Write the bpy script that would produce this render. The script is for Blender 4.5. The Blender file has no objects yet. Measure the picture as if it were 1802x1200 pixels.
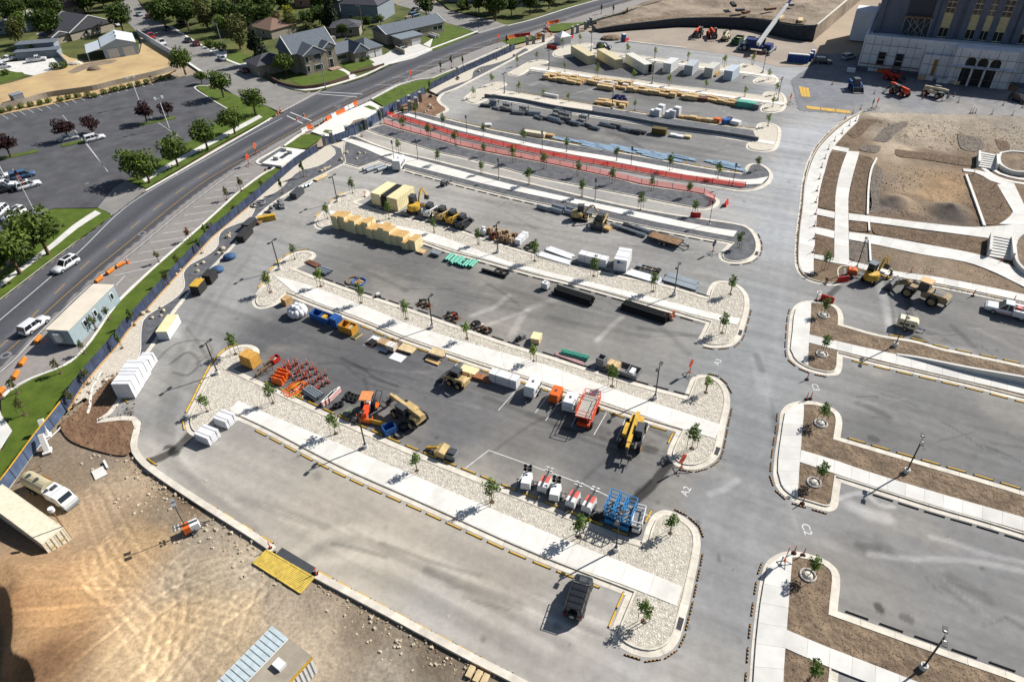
import bpy,math,random
import numpy as np
from mathutils import Vector,Matrix
random.seed(7)
sc=bpy.context.scene
COL=sc.collection
PI=math.pi
# ------------------------------------------------------------------ camera, light, exposure
CAM_H,FOC,PITCH,ROLL=63.0,1201.0,0.670415,-0.036930
cp,sp,cr,sr=math.cos(PITCH),math.sin(PITCH),math.cos(ROLL),math.sin(ROLL)
FW=Vector((0,cp,-sp))
_rt,_up=Vector((1,0,0)),Vector((0,sp,cp))
RT=cr*_rt+sr*_up
UP=-sr*_rt+cr*_up
cam_d=bpy.data.cameras.new('camera')
cam_d.sensor_fit='HORIZONTAL'
cam_d.sensor_width=36.0
cam_d.lens=FOC/1802.0*36.0
cam_d.clip_start=1.0
cam_d.clip_end=5000.0
cam=bpy.data.objects.new('camera',cam_d)
COL.objects.link(cam)
m3=Matrix((RT,UP,-FW)).transposed()
cam.matrix_world=Matrix.Translation((0,0,CAM_H))@m3.to_4x4()
sc.camera=cam
SUN_ELEV=math.radians(38.7)
SUN_AZ=-2.66538+PI
sun_vec=Vector((math.cos(SUN_AZ)*math.cos(SUN_ELEV),math.sin(SUN_AZ)*math.cos(SUN_ELEV),math.sin(SUN_ELEV)))
world=bpy.data.worlds.new('World')
sc.world=world
world.use_nodes=True
wn=world.node_tree
sky=wn.nodes.new('ShaderNodeTexSky')
sky.sky_type='NISHITA'
sky.sun_disc=False
sky.sun_elevation=SUN_ELEV
sky.sun_rotation=PI/2-SUN_AZ
wn.links.new(sky.outputs[0],wn.nodes['Background'].inputs[0])
wn.nodes['Background'].inputs[1].default_value=0.056
sl=bpy.data.lights.new('sun','SUN')
sl.energy=5.0
sl.angle=math.radians(0.5)
sl.color=(1.0,0.97,0.92)
sun=bpy.data.objects.new('sun',sl)
COL.objects.link(sun)
sun.rotation_euler=sun_vec.to_track_quat('Z','Y').to_euler()
vs=sc.view_settings
vs.view_transform='Standard'
vs.look='None'
vs.exposure=0.82
vs.gamma=1.0
vs.use_curve_mapping=False
# ------------------------------------------------------------------ helpers
def W(px,py,z=0.0):
 """Ground point (at height z) seen at a place of the 1802 x 1200 photograph."""
 d=FW*FOC+RT*(px-901.0)-UP*(py-600.0)
 t=(z-CAM_H)/d.z
 return Vector((d.x*t,d.y*t,z))
def W2(p,z=0.0):
 v=W(p[0],p[1],z)
 return(v.x,v.y)
def heading(p,q):
 a,b=W(*p),W(*q)
 return math.atan2(b.y-a.y,b.x-a.x)
ROW=heading((600,829),(1095,1045))
ORD=['first','second','third','fourth','fifth','sixth','seventh','eighth','ninth','tenth','eleventh','twelfth',
'thirteenth','fourteenth','fifteenth','sixteenth','seventeenth','eighteenth','nineteenth','twentieth']
def nth(i):
 if i<20:return ORD[i]
 tens=['','','twenty','thirty','forty','fifty','sixty','seventy','eighty','ninety']
 t,u=divmod(i+1,10)
 return(tens[t]+'-'+ORD[u-1])if u else tens[t][:-1]+'ieth'
def rng(seed):
 return random.Random(seed)
MATS={}
def mat(name,rgb,rough=0.85,var=0.12,scale=3.0,bump=0.0,bscale=None,metal=0.0,spec=0.3,detail=4.0,rgb2=None,coords='Object',isl=0.0,coat=0.0):
 """Principled material with fbm colour variation (towards rgb2 when given) and a fine bump."""
 if name in MATS:return MATS[name]
 m=bpy.data.materials.new(name)
 m.use_nodes=True
 nt=m.node_tree
 b=nt.nodes['Principled BSDF']
 b.inputs['Roughness'].default_value=rough
 b.inputs['Metallic'].default_value=metal
 b.inputs['Specular IOR Level'].default_value=spec
 if coat:b.inputs['Coat Weight'].default_value=coat
 tc=nt.nodes.new('ShaderNodeTexCoord')
 out=tc.outputs[coords]
 if coords=='World':
  pass
 n=nt.nodes.new('ShaderNodeTexNoise')
 n.inputs['Scale'].default_value=scale
 n.inputs['Detail'].default_value=detail
 n.inputs['Roughness'].default_value=0.6
 nt.links.new(out,n.inputs['Vector'])
 mx=nt.nodes.new('ShaderNodeMix')
 mx.data_type='RGBA'
 lo=tuple(max(0,c*(1-var*1.6))for c in rgb)if rgb2 is None else rgb
 hi=tuple(min(1,c*(1+var*1.6))for c in rgb)if rgb2 is None else rgb2
 mx.inputs['A'].default_value=(*lo,1)
 mx.inputs['B'].default_value=(*hi,1)
 mr=nt.nodes.new('ShaderNodeMapRange')
 mr.inputs['From Min'].default_value=0.3
 mr.inputs['From Max'].default_value=0.7
 nt.links.new(n.outputs['Fac'],mr.inputs['Value'])
 nt.links.new(mr.outputs[0],mx.inputs['Factor'])
 col=mx.outputs['Result']
 if isl:
  g=nt.nodes.new('ShaderNodeNewGeometry' if isl>0 else 'ShaderNodeObjectInfo')
  hs=nt.nodes.new('ShaderNodeHueSaturation')
  mv=nt.nodes.new('ShaderNodeMapRange')
  mv.inputs['To Min'].default_value=1-isl
  mv.inputs['To Max'].default_value=1+isl
  nt.links.new(g.outputs['Random Per Island' if isl>0 else 'Random'],mv.inputs['Value'])
  nt.links.new(mv.outputs[0],hs.inputs['Value'])
  nt.links.new(col,hs.inputs['Color'])
  col=hs.outputs['Color']
 nt.links.new(col,b.inputs['Base Color'])
 if bump:
  n2=nt.nodes.new('ShaderNodeTexNoise')
  n2.inputs['Scale'].default_value=bscale or scale*6
  n2.inputs['Detail'].default_value=5
  nt.links.new(out,n2.inputs['Vector'])
  bp=nt.nodes.new('ShaderNodeBump')
  bp.inputs['Strength'].default_value=1.0
  bp.inputs['Distance'].default_value=bump
  nt.links.new(n2.outputs['Fac'],bp.inputs['Height'])
  nt.links.new(bp.outputs[0],b.inputs['Normal'])
 MATS[name]=m
 return m
def leaf_mat(name,rgb,rgb2,trans=0.25):
 if name in MATS:return MATS[name]
 m=mat(name,rgb,0.7,0.2,0.35,rgb2=rgb2,isl=0.35,spec=0.2)
 nt=m.node_tree
 b=nt.nodes['Principled BSDF']
 col=b.inputs['Base Color'].links[0].from_socket
 tr=nt.nodes.new('ShaderNodeBsdfTranslucent')
 nt.links.new(col,tr.inputs['Color'])
 mix=nt.nodes.new('ShaderNodeMixShader')
 mix.inputs[0].default_value=trans
 nt.links.new(b.outputs[0],mix.inputs[1])
 nt.links.new(tr.outputs[0],mix.inputs[2])
 nt.links.new(mix.outputs[0],nt.nodes['Material Output'].inputs['Surface'])
 return m
def attr_mat(name,rough=0.9,grain=1.5,gamt=0.16,bump=0.01,bscale=5.0,streak=None,spec=0.2,streak_amt=0.10,band=(0.25,0.75)):
 """Material whose base colour comes from the wear and dust attribute of the sheet, with fine grain on top."""
 m=bpy.data.materials.new(name)
 m.use_nodes=True
 nt=m.node_tree
 b=nt.nodes['Principled BSDF']
 b.inputs['Roughness'].default_value=rough
 b.inputs['Specular IOR Level'].default_value=spec
 a=nt.nodes.new('ShaderNodeAttribute');a.attribute_name='wear'
 tc=nt.nodes.new('ShaderNodeTexCoord')
 n=nt.nodes.new('ShaderNodeTexNoise');n.inputs['Scale'].default_value=grain;n.inputs['Detail'].default_value=8;n.inputs['Roughness'].default_value=0.7
 nt.links.new(tc.outputs['Object'],n.inputs['Vector'])
 mr=nt.nodes.new('ShaderNodeMapRange')
 mr.inputs['From Min'].default_value=band[0];mr.inputs['From Max'].default_value=band[1]
 mr.inputs['To Min'].default_value=1-gamt;mr.inputs['To Max'].default_value=1+gamt
 nt.links.new(n.outputs['Fac'],mr.inputs['Value'])
 fac=mr.outputs[0]
 if streak is not None:
  mp=nt.nodes.new('ShaderNodeMapping')
  mp.inputs['Rotation'].default_value=(0,0,-streak)
  mp2=nt.nodes.new('ShaderNodeMapping')
  mp2.inputs['Scale'].default_value=(0.03,0.5,1)
  nt.links.new(tc.outputs['Object'],mp.inputs[0]);nt.links.new(mp.outputs[0],mp2.inputs[0])
  n3=nt.nodes.new('ShaderNodeTexNoise');n3.inputs['Scale'].default_value=1.0;n3.inputs['Detail'].default_value=5
  n3.inputs['Distortion'].default_value=0.3
  nt.links.new(mp2.outputs[0],n3.inputs['Vector'])
  m2=nt.nodes.new('ShaderNodeMapRange');m2.inputs['From Min'].default_value=0.3;m2.inputs['From Max'].default_value=0.7
  m2.inputs['To Min'].default_value=1-streak_amt;m2.inputs['To Max'].default_value=1+streak_amt
  nt.links.new(n3.outputs['Fac'],m2.inputs['Value'])
  mu=nt.nodes.new('ShaderNodeMath');mu.operation='MULTIPLY'
  nt.links.new(fac,mu.inputs[0]);nt.links.new(m2.outputs[0],mu.inputs[1])
  fac=mu.outputs[0]
 vm=nt.nodes.new('ShaderNodeVectorMath');vm.operation='SCALE'
 nt.links.new(a.outputs['Color'],vm.inputs[0]);nt.links.new(fac,vm.inputs['Scale'])
 nt.links.new(vm.outputs[0],b.inputs['Base Color'])
 n2=nt.nodes.new('ShaderNodeTexNoise');n2.inputs['Scale'].default_value=bscale;n2.inputs['Detail'].default_value=6
 nt.links.new(tc.outputs['Object'],n2.inputs['Vector'])
 bp=nt.nodes.new('ShaderNodeBump');bp.inputs['Distance'].default_value=bump
 nt.links.new(n2.outputs['Fac'],bp.inputs['Height']);nt.links.new(bp.outputs[0],b.inputs['Normal'])
 MATS[name]=m
 return m
class MB:
 """Collects boxes, tubes, prisms and lofts; build() makes ONE mesh."""
 def __init__(s):
  s.v,s.f,s.mi,s.mats,s.cur=[],[],[],[],0
 def use(s,m):
  if m not in s.mats:s.mats.append(m)
  s.cur=s.mats.index(m)
  return s
 def add(s,vs,fs):
  o=len(s.v)
  s.v+=[tuple(v)for v in vs]
  s.f+=[tuple(i+o for i in f)for f in fs]
  s.mi+=[s.cur]*len(fs)
  return s
 def box(s,c,d,rz=0.0,taper=1.0,ry=0.0,rx=0.0):
  """c = centre of the bottom face, d = size; taper shrinks the top"""
  hx,hy=d[0]/2,d[1]/2
  pts=[(-hx,-hy,0),(hx,-hy,0),(hx,hy,0),(-hx,hy,0)]
  pts+=[(x*taper,y*taper,d[2])for x,y,_ in pts]
  M=Matrix.Rotation(rz,3,'Z')@Matrix.Rotation(ry,3,'Y')@Matrix.Rotation(rx,3,'X')
  c=Vector(c)
  return s.add([c+M@Vector(p)for p in pts],[(3,2,1,0),(4,5,6,7),(0,1,5,4),(1,2,6,5),(2,3,7,6),(3,0,4,7)])
 def bar(s,p,q,w,h=None):
  h=h or w
  p,q=Vector(p),Vector(q)
  d=(q-p)
  if d.length<1e-6:return s
  z=d.normalized()
  x=z.cross(Vector((0,0,1)))
  if x.length<1e-3:x=Vector((1,0,0))
  x.normalize();y=x.cross(z)
  o=[x*(w/2)+y*(h/2),-x*(w/2)+y*(h/2),-x*(w/2)-y*(h/2),x*(w/2)-y*(h/2)]
  return s.add([p+k for k in o]+[q+k for k in o],[(0,1,2,3),(7,6,5,4),(0,4,5,1),(1,5,6,2),(2,6,7,3),(3,7,4,0)])
 def cyl(s,p,q,r,r2=None,n=8,cap=True):
  r2=r if r2 is None else r2
  p,q=Vector(p),Vector(q)
  z=(q-p).normalized()
  x=z.orthogonal().normalized();y=z.cross(x)
  vs,fs=[],[]
  for k in range(n):
   a=2*PI*k/n
   u=x*math.cos(a)+y*math.sin(a)
   vs+=[p+u*r,q+u*r2]
  for k in range(n):
   a,b2=2*k,2*((k+1)%n)
   fs.append((a,b2,b2+1,a+1))
  if cap:
   fs.append(tuple(2*k for k in range(n))[::-1]);fs.append(tuple(2*k+1 for k in range(n)))
  return s.add(vs,fs)
 def pipe(s,p,q,r,t,n=10):
  """hollow tube"""
  p,q=Vector(p),Vector(q)
  z=(q-p).normalized();x=z.orthogonal().normalized();y=z.cross(x)
  vs,fs=[],[]
  for k in range(n):
   a=2*PI*k/n
   u=x*math.cos(a)+y*math.sin(a)
   vs+=[p+u*r,q+u*r,q+u*(r-t),p+u*(r-t)]
  for k in range(n):
   a,b2=4*k,4*((k+1)%n)
   for j in range(4):
    j2=(j+1)%4
    fs.append((a+j,b2+j,b2+j2,a+j2))
  return s.add(vs,fs)
 def prism(s,poly,z0,z1):
  n=len(poly)
  ar=sum(poly[i][0]*poly[(i+1)%n][1]-poly[(i+1)%n][0]*poly[i][1]for i in range(n))
  if ar<0:poly=poly[::-1]
  vs=[(x,y,z0)for x,y in poly]+[(x,y,z1)for x,y in poly]
  fs=[tuple(range(n-1,-1,-1)),tuple(range(n,2*n))]+[(i,(i+1)%n,n+(i+1)%n,n+i)for i in range(n)]
  return s.add(vs,fs)
 def profile(s,pts,y0,y1,ins=0.0):
  """side profile in x-z extruded across y, the caps inset"""
  n=len(pts)
  vs=[(x,y0-0,z)for x,z in pts]+[(x,y1,z)for x,z in pts]
  fs=[tuple(range(n)),tuple(range(2*n-1,n-1,-1))]+[(i,n+i,n+(i+1)%n,(i+1)%n)for i in range(n)]
  ar=sum(pts[i][0]*pts[(i+1)%n][1]-pts[(i+1)%n][0]*pts[i][1]for i in range(n))
  if ar<0:fs=[f[::-1]for f in fs]
  return s.add(vs,fs)
 def loft(s,rings,close=True,caps=True):
  n=len(rings[0]);vs=[v for r in rings for v in r];fs=[]
  for i in range(len(rings)-1):
   for k in range(n if close else n-1):
    k2=(k+1)%n
    fs.append((i*n+k,i*n+k2,(i+1)*n+k2,(i+1)*n+k))
  if caps and close:
   fs.append(tuple(range(n))[::-1]);fs.append(tuple((len(rings)-1)*n+k for k in range(n)))
  return s.add(vs,fs)
 def ball(s,c,r,n=8,m=5,sq=(1,1,1)):
  rings=[]
  for i in range(m+1):
   t=PI*i/m-PI/2
   rr=max(math.cos(t),0.02)
   rings.append([(c[0]+r*sq[0]*rr*math.cos(2*PI*k/n),c[1]+r*sq[1]*rr*math.sin(2*PI*k/n),c[2]+r*sq[2]*math.sin(t))for k in range(n)])
  return s.loft(rings)
 def torus(s,c,R_,r,n=14,m=6,ax='z'):
  rings=[]
  for i in range(n+1):
   a=2*PI*i/n
   ring=[]
   for k in range(m):
    b2=2*PI*k/m
    u,w=(R_+r*math.cos(b2)),r*math.sin(b2)
    p=(u*math.cos(a),u*math.sin(a),w)
    if ax=='y':p=(p[0],p[2],p[1])
    if ax=='x':p=(p[2],p[0],p[1])
    ring.append((c[0]+p[0],c[1]+p[1],c[2]+p[2]))
   rings.append(ring)
  return s.loft(rings,caps=False)
 def mesh(s,name,smooth=False):
  me=bpy.data.meshes.new(name)
  me.from_pydata(s.v,[],s.f)
  for m in s.mats:me.materials.append(m)
  if len(s.mats)>1:me.polygons.foreach_set('material_index',s.mi)
  if smooth:
   me.polygons.foreach_set('use_smooth',[True]*len(s.f))
  me.update()
  return me
def link(name,me,parent=None,loc=(0,0,0),rz=0.0):
 o=bpy.data.objects.new(name,me)
 o.location=loc
 o.rotation_euler=(0,0,rz)
 if parent is not None:o.parent=parent
 COL.objects.link(o)
 return o
def structure(name,me,parent=None,kind='structure'):
 o=link(name,me,parent)
 if kind and parent is None or kind=='stuff':o['kind']=kind
 return o
def tag(o,label,cat,group=None):
 o['label']=label;o['category']=cat
 if group:o['group']=group
 return o
def thing(name,label,cat,loc=(0,0,0),rz=0.0,group=None):
 o=bpy.data.objects.new(name,None)
 o.empty_display_size=0.3
 o.location=loc;o.rotation_euler=(0,0,rz)
 COL.objects.link(o)
 return tag(o,label,cat,group)
def spawn(proto,label,cat,loc,rz=0.0,group=None,sc_=1.0,name=None):
 """proto = (name, [(part, mesh, [(subpart, mesh), ...]), ...]); all copies share mesh data"""
 pn,parts=proto
 if isinstance(parts,list):
  r=thing(name or pn,label,cat,loc,rz,group)
  for p in parts:
   o=link(p[0],p[1],r)
   if p[0]=='reflector':o['kind']='stuff'
   if len(p)>2:
    for q in p[2]:link(q[0],q[1],o)
 else:
  r=tag(link(name or pn,parts,None,loc,rz),label,cat,group)
 r.scale=(sc_,sc_,sc_)if not isinstance(sc_,tuple)else sc_
 return r
# ---- polylines
def centripetal(P):
 """smooth open polyline through the world points P"""
 if len(P)<3:
  return[tuple(p)for p in P]
 P=[np.array(p,float)for p in P]
 Q=[2*P[0]-P[1]]+P+[2*P[-1]-P[-2]]
 out=[]
 for i in range(1,len(Q)-2):
  p0,p1,p2,p3=Q[i-1:i+3]
  t=[0]
  for a,b in((p0,p1),(p1,p2),(p2,p3)):t.append(t[-1]+max(np.linalg.norm(b-a),1e-6)**0.5)
  L=np.linalg.norm(p2-p1)
  n=int(min(6,max(2,L/0.6)))
  for k in range(n):
   u=t[1]+(t[2]-t[1])*k/n
   A1=(t[1]-u)/(t[1]-t[0])*p0+(u-t[0])/(t[1]-t[0])*p1
   A2=(t[2]-u)/(t[2]-t[1])*p1+(u-t[1])/(t[2]-t[1])*p2
   A3=(t[3]-u)/(t[3]-t[2])*p2+(u-t[2])/(t[3]-t[2])*p3
   B1=(t[2]-u)/(t[2]-t[0])*A1+(u-t[0])/(t[2]-t[0])*A2
   B2=(t[3]-u)/(t[3]-t[1])*A2+(u-t[1])/(t[3]-t[1])*A3
   out.append(tuple((t[2]-u)/(t[2]-t[1])*B1+(u-t[1])/(t[2]-t[1])*B2))
 out.append(tuple(P[-1]))
 return out
def path(pts,z=0.0,smooth=True):
 """open photo polyline -> smooth world polyline (2-D); a third value 1 marks a sharp corner"""
 segs,cur=[],[]
 for p in pts:
  cur.append(W2(p,z))
  if len(p)>2 and len(cur)>1:
   segs.append(cur);cur=[cur[-1]]
 if len(cur)>1:segs.append(cur)
 out=[]
 for s in segs:
  c=centripetal(s)if smooth else[tuple(p)for p in s]
  out+=c if not out else c[1:]
 return out
def loop(pts,z=0.0):
 k=next((i for i,p in enumerate(pts)if len(p)>2),None)
 if k is None:
  pts2=list(pts)+[pts[0]]
  ext=path([pts[-2][:2],pts[-1][:2]]+[p[:2]for p in pts]+[pts[0][:2],pts[1][:2]],z)
  P=path([p[:2]for p in pts2],z)
  out=P[:-1]
 else:
  r=list(pts[k:])+list(pts[:k])+[pts[k]]
  out=path(r,z)[:-1]
 n=len(out)
 ar=sum(out[i][0]*out[(i+1)%n][1]-out[(i+1)%n][0]*out[i][1]for i in range(n))
 return out if ar>0 else out[::-1]
def offset(P,d,closed=True):
 """move a polygon (anticlockwise) inwards by d"""
 n=len(P);out=[]
 for i in range(n):
  a=P[(i-1)%n]if closed or i else P[0]
  b=P[i]
  c=P[(i+1)%n]if closed or i<n-1 else P[-1]
  def nrm(p,q):
   dx,dy=q[0]-p[0],q[1]-p[1]
   l=math.hypot(dx,dy)
   return(-dy/l,dx/l)if l>1e-9 else None
  n1,n2=nrm(a,b),nrm(b,c)
  n1=n1 or n2;n2=n2 or n1
  mx,my=n1[0]+n2[0],n1[1]+n2[1]
  k=max(mx*mx+my*my,0.8)
  out.append((b[0]+2*d*mx/k,b[1]+2*d*my/k))
 return out
def resample(P,step=None,n=None,closed=False):
 P=[np.array(p,float)for p in P]
 if closed:P=P+[P[0]]
 L=[0]
 for a,b in zip(P,P[1:]):L.append(L[-1]+float(np.linalg.norm(b-a)))
 if n is None:n=max(1,int(round(L[-1]/step)))
 xs=np.linspace(0,L[-1],n+1)
 A=np.array(P)
 res=np.stack([np.interp(xs,L,A[:,k])for k in range(A.shape[1])],1)
 return[tuple(p)for p in res]
def inside(X,Y,poly):
 c=np.zeros(X.shape,bool)
 n=len(poly);j=n-1
 for i in range(n):
  xi,yi=poly[i];xj,yj=poly[j]
  if yi!=yj:
   c^=((yi>Y)!=(yj>Y))&(X<(xj-xi)*(Y-yi)/(yj-yi)+xi)
  j=i
 return c
def dist_line(X,Y,P):
 D=np.full(X.shape,1e9)
 for(ax,ay),(bx,by)in zip(P,P[1:]):
  dx,dy=bx-ax,by-ay
  t=np.clip(((X-ax)*dx+(Y-ay)*dy)/max(dx*dx+dy*dy,1e-9),0,1)
  D=np.minimum(D,np.hypot(X-ax-t*dx,Y-ay-t*dy))
 return D
def vnoise(X,Y,s,seed=0,oct=4):
 """value noise in 0..1"""
 out=np.zeros(X.shape);amp,tot=1.0,0.0
 r=np.random.RandomState(seed)
 T=r.rand(256,256)
 for o in range(oct):
  x,y=X/s*2**o+37.3*o,Y/s*2**o+91.7*o
  xi,yi=np.floor(x).astype(int),np.floor(y).astype(int)
  fx,fy=x-xi,y-yi
  fx,fy=fx*fx*(3-2*fx),fy*fy*(3-2*fy)
  g=lambda i,k:T[(xi+i)%256,(yi+k)%256]
  out+=amp*((g(0,0)*(1-fx)+g(1,0)*fx)*(1-fy)+(g(0,1)*(1-fx)+g(1,1)*fx)*fy)
  tot+=amp;amp*=0.55
 return out/tot
def sstep(a,b,x):
 t=np.clip((x-a)/(b-a),0,1)
 return t*t*(3-2*t)
def grid_mesh(name,x0,x1,y0,y1,step,hfun,cfun,m,poly=None,cut=None):
 """sheet of square cells with height and wear attribute; cells whose centre is outside poly are left out"""
 nx,ny=int((x1-x0)/step)+1,int((y1-y0)/step)+1
 xs,ys=x0+np.arange(nx)*step,y0+np.arange(ny)*step
 X,Y=np.meshgrid(xs,ys)
 Z=hfun(X,Y)
 i=np.arange(nx*ny).reshape(ny,nx)
 q=np.stack([i[:-1,:-1],i[:-1,1:],i[1:,1:],i[1:,:-1]],-1)
 keep=np.ones(q.shape[:2],bool)
 cx,cy=X[:-1,:-1]+step/2,Y[:-1,:-1]+step/2
 if poly is not None:keep&=inside(cx,cy,poly)
 if cut is not None:keep&=~inside(cx,cy,cut)
 q=q[keep]
 used=np.unique(q)
 remap=np.full(nx*ny,-1);remap[used]=np.arange(len(used))
 q=remap[q]
 co=np.stack([X.ravel()[used],Y.ravel()[used],Z.ravel()[used]],1)
 me=bpy.data.meshes.new(name)
 me.vertices.add(len(co));me.vertices.foreach_set('co',co.astype('f').ravel())
 me.loops.add(q.size);me.loops.foreach_set('vertex_index',q.astype('i').ravel())
 me.polygons.add(len(q));me.polygons.foreach_set('loop_start',np.arange(0,q.size,4,dtype='i'))
 me.polygons.foreach_set('use_smooth',np.ones(len(q),bool))
 me.update(calc_edges=True)
 C=cfun(co[:,0],co[:,1],co[:,2])
 a=me.attributes.new('wear','FLOAT_COLOR','POINT')
 a.data.foreach_set('color',np.concatenate([C,np.ones((len(C),1))],1).astype('f').ravel())
 me.materials.append(m)
 return me
def flat_mesh(name,poly,z,m,depth=0.0):
 """one flat sheet (or a slab going down by depth)"""
 b=MB().use(m)
 if depth:b.prism(list(poly),z-depth,z)
 else:b.add([(x,y,z)for x,y in poly],[tuple(range(len(poly)))])
 return b.mesh(name)
# ------------------------------------------------------------------ ground, roads, beds
def S(r,g,b,k=1.75):
 """albedo of a sunlit surface that reads r, g, b in the photograph"""
 f=lambda c:((c/255+0.055)/1.055)**2.4 if c>10 else c/255/12.92
 return(f(r)/k,f(g)/k,f(b)/k)
m_conc=mat('pale_concrete',S(246,242,233),0.9,0.06,0.7,bump=0.004,bscale=14,isl=-.07)
m_conc2=mat('grey_concrete',S(234,231,224),0.9,0.06,0.5,bump=0.004,bscale=14,isl=-.08)
m_kerb=mat('kerb_concrete',S(234,225,209),0.9,0.1,0.9,bump=0.004,bscale=14,isl=-.07)
m_gravel=mat('river_gravel',S(205,196,180),0.95,0.2,1.8,bump=0.05,bscale=4)
m_stone=mat('gravel_stone',S(250,243,229),0.95,0.08,2.0,isl=0.2)
m_dgravel=mat('fine_gravel',S(222,212,195),0.95,0.12,2.5,bump=0.05,bscale=6)
m_mulch=mat('dark_mulch',S(106,107,111),0.95,0.22,0.8,bump=0.05,bscale=5)
m_soil=mat('brown_soil',S(104,88,72),0.95,0.25,0.5,bump=0.25,bscale=1.6,rgb2=S(160,138,113))
m_soil2=mat('grey_brown_soil',S(150,132,112),0.95,0.22,0.25,bump=0.15,bscale=1.2)
m_grass=mat('mown_grass',S(72,94,14),0.95,0.2,0.45,bump=0.05,bscale=9,rgb2=S(100,120,34))
m_lawn=mat('house_lawn',S(48,68,18),0.95,0.3,0.1,bump=0.05,bscale=6,rgb2=S(118,118,60))
m_dry=mat('dry_grass',S(222,192,138),0.95,0.2,0.12,bump=0.04,bscale=3,rgb2=S(188,158,118))
m_white=mat('white_road_paint',S(232,232,230),0.8,0.1,2.0)
m_yel=mat('yellow_road_paint',S(206,158,66),0.8,0.12,2.0)
m_street=attr_mat('street_asphalt',grain=1.2,gamt=0.16,bump=0.006,streak=None)
m_lot=attr_mat('lot_asphalt',grain=0.9,gamt=0.17,bump=0.008,streak=ROW,streak_amt=0.15)
m_dirt=attr_mat('site_dirt',grain=2.4,gamt=0.26,bump=0.05,bscale=3.5,band=(0.34,0.66))
m_clod=mat('soil_clod',S(128,106,84),0.95,0.2,2.0,isl=0.35)
m_clod2=mat('pale_clod',S(176,156,130),0.95,0.2,2.0,isl=0.35)
structure('ground',flat_mesh('ground',[(-900,-300),(1100,-300),(1100,1500),(-900,1500)],-0.42,
mat('far_dirt',S(178,160,138),0.95,0.2,0.02,bump=0.1,bscale=0.5)))
# ---- parking lot asphalt: colour samples of dust and wear, spread smoothly
LOTC=[(560,900,152,145,134),(430,840,150,145,138),(700,960,157,149,137),(850,1010,148,141,131),(1000,1130,148,144,139),(1150,1195,148,146,144),(640,1010,162,155,143),(760,1080,152,149,145),
(300,720,140,138,135),(270,800,164,158,149),(250,690,150,147,142),(330,600,139,138,135),(400,520,140,139,137),(500,400,143,141,138),(430,460,138,137,135),(560,340,166,163,157),(620,310,158,155,150),
(650,700,90,90,92),(620,640,90,90,92),(800,760,96,96,98),(480,590,95,95,97),(720,640,88,88,90),(900,800,108,105,102),(1050,820,98,97,97),(1130,860,110,108,105),(850,830,132,128,121),(930,860,146,140,131),
(1130,760,120,116,111),(1020,770,106,104,102),(560,650,98,97,97),(760,700,90,90,92),(700,740,128,123,116),
(1300,700,139,141,142),(1290,780,136,138,139),(1260,1000,137,137,137),(1280,900,140,140,140),(1240,1100,140,139,138),(1370,400,163,165,167),(1340,560,150,152,153),(1420,250,166,168,171),(1390,320,166,168,170),(1350,640,146,147,148),
(600,480,112,110,107),(700,480,104,103,101),(900,540,124,121,116),(1100,570,114,112,109),(1000,560,112,110,107),(1190,600,137,134,129),(880,575,154,148,139),(700,545,142,136,128),(800,530,112,111,109),
(850,360,148,144,138),(740,330,146,143,139),(1000,420,140,137,132),(1200,450,140,139,136),(1120,440,134,131,127),(900,400,142,138,132),(1280,630,146,147,147),(1050,600,136,132,126),
(900,230,104,104,104),(1000,245,108,107,105),(860,205,112,112,111),(1200,270,116,115,113),(1100,240,104,103,102),(1280,275,128,126,123),
(1000,145,98,98,99),(950,165,112,112,111),(1150,180,114,113,111),(1250,205,126,125,123),(1050,170,108,107,106),(1300,205,132,131,129),
(1100,125,86,86,88),(1000,115,84,84,86),(950,100,118,118,118),(1280,140,120,120,120),(1200,130,96,96,97),(850,110,150,149,147),(820,155,154,153,150),(800,185,160,158,152),(1050,78,150,149,147),(1200,98,146,146,145),(1300,108,150,150,150),(1380,140,150,151,153),
(1550,600,140,138,135),(1500,560,156,154,151),(1650,560,134,132,130),(1750,570,140,137,133),(1600,520,128,127,126),(1720,640,140,138,136),
(1600,700,130,129,128),(1500,680,150,148,145),(1750,800,127,126,125),(1550,760,120,119,118),(1650,760,132,131,129),
(1550,950,134,132,130),(1700,1000,129,128,127),(1500,1020,142,138,133),(1750,1100,136,134,132),(1520,890,146,144,142),
(1000,292,152,150,147),(1100,308,150,148,145),(900,308,172,166,157),(1150,366,162,158,152),(700,258,176,170,160),(740,228,152,150,147)]
LP=np.array([W2(s[:2])for s in LOTC]);LC=np.array([S(*(c+((2,0,-3)[j]if i<8 else 0)+(34 if i<8 else(-2 if s[1]<830 else 8)if s[0]>1420 and s[1]>480 else 12 if s[0]>1240 and s[1]>300 else 14 if s[2]<130 else 20)for j,c in enumerate(s[2:])))for i,s in enumerate(LOTC)])
def track(pts):return path([p for p in pts])
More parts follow.
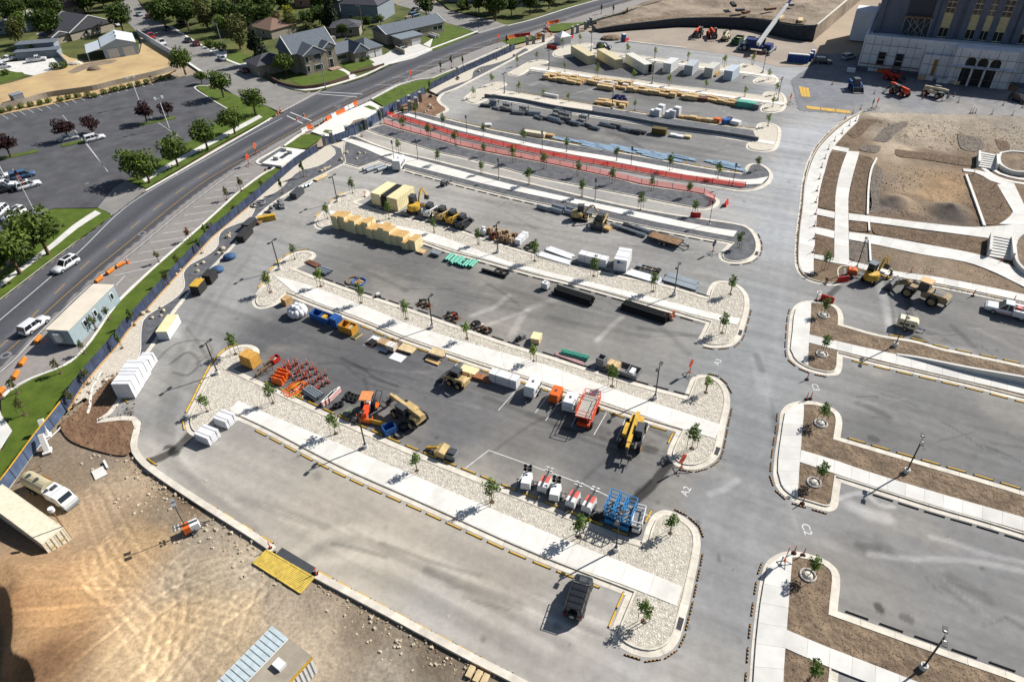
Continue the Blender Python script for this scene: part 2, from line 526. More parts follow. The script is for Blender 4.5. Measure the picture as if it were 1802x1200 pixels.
TRACKS=[
([(1235,1195),(1262,1050),(1285,900),(1310,760),(1335,600),(1352,450),(1372,330),(1410,230)],0.6,0.965),([(1270,1195),(1290,1050),(1308,900),(1330,760),(1352,600),(1372,450),(1392,330),(1425,245)],0.6,0.965),
([(1310,1000),(1330,850),(1350,700),(1368,560),(1388,400),(1420,280)],0.8,1.03),
([(520,975),(560,945),(620,935),(690,955),(800,1010),(900,1060),(1010,1110)],0.9,1.10),([(530,985),(570,958),(630,950),(700,975),(800,1025),(900,1080),(1000,1135)],0.6,0.88),([(545,1000),(585,985),(650,985),(740,1020),(860,1085),(960,1140)],0.8,1.09),([(560,1008),(620,1005),(700,1030),(820,1095),(940,1165)],0.9,0.90),
([(480,960),(400,900),(330,850),(290,800),(285,740),(300,670),(330,590),(370,520)],0.7,0.90),([(450,930),(370,870),(315,820),(300,760),(312,680),(345,600),(390,520),(440,450)],0.5,0.9),([(420,890),(350,840),(318,790),(318,740),(330,690)],0.4,1.08),
([(300,640),(330,620),(350,640),(330,660),(305,655)],0.25,0.72),([(270,640),(310,605),(360,600),(372,620),(345,640)],0.2,0.75),([(560,640),(600,640),(640,670),(700,690)],0.2,0.8),([(600,630),(640,650),(660,665),(700,680)],0.22,0.7),
([(640,660),(650,690),(690,715),(740,720)],0.2,0.8),([(1000,870),(1080,800),(1150,775)],0.25,0.85),([(860,800),(930,750),(1000,715)],0.25,0.85),([(900,590),(930,545),(1000,520)],0.6,1.3),([(830,555),(870,540),(895,520)],0.5,1.4),([(850,575),(890,560),(930,545)],0.4,1.25),
([(1050,600),(1080,570),(1095,558)],0.4,1.35),([(1080,215),(1050,190),(1010,172)],0.2,1.0),([(1035,173),(1000,172),(960,180)],0.3,1.2),([(1110,170),(1060,185),(1010,195)],0.5,1.3),([(1070,150),(1010,165)],0.5,1.3),([(935,150),(950,145),(965,150)],1.0,1.3),
([(1640,945),(1680,955),(1720,970),(1802,990)],0.35,1.3),([(1530,975),(1600,983),(1690,985),(1740,992),(1802,1005)],0.35,1.32),([(1380,905),(1430,935),(1470,960)],0.8,1.12),
([(1545,490),(1558,520),(1568,560),(1572,585)],0.9,1.45),([(1560,500),(1570,540),(1576,590)],0.3,0.7),([(1440,545),(1455,525),(1475,505)],0.5,0.55),([(1612,595),(1625,605),(1630,612)],0.8,0.5),([(1596,510),(1600,545),(1604,575)],0.5,0.7),
([(1500,890),(1530,905),(1560,912)],0.8,1.35),([(1465,880),(1520,868),(1548,888),(1572,892)],0.3,1.5),([(1330,860),(1260,870),(1290,840)],0.6,1.06),([(1250,868),(1275,860),(1297,845)],0.4,1.25),([(1650,625),(1700,622)],1.2,1.3),([(1660,612),(1640,618)],1.0,1.3)]
WET=[([(336,764),(318,783),(300,796),(280,806),(262,812)],0.75,0.26),([(305,790),(296,785),(291,788)],0.35,0.3),([(300,795),(306,800),(311,797)],0.45,0.3),([(262,812),(258,824)],0.5,0.6),
([(1180,815),(1165,830),(1148,852),(1130,870),(1108,885),(1090,895),(1066,905),(1040,914)],0.62,0.24),([(1040,914),(1030,916)],0.9,0.6),([(225,722),(228,727)],0.6,0.6),([(1140,790),(1150,792)],0.7,0.55),([(1120,868),(1145,845)],0.3,0.5),
([(557,835),(560,841)],0.5,0.75),([(1545,1066),(1550,1072)],0.45,0.35),([(1590,1085),(1600,1090)],0.5,0.6),([(1533,770),(1540,773)],0.6,0.6),([(1742,790),(1750,793)],0.6,0.75)]
_r=rng(99)
for(xa,ya),(xb,yb),n in(((480,590),(1150,800),26),((600,460),(1200,590),22),((700,310),(1230,440),16),((420,880),(1060,1120),14),((850,190),(1280,270),14),((950,150),(1300,200),8),((1500,560),(1790,610),12),((1500,680),(1790,790),14),((1480,930),(1790,1090),16),((1290,480),(1400,900),12),((300,560),(440,700),10)):
 for _ in range(n):
  t0=_r.random();l=_r.uniform(.08,.3);o1,o2,o3=(_r.gauss(0,26)for _ in range(3));k=_r.gauss(0,8)
  P_=[(xa+(xb-xa)*(t0+l*u),ya+(yb-ya)*(t0+l*u)+o1*.8+(o2-o1)*.4*u+k*u*u)for u in(0,.35,.7,1)]
  TRACKS.append((P_,_r.choice((.12,.16,.25,.5)),_r.choice((.78,.84,.88,.9,1.1,1.14))))
TR2=[(path(p),w,f)for p,w,f in TRACKS];WE2=[(path(p),w,f)for p,w,f in WET]
ISL={}
def lot_col(x,y,z):
 num=np.zeros((len(x),3));den=np.zeros(len(x))
 for(a,b),c in zip(LP,LC):
  s=5.0+0.03*math.hypot(a,b)
  w=1.0/(((x-a)**2+(y-b)**2)/s**2+0.25)**2
  num+=w[:,None]*c;den+=w
 C=num/den[:,None]
 n=vnoise(x,y,14,3,5)
 C*=(0.8+0.4*n)[:,None]
 n2=vnoise(x*0.25+50,y*0.25,1.2,8,4)
 C*=(0.95+0.1*n2)[:,None]
 d=sstep(0.58,0.78,vnoise(x+300,y,9,11,5))[:,None]
 C=C*(1-0.22*d)+np.array(S(196,186,170))*0.22*d
 for P,w,f in TR2:
  A=np.array(P)
  sel=(x>A[:,0].min()-4)&(x<A[:,0].max()+4)&(y>A[:,1].min()-4)&(y<A[:,1].max()+4)
  if not sel.any():continue
  k=1-sstep(w*0.4,w*1.6,dist_line(x[sel],y[sel],P))
  k*=0.55+0.6*vnoise(x[sel],y[sel],4,5,3)
  C[sel]*=(1+(f-1)*1.7*np.clip(k,0,1))[:,None]
 for P,w,f in WE2:
  A=np.array(P)
  sel=(x>A[:,0].min()-3)&(x<A[:,0].max()+3)&(y>A[:,1].min()-3)&(y<A[:,1].max()+3)
  if not sel.any():continue
  k=1-sstep(w*0.7,w*1.15,dist_line(x[sel],y[sel],P)+0.25*(vnoise(x[sel],y[sel],1.0,4,3)-0.5))
  C[sel]*=(1+(f-1)*k)[:,None]
 r=rng(5)
 for _ in range(150):
  a,b=W2((r.uniform(300,1790),r.uniform(140,1190)))
  R0=r.uniform(0.12,0.5)
  sel=(abs(x-a)<2)&(abs(y-b)<2)
  if sel.any():
   k=1-sstep(R0*0.5,R0*1.2,np.hypot(x[sel]-a,y[sel]-b))
   C[sel]*=(1-r.uniform(0.1,0.45)*k)[:,None]
 return np.clip(C,0.01,0.8)
LOT=[(1010,1250),(900,1184),(675,1070),(482,968),(450,945),(375,897),(312,858),(268,826),(250,812),(240,792),(238,775),(246,758),(248,742),(235,737),(178,738),(193,728),(254,627),(276,600),(303,555),(340,510),(415,430),(418,418),(470,368),(533,326),(580,301),(602,288),
(618,292),(650,270),(605,245),(640,222),(672,208),(700,196),(745,197),(775,197),(786,192),(774,184),(770,176),(779,166),(801,157),(833,140),(878,118),(930,90),(970,72),(1000,58),(1050,58),(1100,70),(1200,84),(1290,97),(1420,118),(1800,180),(2150,230),(2150,1350),(1400,1400)]
LOTW=[W2(p)for p in LOT]
flat0=lambda X,Y:np.zeros(X.shape)
flatm=lambda X,Y:np.full(X.shape,-0.004)
structure('parking_lot',grid_mesh('parking_lot_near',-62,110,22,118.4,0.27,flat0,lot_col,m_lot,LOTW))
structure('parking_lot',grid_mesh('parking_lot_far',-70,240,117.9,330,0.6,flatm,lot_col,m_lot,LOTW))
# ---- main street
NW_E=path([(-260,725),(-100,604),(0,530),(75,472.5),(125,435),(197,380),(255,337),(320,300),(450,225),(497,199),(569,160),(640,138),(688,116),(759,90),(841,59.5),(930,37),(1000,15),(1075,-5),(1160,-28),(1300,-62)])
SE_E=path([(-260,905),(-100,770),(0,700),(15,687),(50,667),(125,635),(212,525),(265,475),(350,400),(380,373),(420,337),(460,307),(493,261),(532,234),(590,205),(652,176),(700,151),(737,141),(761,139),(814,116),(894,80),(955,55),(985,42),(1030,40),(1100,22),(1180,0),(1330,-42)])
LANE=path([(-260,835),(0,655),(75,580),(160,500),(225,450),(325,367),(415,300),(500,247),(580,203),(652,172),(700,149),(760,124),(840,92),(900,69),(960,49),(1030,27),(1100,7),(1180,-16),(1330,-55)])
WLINE=path([(-260,775),(0,563),(135,447),(222,364),(300,315),(345,290),(440,238),(497,208)])
CYEL=[path([(-260,810),(12,600),(80,533),(150,466),(230,402),(292,353),(362,306),(450,255),(560,197),(640,160),(720,126),(840,78),(960,42),(1060,10),(1160,-18)]),path([(-260,822),(20,612),(80,551),(160,480),(225,427),(315,353),(370,313),(460,262),(567,203),(640,168),(720,133),(840,84),(960,47),(1060,15),(1160,-14)])]
st_poly=NW_E+SE_E[::-1]
def street_col(x,y,z):
 dc=dist_line(x,y,CYEL[0]);dl=dist_line(x,y,LANE);dn=dist_line(x,y,NW_E)
 base=np.ones((len(x),1))*np.array(S(92,93,98))
 def band(d,c,w):return np.exp(-((d-c)/w)**2)
 k=1+0.55*band(dc,0,1.0)-0.16*band(dl,2.6,0.9)-0.05*band(dl,1.0,0.6)-0.18*band(dn,4.6,1.0)+0.22*band(dn,0.6,1.6)
 C=base*k[:,None]
 ds=dist_line(x,y,SE_E)
 stall=(sstep(0,0.5,dl)*(dc>dl*0.98+3.0)*(ds<12))
 C=C*(1-stall[:,None])+np.array(S(158,152,147))*stall[:,None]
 C*=(0.86+0.28*vnoise(x,y,9,21,5))[:,None]
 return C
structure('street',grid_mesh('street',-150,130,40,420,0.55,lambda X,Y:np.full(X.shape,-0.004),street_col,m_street,st_poly))
def strip(name,P,w,z,m,d0=0.0,dashes=None,parent=None):
 """painted line of width w along the polyline P; dashes = (on, off) metres"""
 b=MB().use(m)
 P=resample(P,1.5)
 L=0.0
 A,B=offset(P,-w/2,False),offset(P,w/2,False)
 for i in range(len(P)-1):
  on=True
  if dashes:on=(L%(dashes[0]+dashes[1]))<dashes[0]
  if on:b.add([(*A[i],z),(*A[i+1],z),(*B[i+1],z),(*B[i],z)],[(0,1,2,3)])
  L+=math.dist(P[i],P[i+1])
 o=link(name,b.mesh(name),parent)
 if parent is None:o['kind']='structure'
 return o
strip('lane_line',LANE,0.16,0.006,m_white)
strip('lane_line',WLINE,0.16,0.006,m_white)
strip('centre_line',CYEL[0],0.14,0.006,m_yel,dashes=(3,4.5))
strip('centre_line',CYEL[1],0.12,0.006,m_yel)
def line(p,q,w=0.12,z=0.006,m=None,name='parking_line'):
 a,b_=W2(p),W2(q)
 o=strip(name,[a,b_],w,z,m or m_white)
 return o
stall_b=MB().use(m_white)
def lines(name,segs,w=0.12,z=0.006,m=None):
 b=MB().use(m or m_white)
 for p,q in segs:
  a,c=np.array(W2(p)),np.array(W2(q))
  d=(c-a)/np.linalg.norm(c-a);n=np.array((-d[1],d[0]))*w/2
  b.add([(*(a+n),z),(*(c+n),z),(*(c-n),z),(*(a-n),z)],[(3,2,1,0)])
 o=link(name,b.mesh(name));o['kind']='structure'
 return o
lines('parking_line',[((412,310),(445,305)),((396,322),(437,317)),((378,335),(420,330)),((360,350),(408,343)),((341,365),(390,358)),((324,379),(377,371)),((306,395),(360,385)),((286,411),(345,402)),((265,427),(325,418)),((243,446),(305,435)),((222,464),(290,452)),((200,485),(265,471)),((204,502),(220,485)),((660,150),(700,150)),((690,137),(735,134)),((715,126),(760,124)),((735,117),(785,114)),((760,106),(805,104)),((790,95),(835,92)),((815,86),(865,82))],0.13,0.007)
lines('stop_line',[((563,162),(638,166)),((548,165),(628,171)),((522,173),(546,162)),((529,178),(563,162)),((511,198),(548,213)),((505,204),(533,218))],0.3,0.007)
lines('stop_line',[((421,160),(462,147))],0.45,0.007)
lines('parking_line',[((860,792),(1030,853)),((1030,853),(1145,909)),((860,792),(816,826)),((926,826),(902,861))],0.11,0.006)
lines('parking_line',[((966,694),(942,726)),((905,690),(877,722)),((1067,727),(1045,765)),((1100,739),(1085,775)),((1142,749),(1122,790)),((985,706),(960,740)),((1024,715),(1005,750)),((840,640),(808,660)),((808,636),(790,655))],0.1,0.006)
# ---- letters on the asphalt of the drive aisle
def painted_word(txt,p,q,size,z=0.006):
 cu=bpy.data.curves.new('word','FONT')
 cu.body=txt;cu.size=size;cu.align_x='CENTER';cu.align_y='CENTER'
 to=bpy.data.objects.new('word',cu);COL.objects.link(to)
 bpy.context.view_layer.update()
 me=bpy.data.meshes.new_from_object(to.evaluated_get(bpy.context.evaluated_depsgraph_get()))
 bpy.data.objects.remove(to)
 me.materials.clear();me.materials.append(m_white)
 a,b=W(*p),W(*q)
 o=link('row_marking',me,None,((a.x+b.x)/2,(a.y+b.y)/2,z),math.atan2(b.y-a.y,b.x-a.x))
 o['kind']='structure'
painted_word('C2',(1416,923),(1422,939),1.25);painted_word('C3',(1432,675),(1437,688),1.2);painted_word('C4',(1440,511),(1445,520),1.1)
painted_word('A2',(1203,872),(1212,856),1.25);painted_word('A3',(1260,642),(1267,632),1.2)
# ---- kerbed islands
def ring(name,P,w0=0.62,wk=0.2,zg=0.015,zk=0.16,seg=3.0,m=None,single=False):
 """gutter and kerb round the outline, cast in separate lengths with joints"""
 m=m or m_kerb
 n0=len(P)
 prof=[(0.0,-0.25),(0.0,zg),(w0,zg+0.01),(w0+0.03,zk),(w0+wk,zk),(w0+wk,-0.25)]
 rings=[offset(P,d)for d,_ in prof]
 L=[0.0]
 for i in range(n0):L.append(L[-1]+math.dist(P[i],P[(i+1)%n0]))
 root=structure(name,None)
 nseg=max(1,int(L[-1]/seg))
 cuts=[L[-1]*k/nseg for k in range(nseg+1)]
 def at(t,row):
  i=min(max(np.searchsorted(L,t,'right')-1,0),n0-1)
  f=(t-L[i])/max(L[i+1]-L[i],1e-9)
  a,b=rings[row][i],rings[row][(i+1)%n0]
  return(a[0]+(b[0]-a[0])*f,a[1]+(b[1]-a[1])*f,prof[row][1])
 for k in range(nseg):
  t0,t1=cuts[k]+0.012,cuts[k+1]-0.012
  ts=[t0]+[t for t in L if t0+0.02<t<t1-0.02]+[t1]
  b=MB().use(m)
  b.loft([[at(t,r_)for r_ in range(6)]for t in ts])
  b.f=[f[::-1]for f in b.f]
  link('kerb_segment',b.mesh('kerb_segment'),root)
 return rings[-1]
def gravel_nodes(o,density,smin,smax,m,seed=0):
 """scatter real stones over the bed with geometry nodes"""
 key='scatter_%s_%s_%s'%(density,smin,m.name)
 ng=bpy.data.node_groups.get(key)
 if not ng:
  ng=bpy.data.node_groups.new(key,'GeometryNodeTree')
  ng.interface.new_socket('Geometry',in_out='INPUT',socket_type='NodeSocketGeometry')
  ng.interface.new_socket('Geometry',in_out='OUTPUT',socket_type='NodeSocketGeometry')
  N=ng.nodes.new;Lk=ng.links.new
  gi,go=N('NodeGroupInput'),N('NodeGroupOutput')
  d=N('GeometryNodeDistributePointsOnFaces');d.inputs['Density'].default_value=density
  ico=N('GeometryNodeMeshIcoSphere');ico.inputs['Subdivisions'].default_value=1;ico.inputs['Radius'].default_value=0.5
  sp=N('GeometryNodeSetPosition')
  nz=N('ShaderNodeTexNoise');nz.inputs['Scale'].default_value=2.0
  sub=N('ShaderNodeVectorMath');sub.operation='SUBTRACT';sub.inputs[1].default_value=(0.5,0.5,0.5)
  scl=N('ShaderNodeVectorMath');scl.operation='MULTIPLY';scl.inputs[1].default_value=(0.5,0.5,0.5)
  Lk(nz.outputs['Color'],sub.inputs[0]);Lk(sub.outputs[0],scl.inputs[0]);Lk(scl.outputs[0],sp.inputs['Offset'])
  Lk(ico.outputs[0],sp.inputs[0])
  sm=N('GeometryNodeSetMaterial');sm.inputs['Material'].default_value=m
  Lk(sp.outputs[0],sm.inputs[0])
  inst=N('GeometryNodeInstanceOnPoints')
  rr=N('FunctionNodeRandomValue');rr.data_type='FLOAT_VECTOR';rr.inputs[0].default_value=(-0.3,-0.3,0);rr.inputs[1].default_value=(0.3,0.3,6.28)
  rs=N('FunctionNodeRandomValue');rs.data_type='FLOAT_VECTOR';rs.inputs[0].default_value=(smin,smin*0.8,smin*0.4);rs.inputs[1].default_value=(smax,smax,smax*0.45)
  Lk(gi.outputs[0],d.inputs[0]);Lk(d.outputs[0],inst.inputs['Points']);Lk(sm.outputs[0],inst.inputs['Instance'])
  Lk(rr.outputs[0],inst.inputs['Rotation']);Lk(rs.outputs[0],inst.inputs['Scale'])
  rl=N('GeometryNodeRealizeInstances')
  Lk(inst.outputs[0],rl.inputs[0])
  Lk(rl.outputs[0],go.inputs[0])
 md=o.modifiers.new('stones','NODES');md.node_group=ng
WALKS=[]
def bed(name,P,z,m,stones=None):
 b=MB().use(m)
 b.add([(x,y,z)for x,y in P],[tuple(range(len(P)))])
 o=link(name,b.mesh(name))
 o['kind']='structure'
 if stones:BEDS.append((P,z,stones))
 return o
BEDS=[]
def scatter_stones():
 """the river stones themselves, on every bed but not on its walk"""
 for P,z,st in BEDS:
  A=np.array(P)
  me=None
  x0,y0=A.min(0);x1,y1=A.max(0)
  step=0.35
  X,Y=np.meshgrid(np.arange(x0,x1,step),np.arange(y0,y1,step))
  ok=inside(X,Y,offset(P,0.2))
  for Wk in WALKS:ok&=~inside(X,Y,Wk)
  xs,ys=X[ok],Y[ok]
  h=step/2
  n=len(xs)
  co=np.stack([np.stack([xs+dx*h,ys+dy*h,np.full(n,z)],1)for dx,dy in((-1,-1),(1,-1),(1,1),(-1,1))],1).reshape(-1,3)
  me=bpy.data.meshes.new('gravel_stones')
  me.from_pydata([tuple(c)for c in co],[],[(4*i,4*i+1,4*i+2,4*i+3)for i in range(n)])
  me.materials.append(st[3])
  o=link('gravel_stones',me);o['kind']='stuff'
  gravel_nodes(o,*st)
def island(pts,bedname,m,stones=None,seg=3.0,z=0.11,**k):
 P=loop(pts)
 inner=ring('kerb',P,seg=seg,**k)
 bed(bedname,inner,z,m,stones)
 return P
def slabs(left,right,z,m,step=1.8,name='pavement',gap=0.018,thick=0.09,kind='structure',n=None):
 """concrete walk cast slab by slab between two edge polylines (photo points)"""
 A,B=path(left),path(right)
 la=sum(math.dist(a,b)for a,b in zip(A,A[1:]))
 n=n or max(1,int(round(la/step)))
 WALKS.append(A+B[::-1])
 A,B=resample(A,n=n),resample(B,n=n)
 base=MB().use(m)
 root=structure(name,None)
 for i in range(n):
  q=[np.array(p)for p in(A[i],A[i+1],B[i+1],B[i])]
  d=q[1]-q[0];l=max(np.linalg.norm(d),1e-6)
  d2=q[2]-q[3];l2=max(np.linalg.norm(d2),1e-6)
  q=[q[0]+d/l*gap/2,q[1]-d/l*gap/2,q[2]-d2/l2*gap/2,q[3]+d2/l2*gap/2]
  b=MB().use(m).prism([tuple(p)for p in q],z-thick,z+((i*7)%5)*0.0012)
  link('slab',b.mesh('slab'),root)
 return root
ST1=(30.0,0.07,0.21,m_stone)
ST2=(20.0,0.09,0.24,m_stone)
A1=[(327,735),(343,702),(360,667),(375,641),(392,621),(412,610),(435,606),(452,611),(457,621),(443,633),(410,649,1),(450,667),(557,717),(700,781),(900,863),(1007,906),(1090,940),(1130,952,1),(1140,920),(1152,903),(1170,897),(1190,902),(1212,915),(1228,932),(1233,955),(1220,1030),(1207,1085),(1192,1132),(1172,1150),(1145,1157),(1112,1150),(1085,1133),(1075,1115),(1085,1085),(1101,1047,1),(972,997),(900,967),(740,894),(595,829),(457,757),(405,733,1),(375,748),(352,764),(340,767),(330,760),(326,748)]
ISL['A1']=island(A1,'gravel_bed',m_gravel,ST1)
A2=[(443,532),(450,517),(465,497),(475,480),(492,460),(512,447),(535,441),(552,444),(557,450),(547,460),(522,473,1),(567,491),(625,512),(720,543),(810,575),(900,606),(957,623),(1040,650),(1115,672),(1204,696,1),(1212,676),(1218,664),(1228,660),(1245,660),(1265,667),(1280,685),(1285,705),(1277,750),(1270,785),(1265,802),(1250,817),(1225,826),(1200,824),(1180,812),(1174,799),(1178,785),(1190,760,1),(1140,745),(1060,719),(995,697),(950,681),(900,665),(850,650),(812,637),(702,599),(635,571),(547,538),(505,521,1),(490,535),(475,541),(462,544),(450,542)]
ISL['A2']=island(A2,'gravel_bed',m_gravel,ST2,3.6)
A3=[(552,397),(553,389),(567,372),(585,354),(605,340),(625,334),(645,334),(652,339),(648,346),(627,356,1),(657,366),(725,386),(800,402),(840,416),(900,435),(982,460),(1040,473),(1100,487),(1167,500),(1242,522,1),(1247,507),(1257,496),(1275,494),(1300,502),(1315,517),(1319,537),(1312,570),(1302,597),(1287,609),(1262,612),(1242,610),(1229,600),(1235,584),(1242,569,1),(1210,560),(1187,553),(1100,529),(1050,515),(987,498),(940,487),(900,476),(847,461),(787,445),(745,430),(670,408),(597,388,1),(585,401),(567,405),(556,402)]
ISL['A3']=island(A3,'gravel_bed',m_gravel,(12.0,0.12,0.3,m_stone),4.5)
A4=[(618,238),(660,253),(702,267),(768,282),(860,305),(900,314),(975,332),(1050,350),(1125,366),(1200,379),(1250,386),(1290,392),(1312,397),(1325,405),(1335,420),(1338,437),(1332,452),(1315,462),(1290,464.5),(1270,459),(1264,450),(1281,430,1),(1227,420),(1100,395),(1020,376),(900,350),(800,325),(745,310),(712,301),(667,286,1),(650,292),(632,298,1),(603,290,1),(600,262),(606,246)]
ISL['A4']=island(A4,'mulch_bed',m_mulch,None,4.5)
A5=[(768,205,1),(847,224),(917,238),(975,248),(1100,270),(1151,279),(1254,297.6),(1307,305,1),(1318,289),(1337,288.5),(1352,296),(1360,306),(1359,317),(1350,327),(1330,335),(1305,337),(1275,333),(1250,328.5),(1204,320.5),(1150,311),(1112,303.5),(1080,298),(967,278),(883,261),(800,242.5),(760,230),(710,214),(686,205),(712,196),(745,199)]
ISL['A5']=island(A5,'mulch_bed',m_mulch,None,5)
MED=[(675,218,1),(703,227),(760,242),(810,257),(860,268),(967,288),(1023,300),(1100,317),(1125,324),(1200,335),(1242,342),(1257,347),(1266,352),(1267,358),(1260,365),(1245,370),(1225,369),(1175,360),(1100,345),(1000,326),(950,316),(900,303),(853,290),(800,277),(775,272),(713,253),(663,238),(640,229,1)]
ISL['MED']=island(MED,'mulch_bed',m_mulch,None,5)
A6=[(817,172),(825,165),(842,156),(858,148),(875,144),(890,146),(892,151),(876,157,1),(917,164),(1042,185),(1080,191.5),(1151,203),(1194,209),(1258,219),(1329,227,1),(1334,218),(1343,216),(1357,217),(1371,223),(1375,232),(1371,255),(1364,265),(1346,268),(1329,267),(1314,262),(1313,255),(1318,250.5,1),(1293,247),(1240,237),(1169,226.5),(1080,213),(1033,206),(933,188),(862,175.5,1),(850,180),(838,184),(827,182.5),(818,178)]
ISL['A6']=island(A6,'gravel_bed',m_dgravel,None,6)
A7=[(893,130),(900,125),(908,121),(933,108),(947,105.5),(963,107),(966,111),(948,115.5,1),(975,119),(1042,130),(1117,140),(1169,148),(1247,157),(1341,168,1),(1345,163),(1353,161),(1373,163),(1382,170),(1385,179),(1382,191),(1375,197),(1357,199.5),(1340,197),(1337.5,192),(1342,184,1),(1311,179),(1240,169),(1169,159),(1080,146),(1032,139),(932,124.5,1),(920,132),(910,135),(898,134)]
ISL['A7']=island(A7,'gravel_bed',m_dgravel,None,6)
A8=[(972,95),(980,87),(1007,79),(1040,76),(1043,80),(1032,84,1),(1083,92),(1200,107),(1298,117,1),(1307,112),(1323,113),(1342,122),(1360,131),(1370,139),(1369,146),(1356,149),(1328,147),(1325,142),(1335,136,1),(1301,131),(1235,123),(1167,112),(1050,99),(1010,100),(990,102),(975,100)]
ISL['A8']=island(A8,'gravel_bed',m_dgravel,None,6)
C4=[(1427,529),(1410,531),(1396,541),(1390,557),(1387,590),(1386,618),(1389,630),(1401,642),(1422,653),(1457,661),(1474,660),(1481,651),(1483,628,1),(1549,645),(1614,660),(1712,683),(1802,706),(2000,750,1),(2000,690,1),(1802,643),(1695,620),(1656,612),(1614,600),(1545,588),(1484,571,1),(1484,557),(1480,546),(1470,537),(1445,530)]
ISL['C4']=island(C4,'soil_bed',m_soil,(9.0,0.05,0.24,m_clod),3.0)
C3=[(1407,706),(1387,711),(1374,725),(1371,750),(1362,812),(1362,845),(1372,865),(1394,881),(1427,892),(1459,900),(1472,895),(1477,870),(1480,849,1),(1527,864),(1640,900),(1727,925),(1802,948),(2000,1008,1),(2000,930,1),(1802,865),(1602,806),(1479,770,1),(1482,740),(1477,727),(1462,716),(1437,707)]
ISL['C3']=island(C3,'soil_bed',m_soil,(9.0,0.05,0.24,m_clod),3.0)
C2=[(1384,970),(1367,975),(1352,985),(1345,995),(1337,1025),(1325,1112),(1320,1175),(1315,1260),(1318,1300),(1345,1340),(1420,1370),(1440,1350),(1452,1310,1),(1470,1240),(1476,1180,1),(1600,1222),(1900,1330,1),(1960,1260,1),(1802,1192),(1689,1152),(1577,1112),(1474,1075,1),(1477,1010),(1467,995),(1447,982),(1409,971)]
ISL['C2']=island(C2,'soil_bed',m_soil,(9.0,0.05,0.24,m_clod),3.0)
slabs([(404,722),(457,747),(595,818),(740,883),(900,954),(972,985),(1100,1031),(1190,1067)],[(420,706),(450,720),(600,783),(760,851),(900,911),(1007,956),(1100,992),(1201,1033)],0.166,m_conc,3.0)
slabs([(513,512),(547,529),(635,561),(702,589),(812,627),(900,655),(1060,708),(1140,735),(1190,752),(1258,773)],[(482,486),(540,502),(650,543),(720,572),(850,612),(950,640),(1000,657),(1120,700),(1250,742),(1270,749)],0.166,m_conc,3.0)
slabs([(588,383),(640,398),(745,424),(847,455),(940,481),(1050,509),(1187,546),(1250,562),(1296,573)],[(571,369),(640,386),(760,412),(900,463),(1000,488),(1100,513),(1180,533),(1250,551),(1302,562)],0.166,m_conc,3.0)
slabs([(590,243),(640,262),(690,283),(790,310),(900,336),(1050,368),(1150,391),(1250,411),(1290,418)],[(600,241),(640,252),(700,272),(800,299),(900,326),(1025,354),(1150,380),(1250,401),(1297,408)],0.166,m_conc,3.0)
slabs([(709,203),(760,218),(800,229),(867,245),(967,266),(1080,286),(1172,303),(1275,320),(1318,326),(1340,325)],[(720,201),(743,208),(800,223),(867,238),(967,260),(1080,278),(1172,295),(1258,310),(1311,318),(1352,312)],0.166,m_conc,3.0)
slabs([(856,174.5),(933,186.5),(1033,204.5),(1080,211.5),(1169,225),(1240,235.5),(1318,249),(1360,256)],[(862,171),(940,183.5),(1033,200),(1100,211),(1169,221),(1240,231.5),(1318,244),(1364,251)],0.166,m_conc,4.0)
slabs([(930,122.5),(1032,137),(1080,144),(1169,157),(1240,167),(1311,177),(1378,186)],[(938,119.5),(1032,134),(1080,141),(1169,153.5),(1240,163.5),(1311,173.5),(1380,182)],0.166,m_conc,4.0)
slabs([(1050,97.5),(1167,110.5),(1235,121.5),(1301,129.5),(1365,139)],[(1055,95.5),(1167,108),(1235,118.5),(1301,126.5),(1365,135)],0.166,m_conc,4.0)
slabs([(1410,534),(1400,545),(1394,590),(1392,622),(1404,636),(1422,645)],[(1427,533),(1427,545),(1424,590),(1423,604),(1422,625),(1422,645)],0.168,m_conc2,2.0)
slabs([(1424,590),(1474,602),(1577,625),(1802,674),(1990,716)],[(1423,604),(1476,618),(1567,640),(1802,695),(1990,740)],0.167,m_conc2,1.9)
slabs([(1396,714),(1381,728),(1377,752),(1369,812),(1370,842),(1380,862),(1400,876)],[(1414,711),(1414,730),(1412,752),(1408,800),(1405,842),(1404,862),(1403,877)],0.168,m_conc2,2.0)
slabs([(1409,793),(1469,811),(1527,831),(1672,875),(1802,912),(1990,970)],[(1407,814),(1467,834),(1540,858),(1652,893),(1802,936),(1990,996)],0.167,m_conc2,1.9)
slabs([(1375,978),(1355,990),(1344,1026),(1332,1112),(1327,1175),(1322,1260)],[(1394,978),(1393,992),(1389,1040),(1384,1109),(1379,1175),(1376,1260)],0.168,m_conc2,2.2)
slabs([(1384,1109),(1447,1136),(1527,1167),(1620,1203),(1900,1312)],[(1381,1141),(1442,1168),(1520,1199),(1600,1228),(1900,1342)],0.167,m_conc2,1.9)
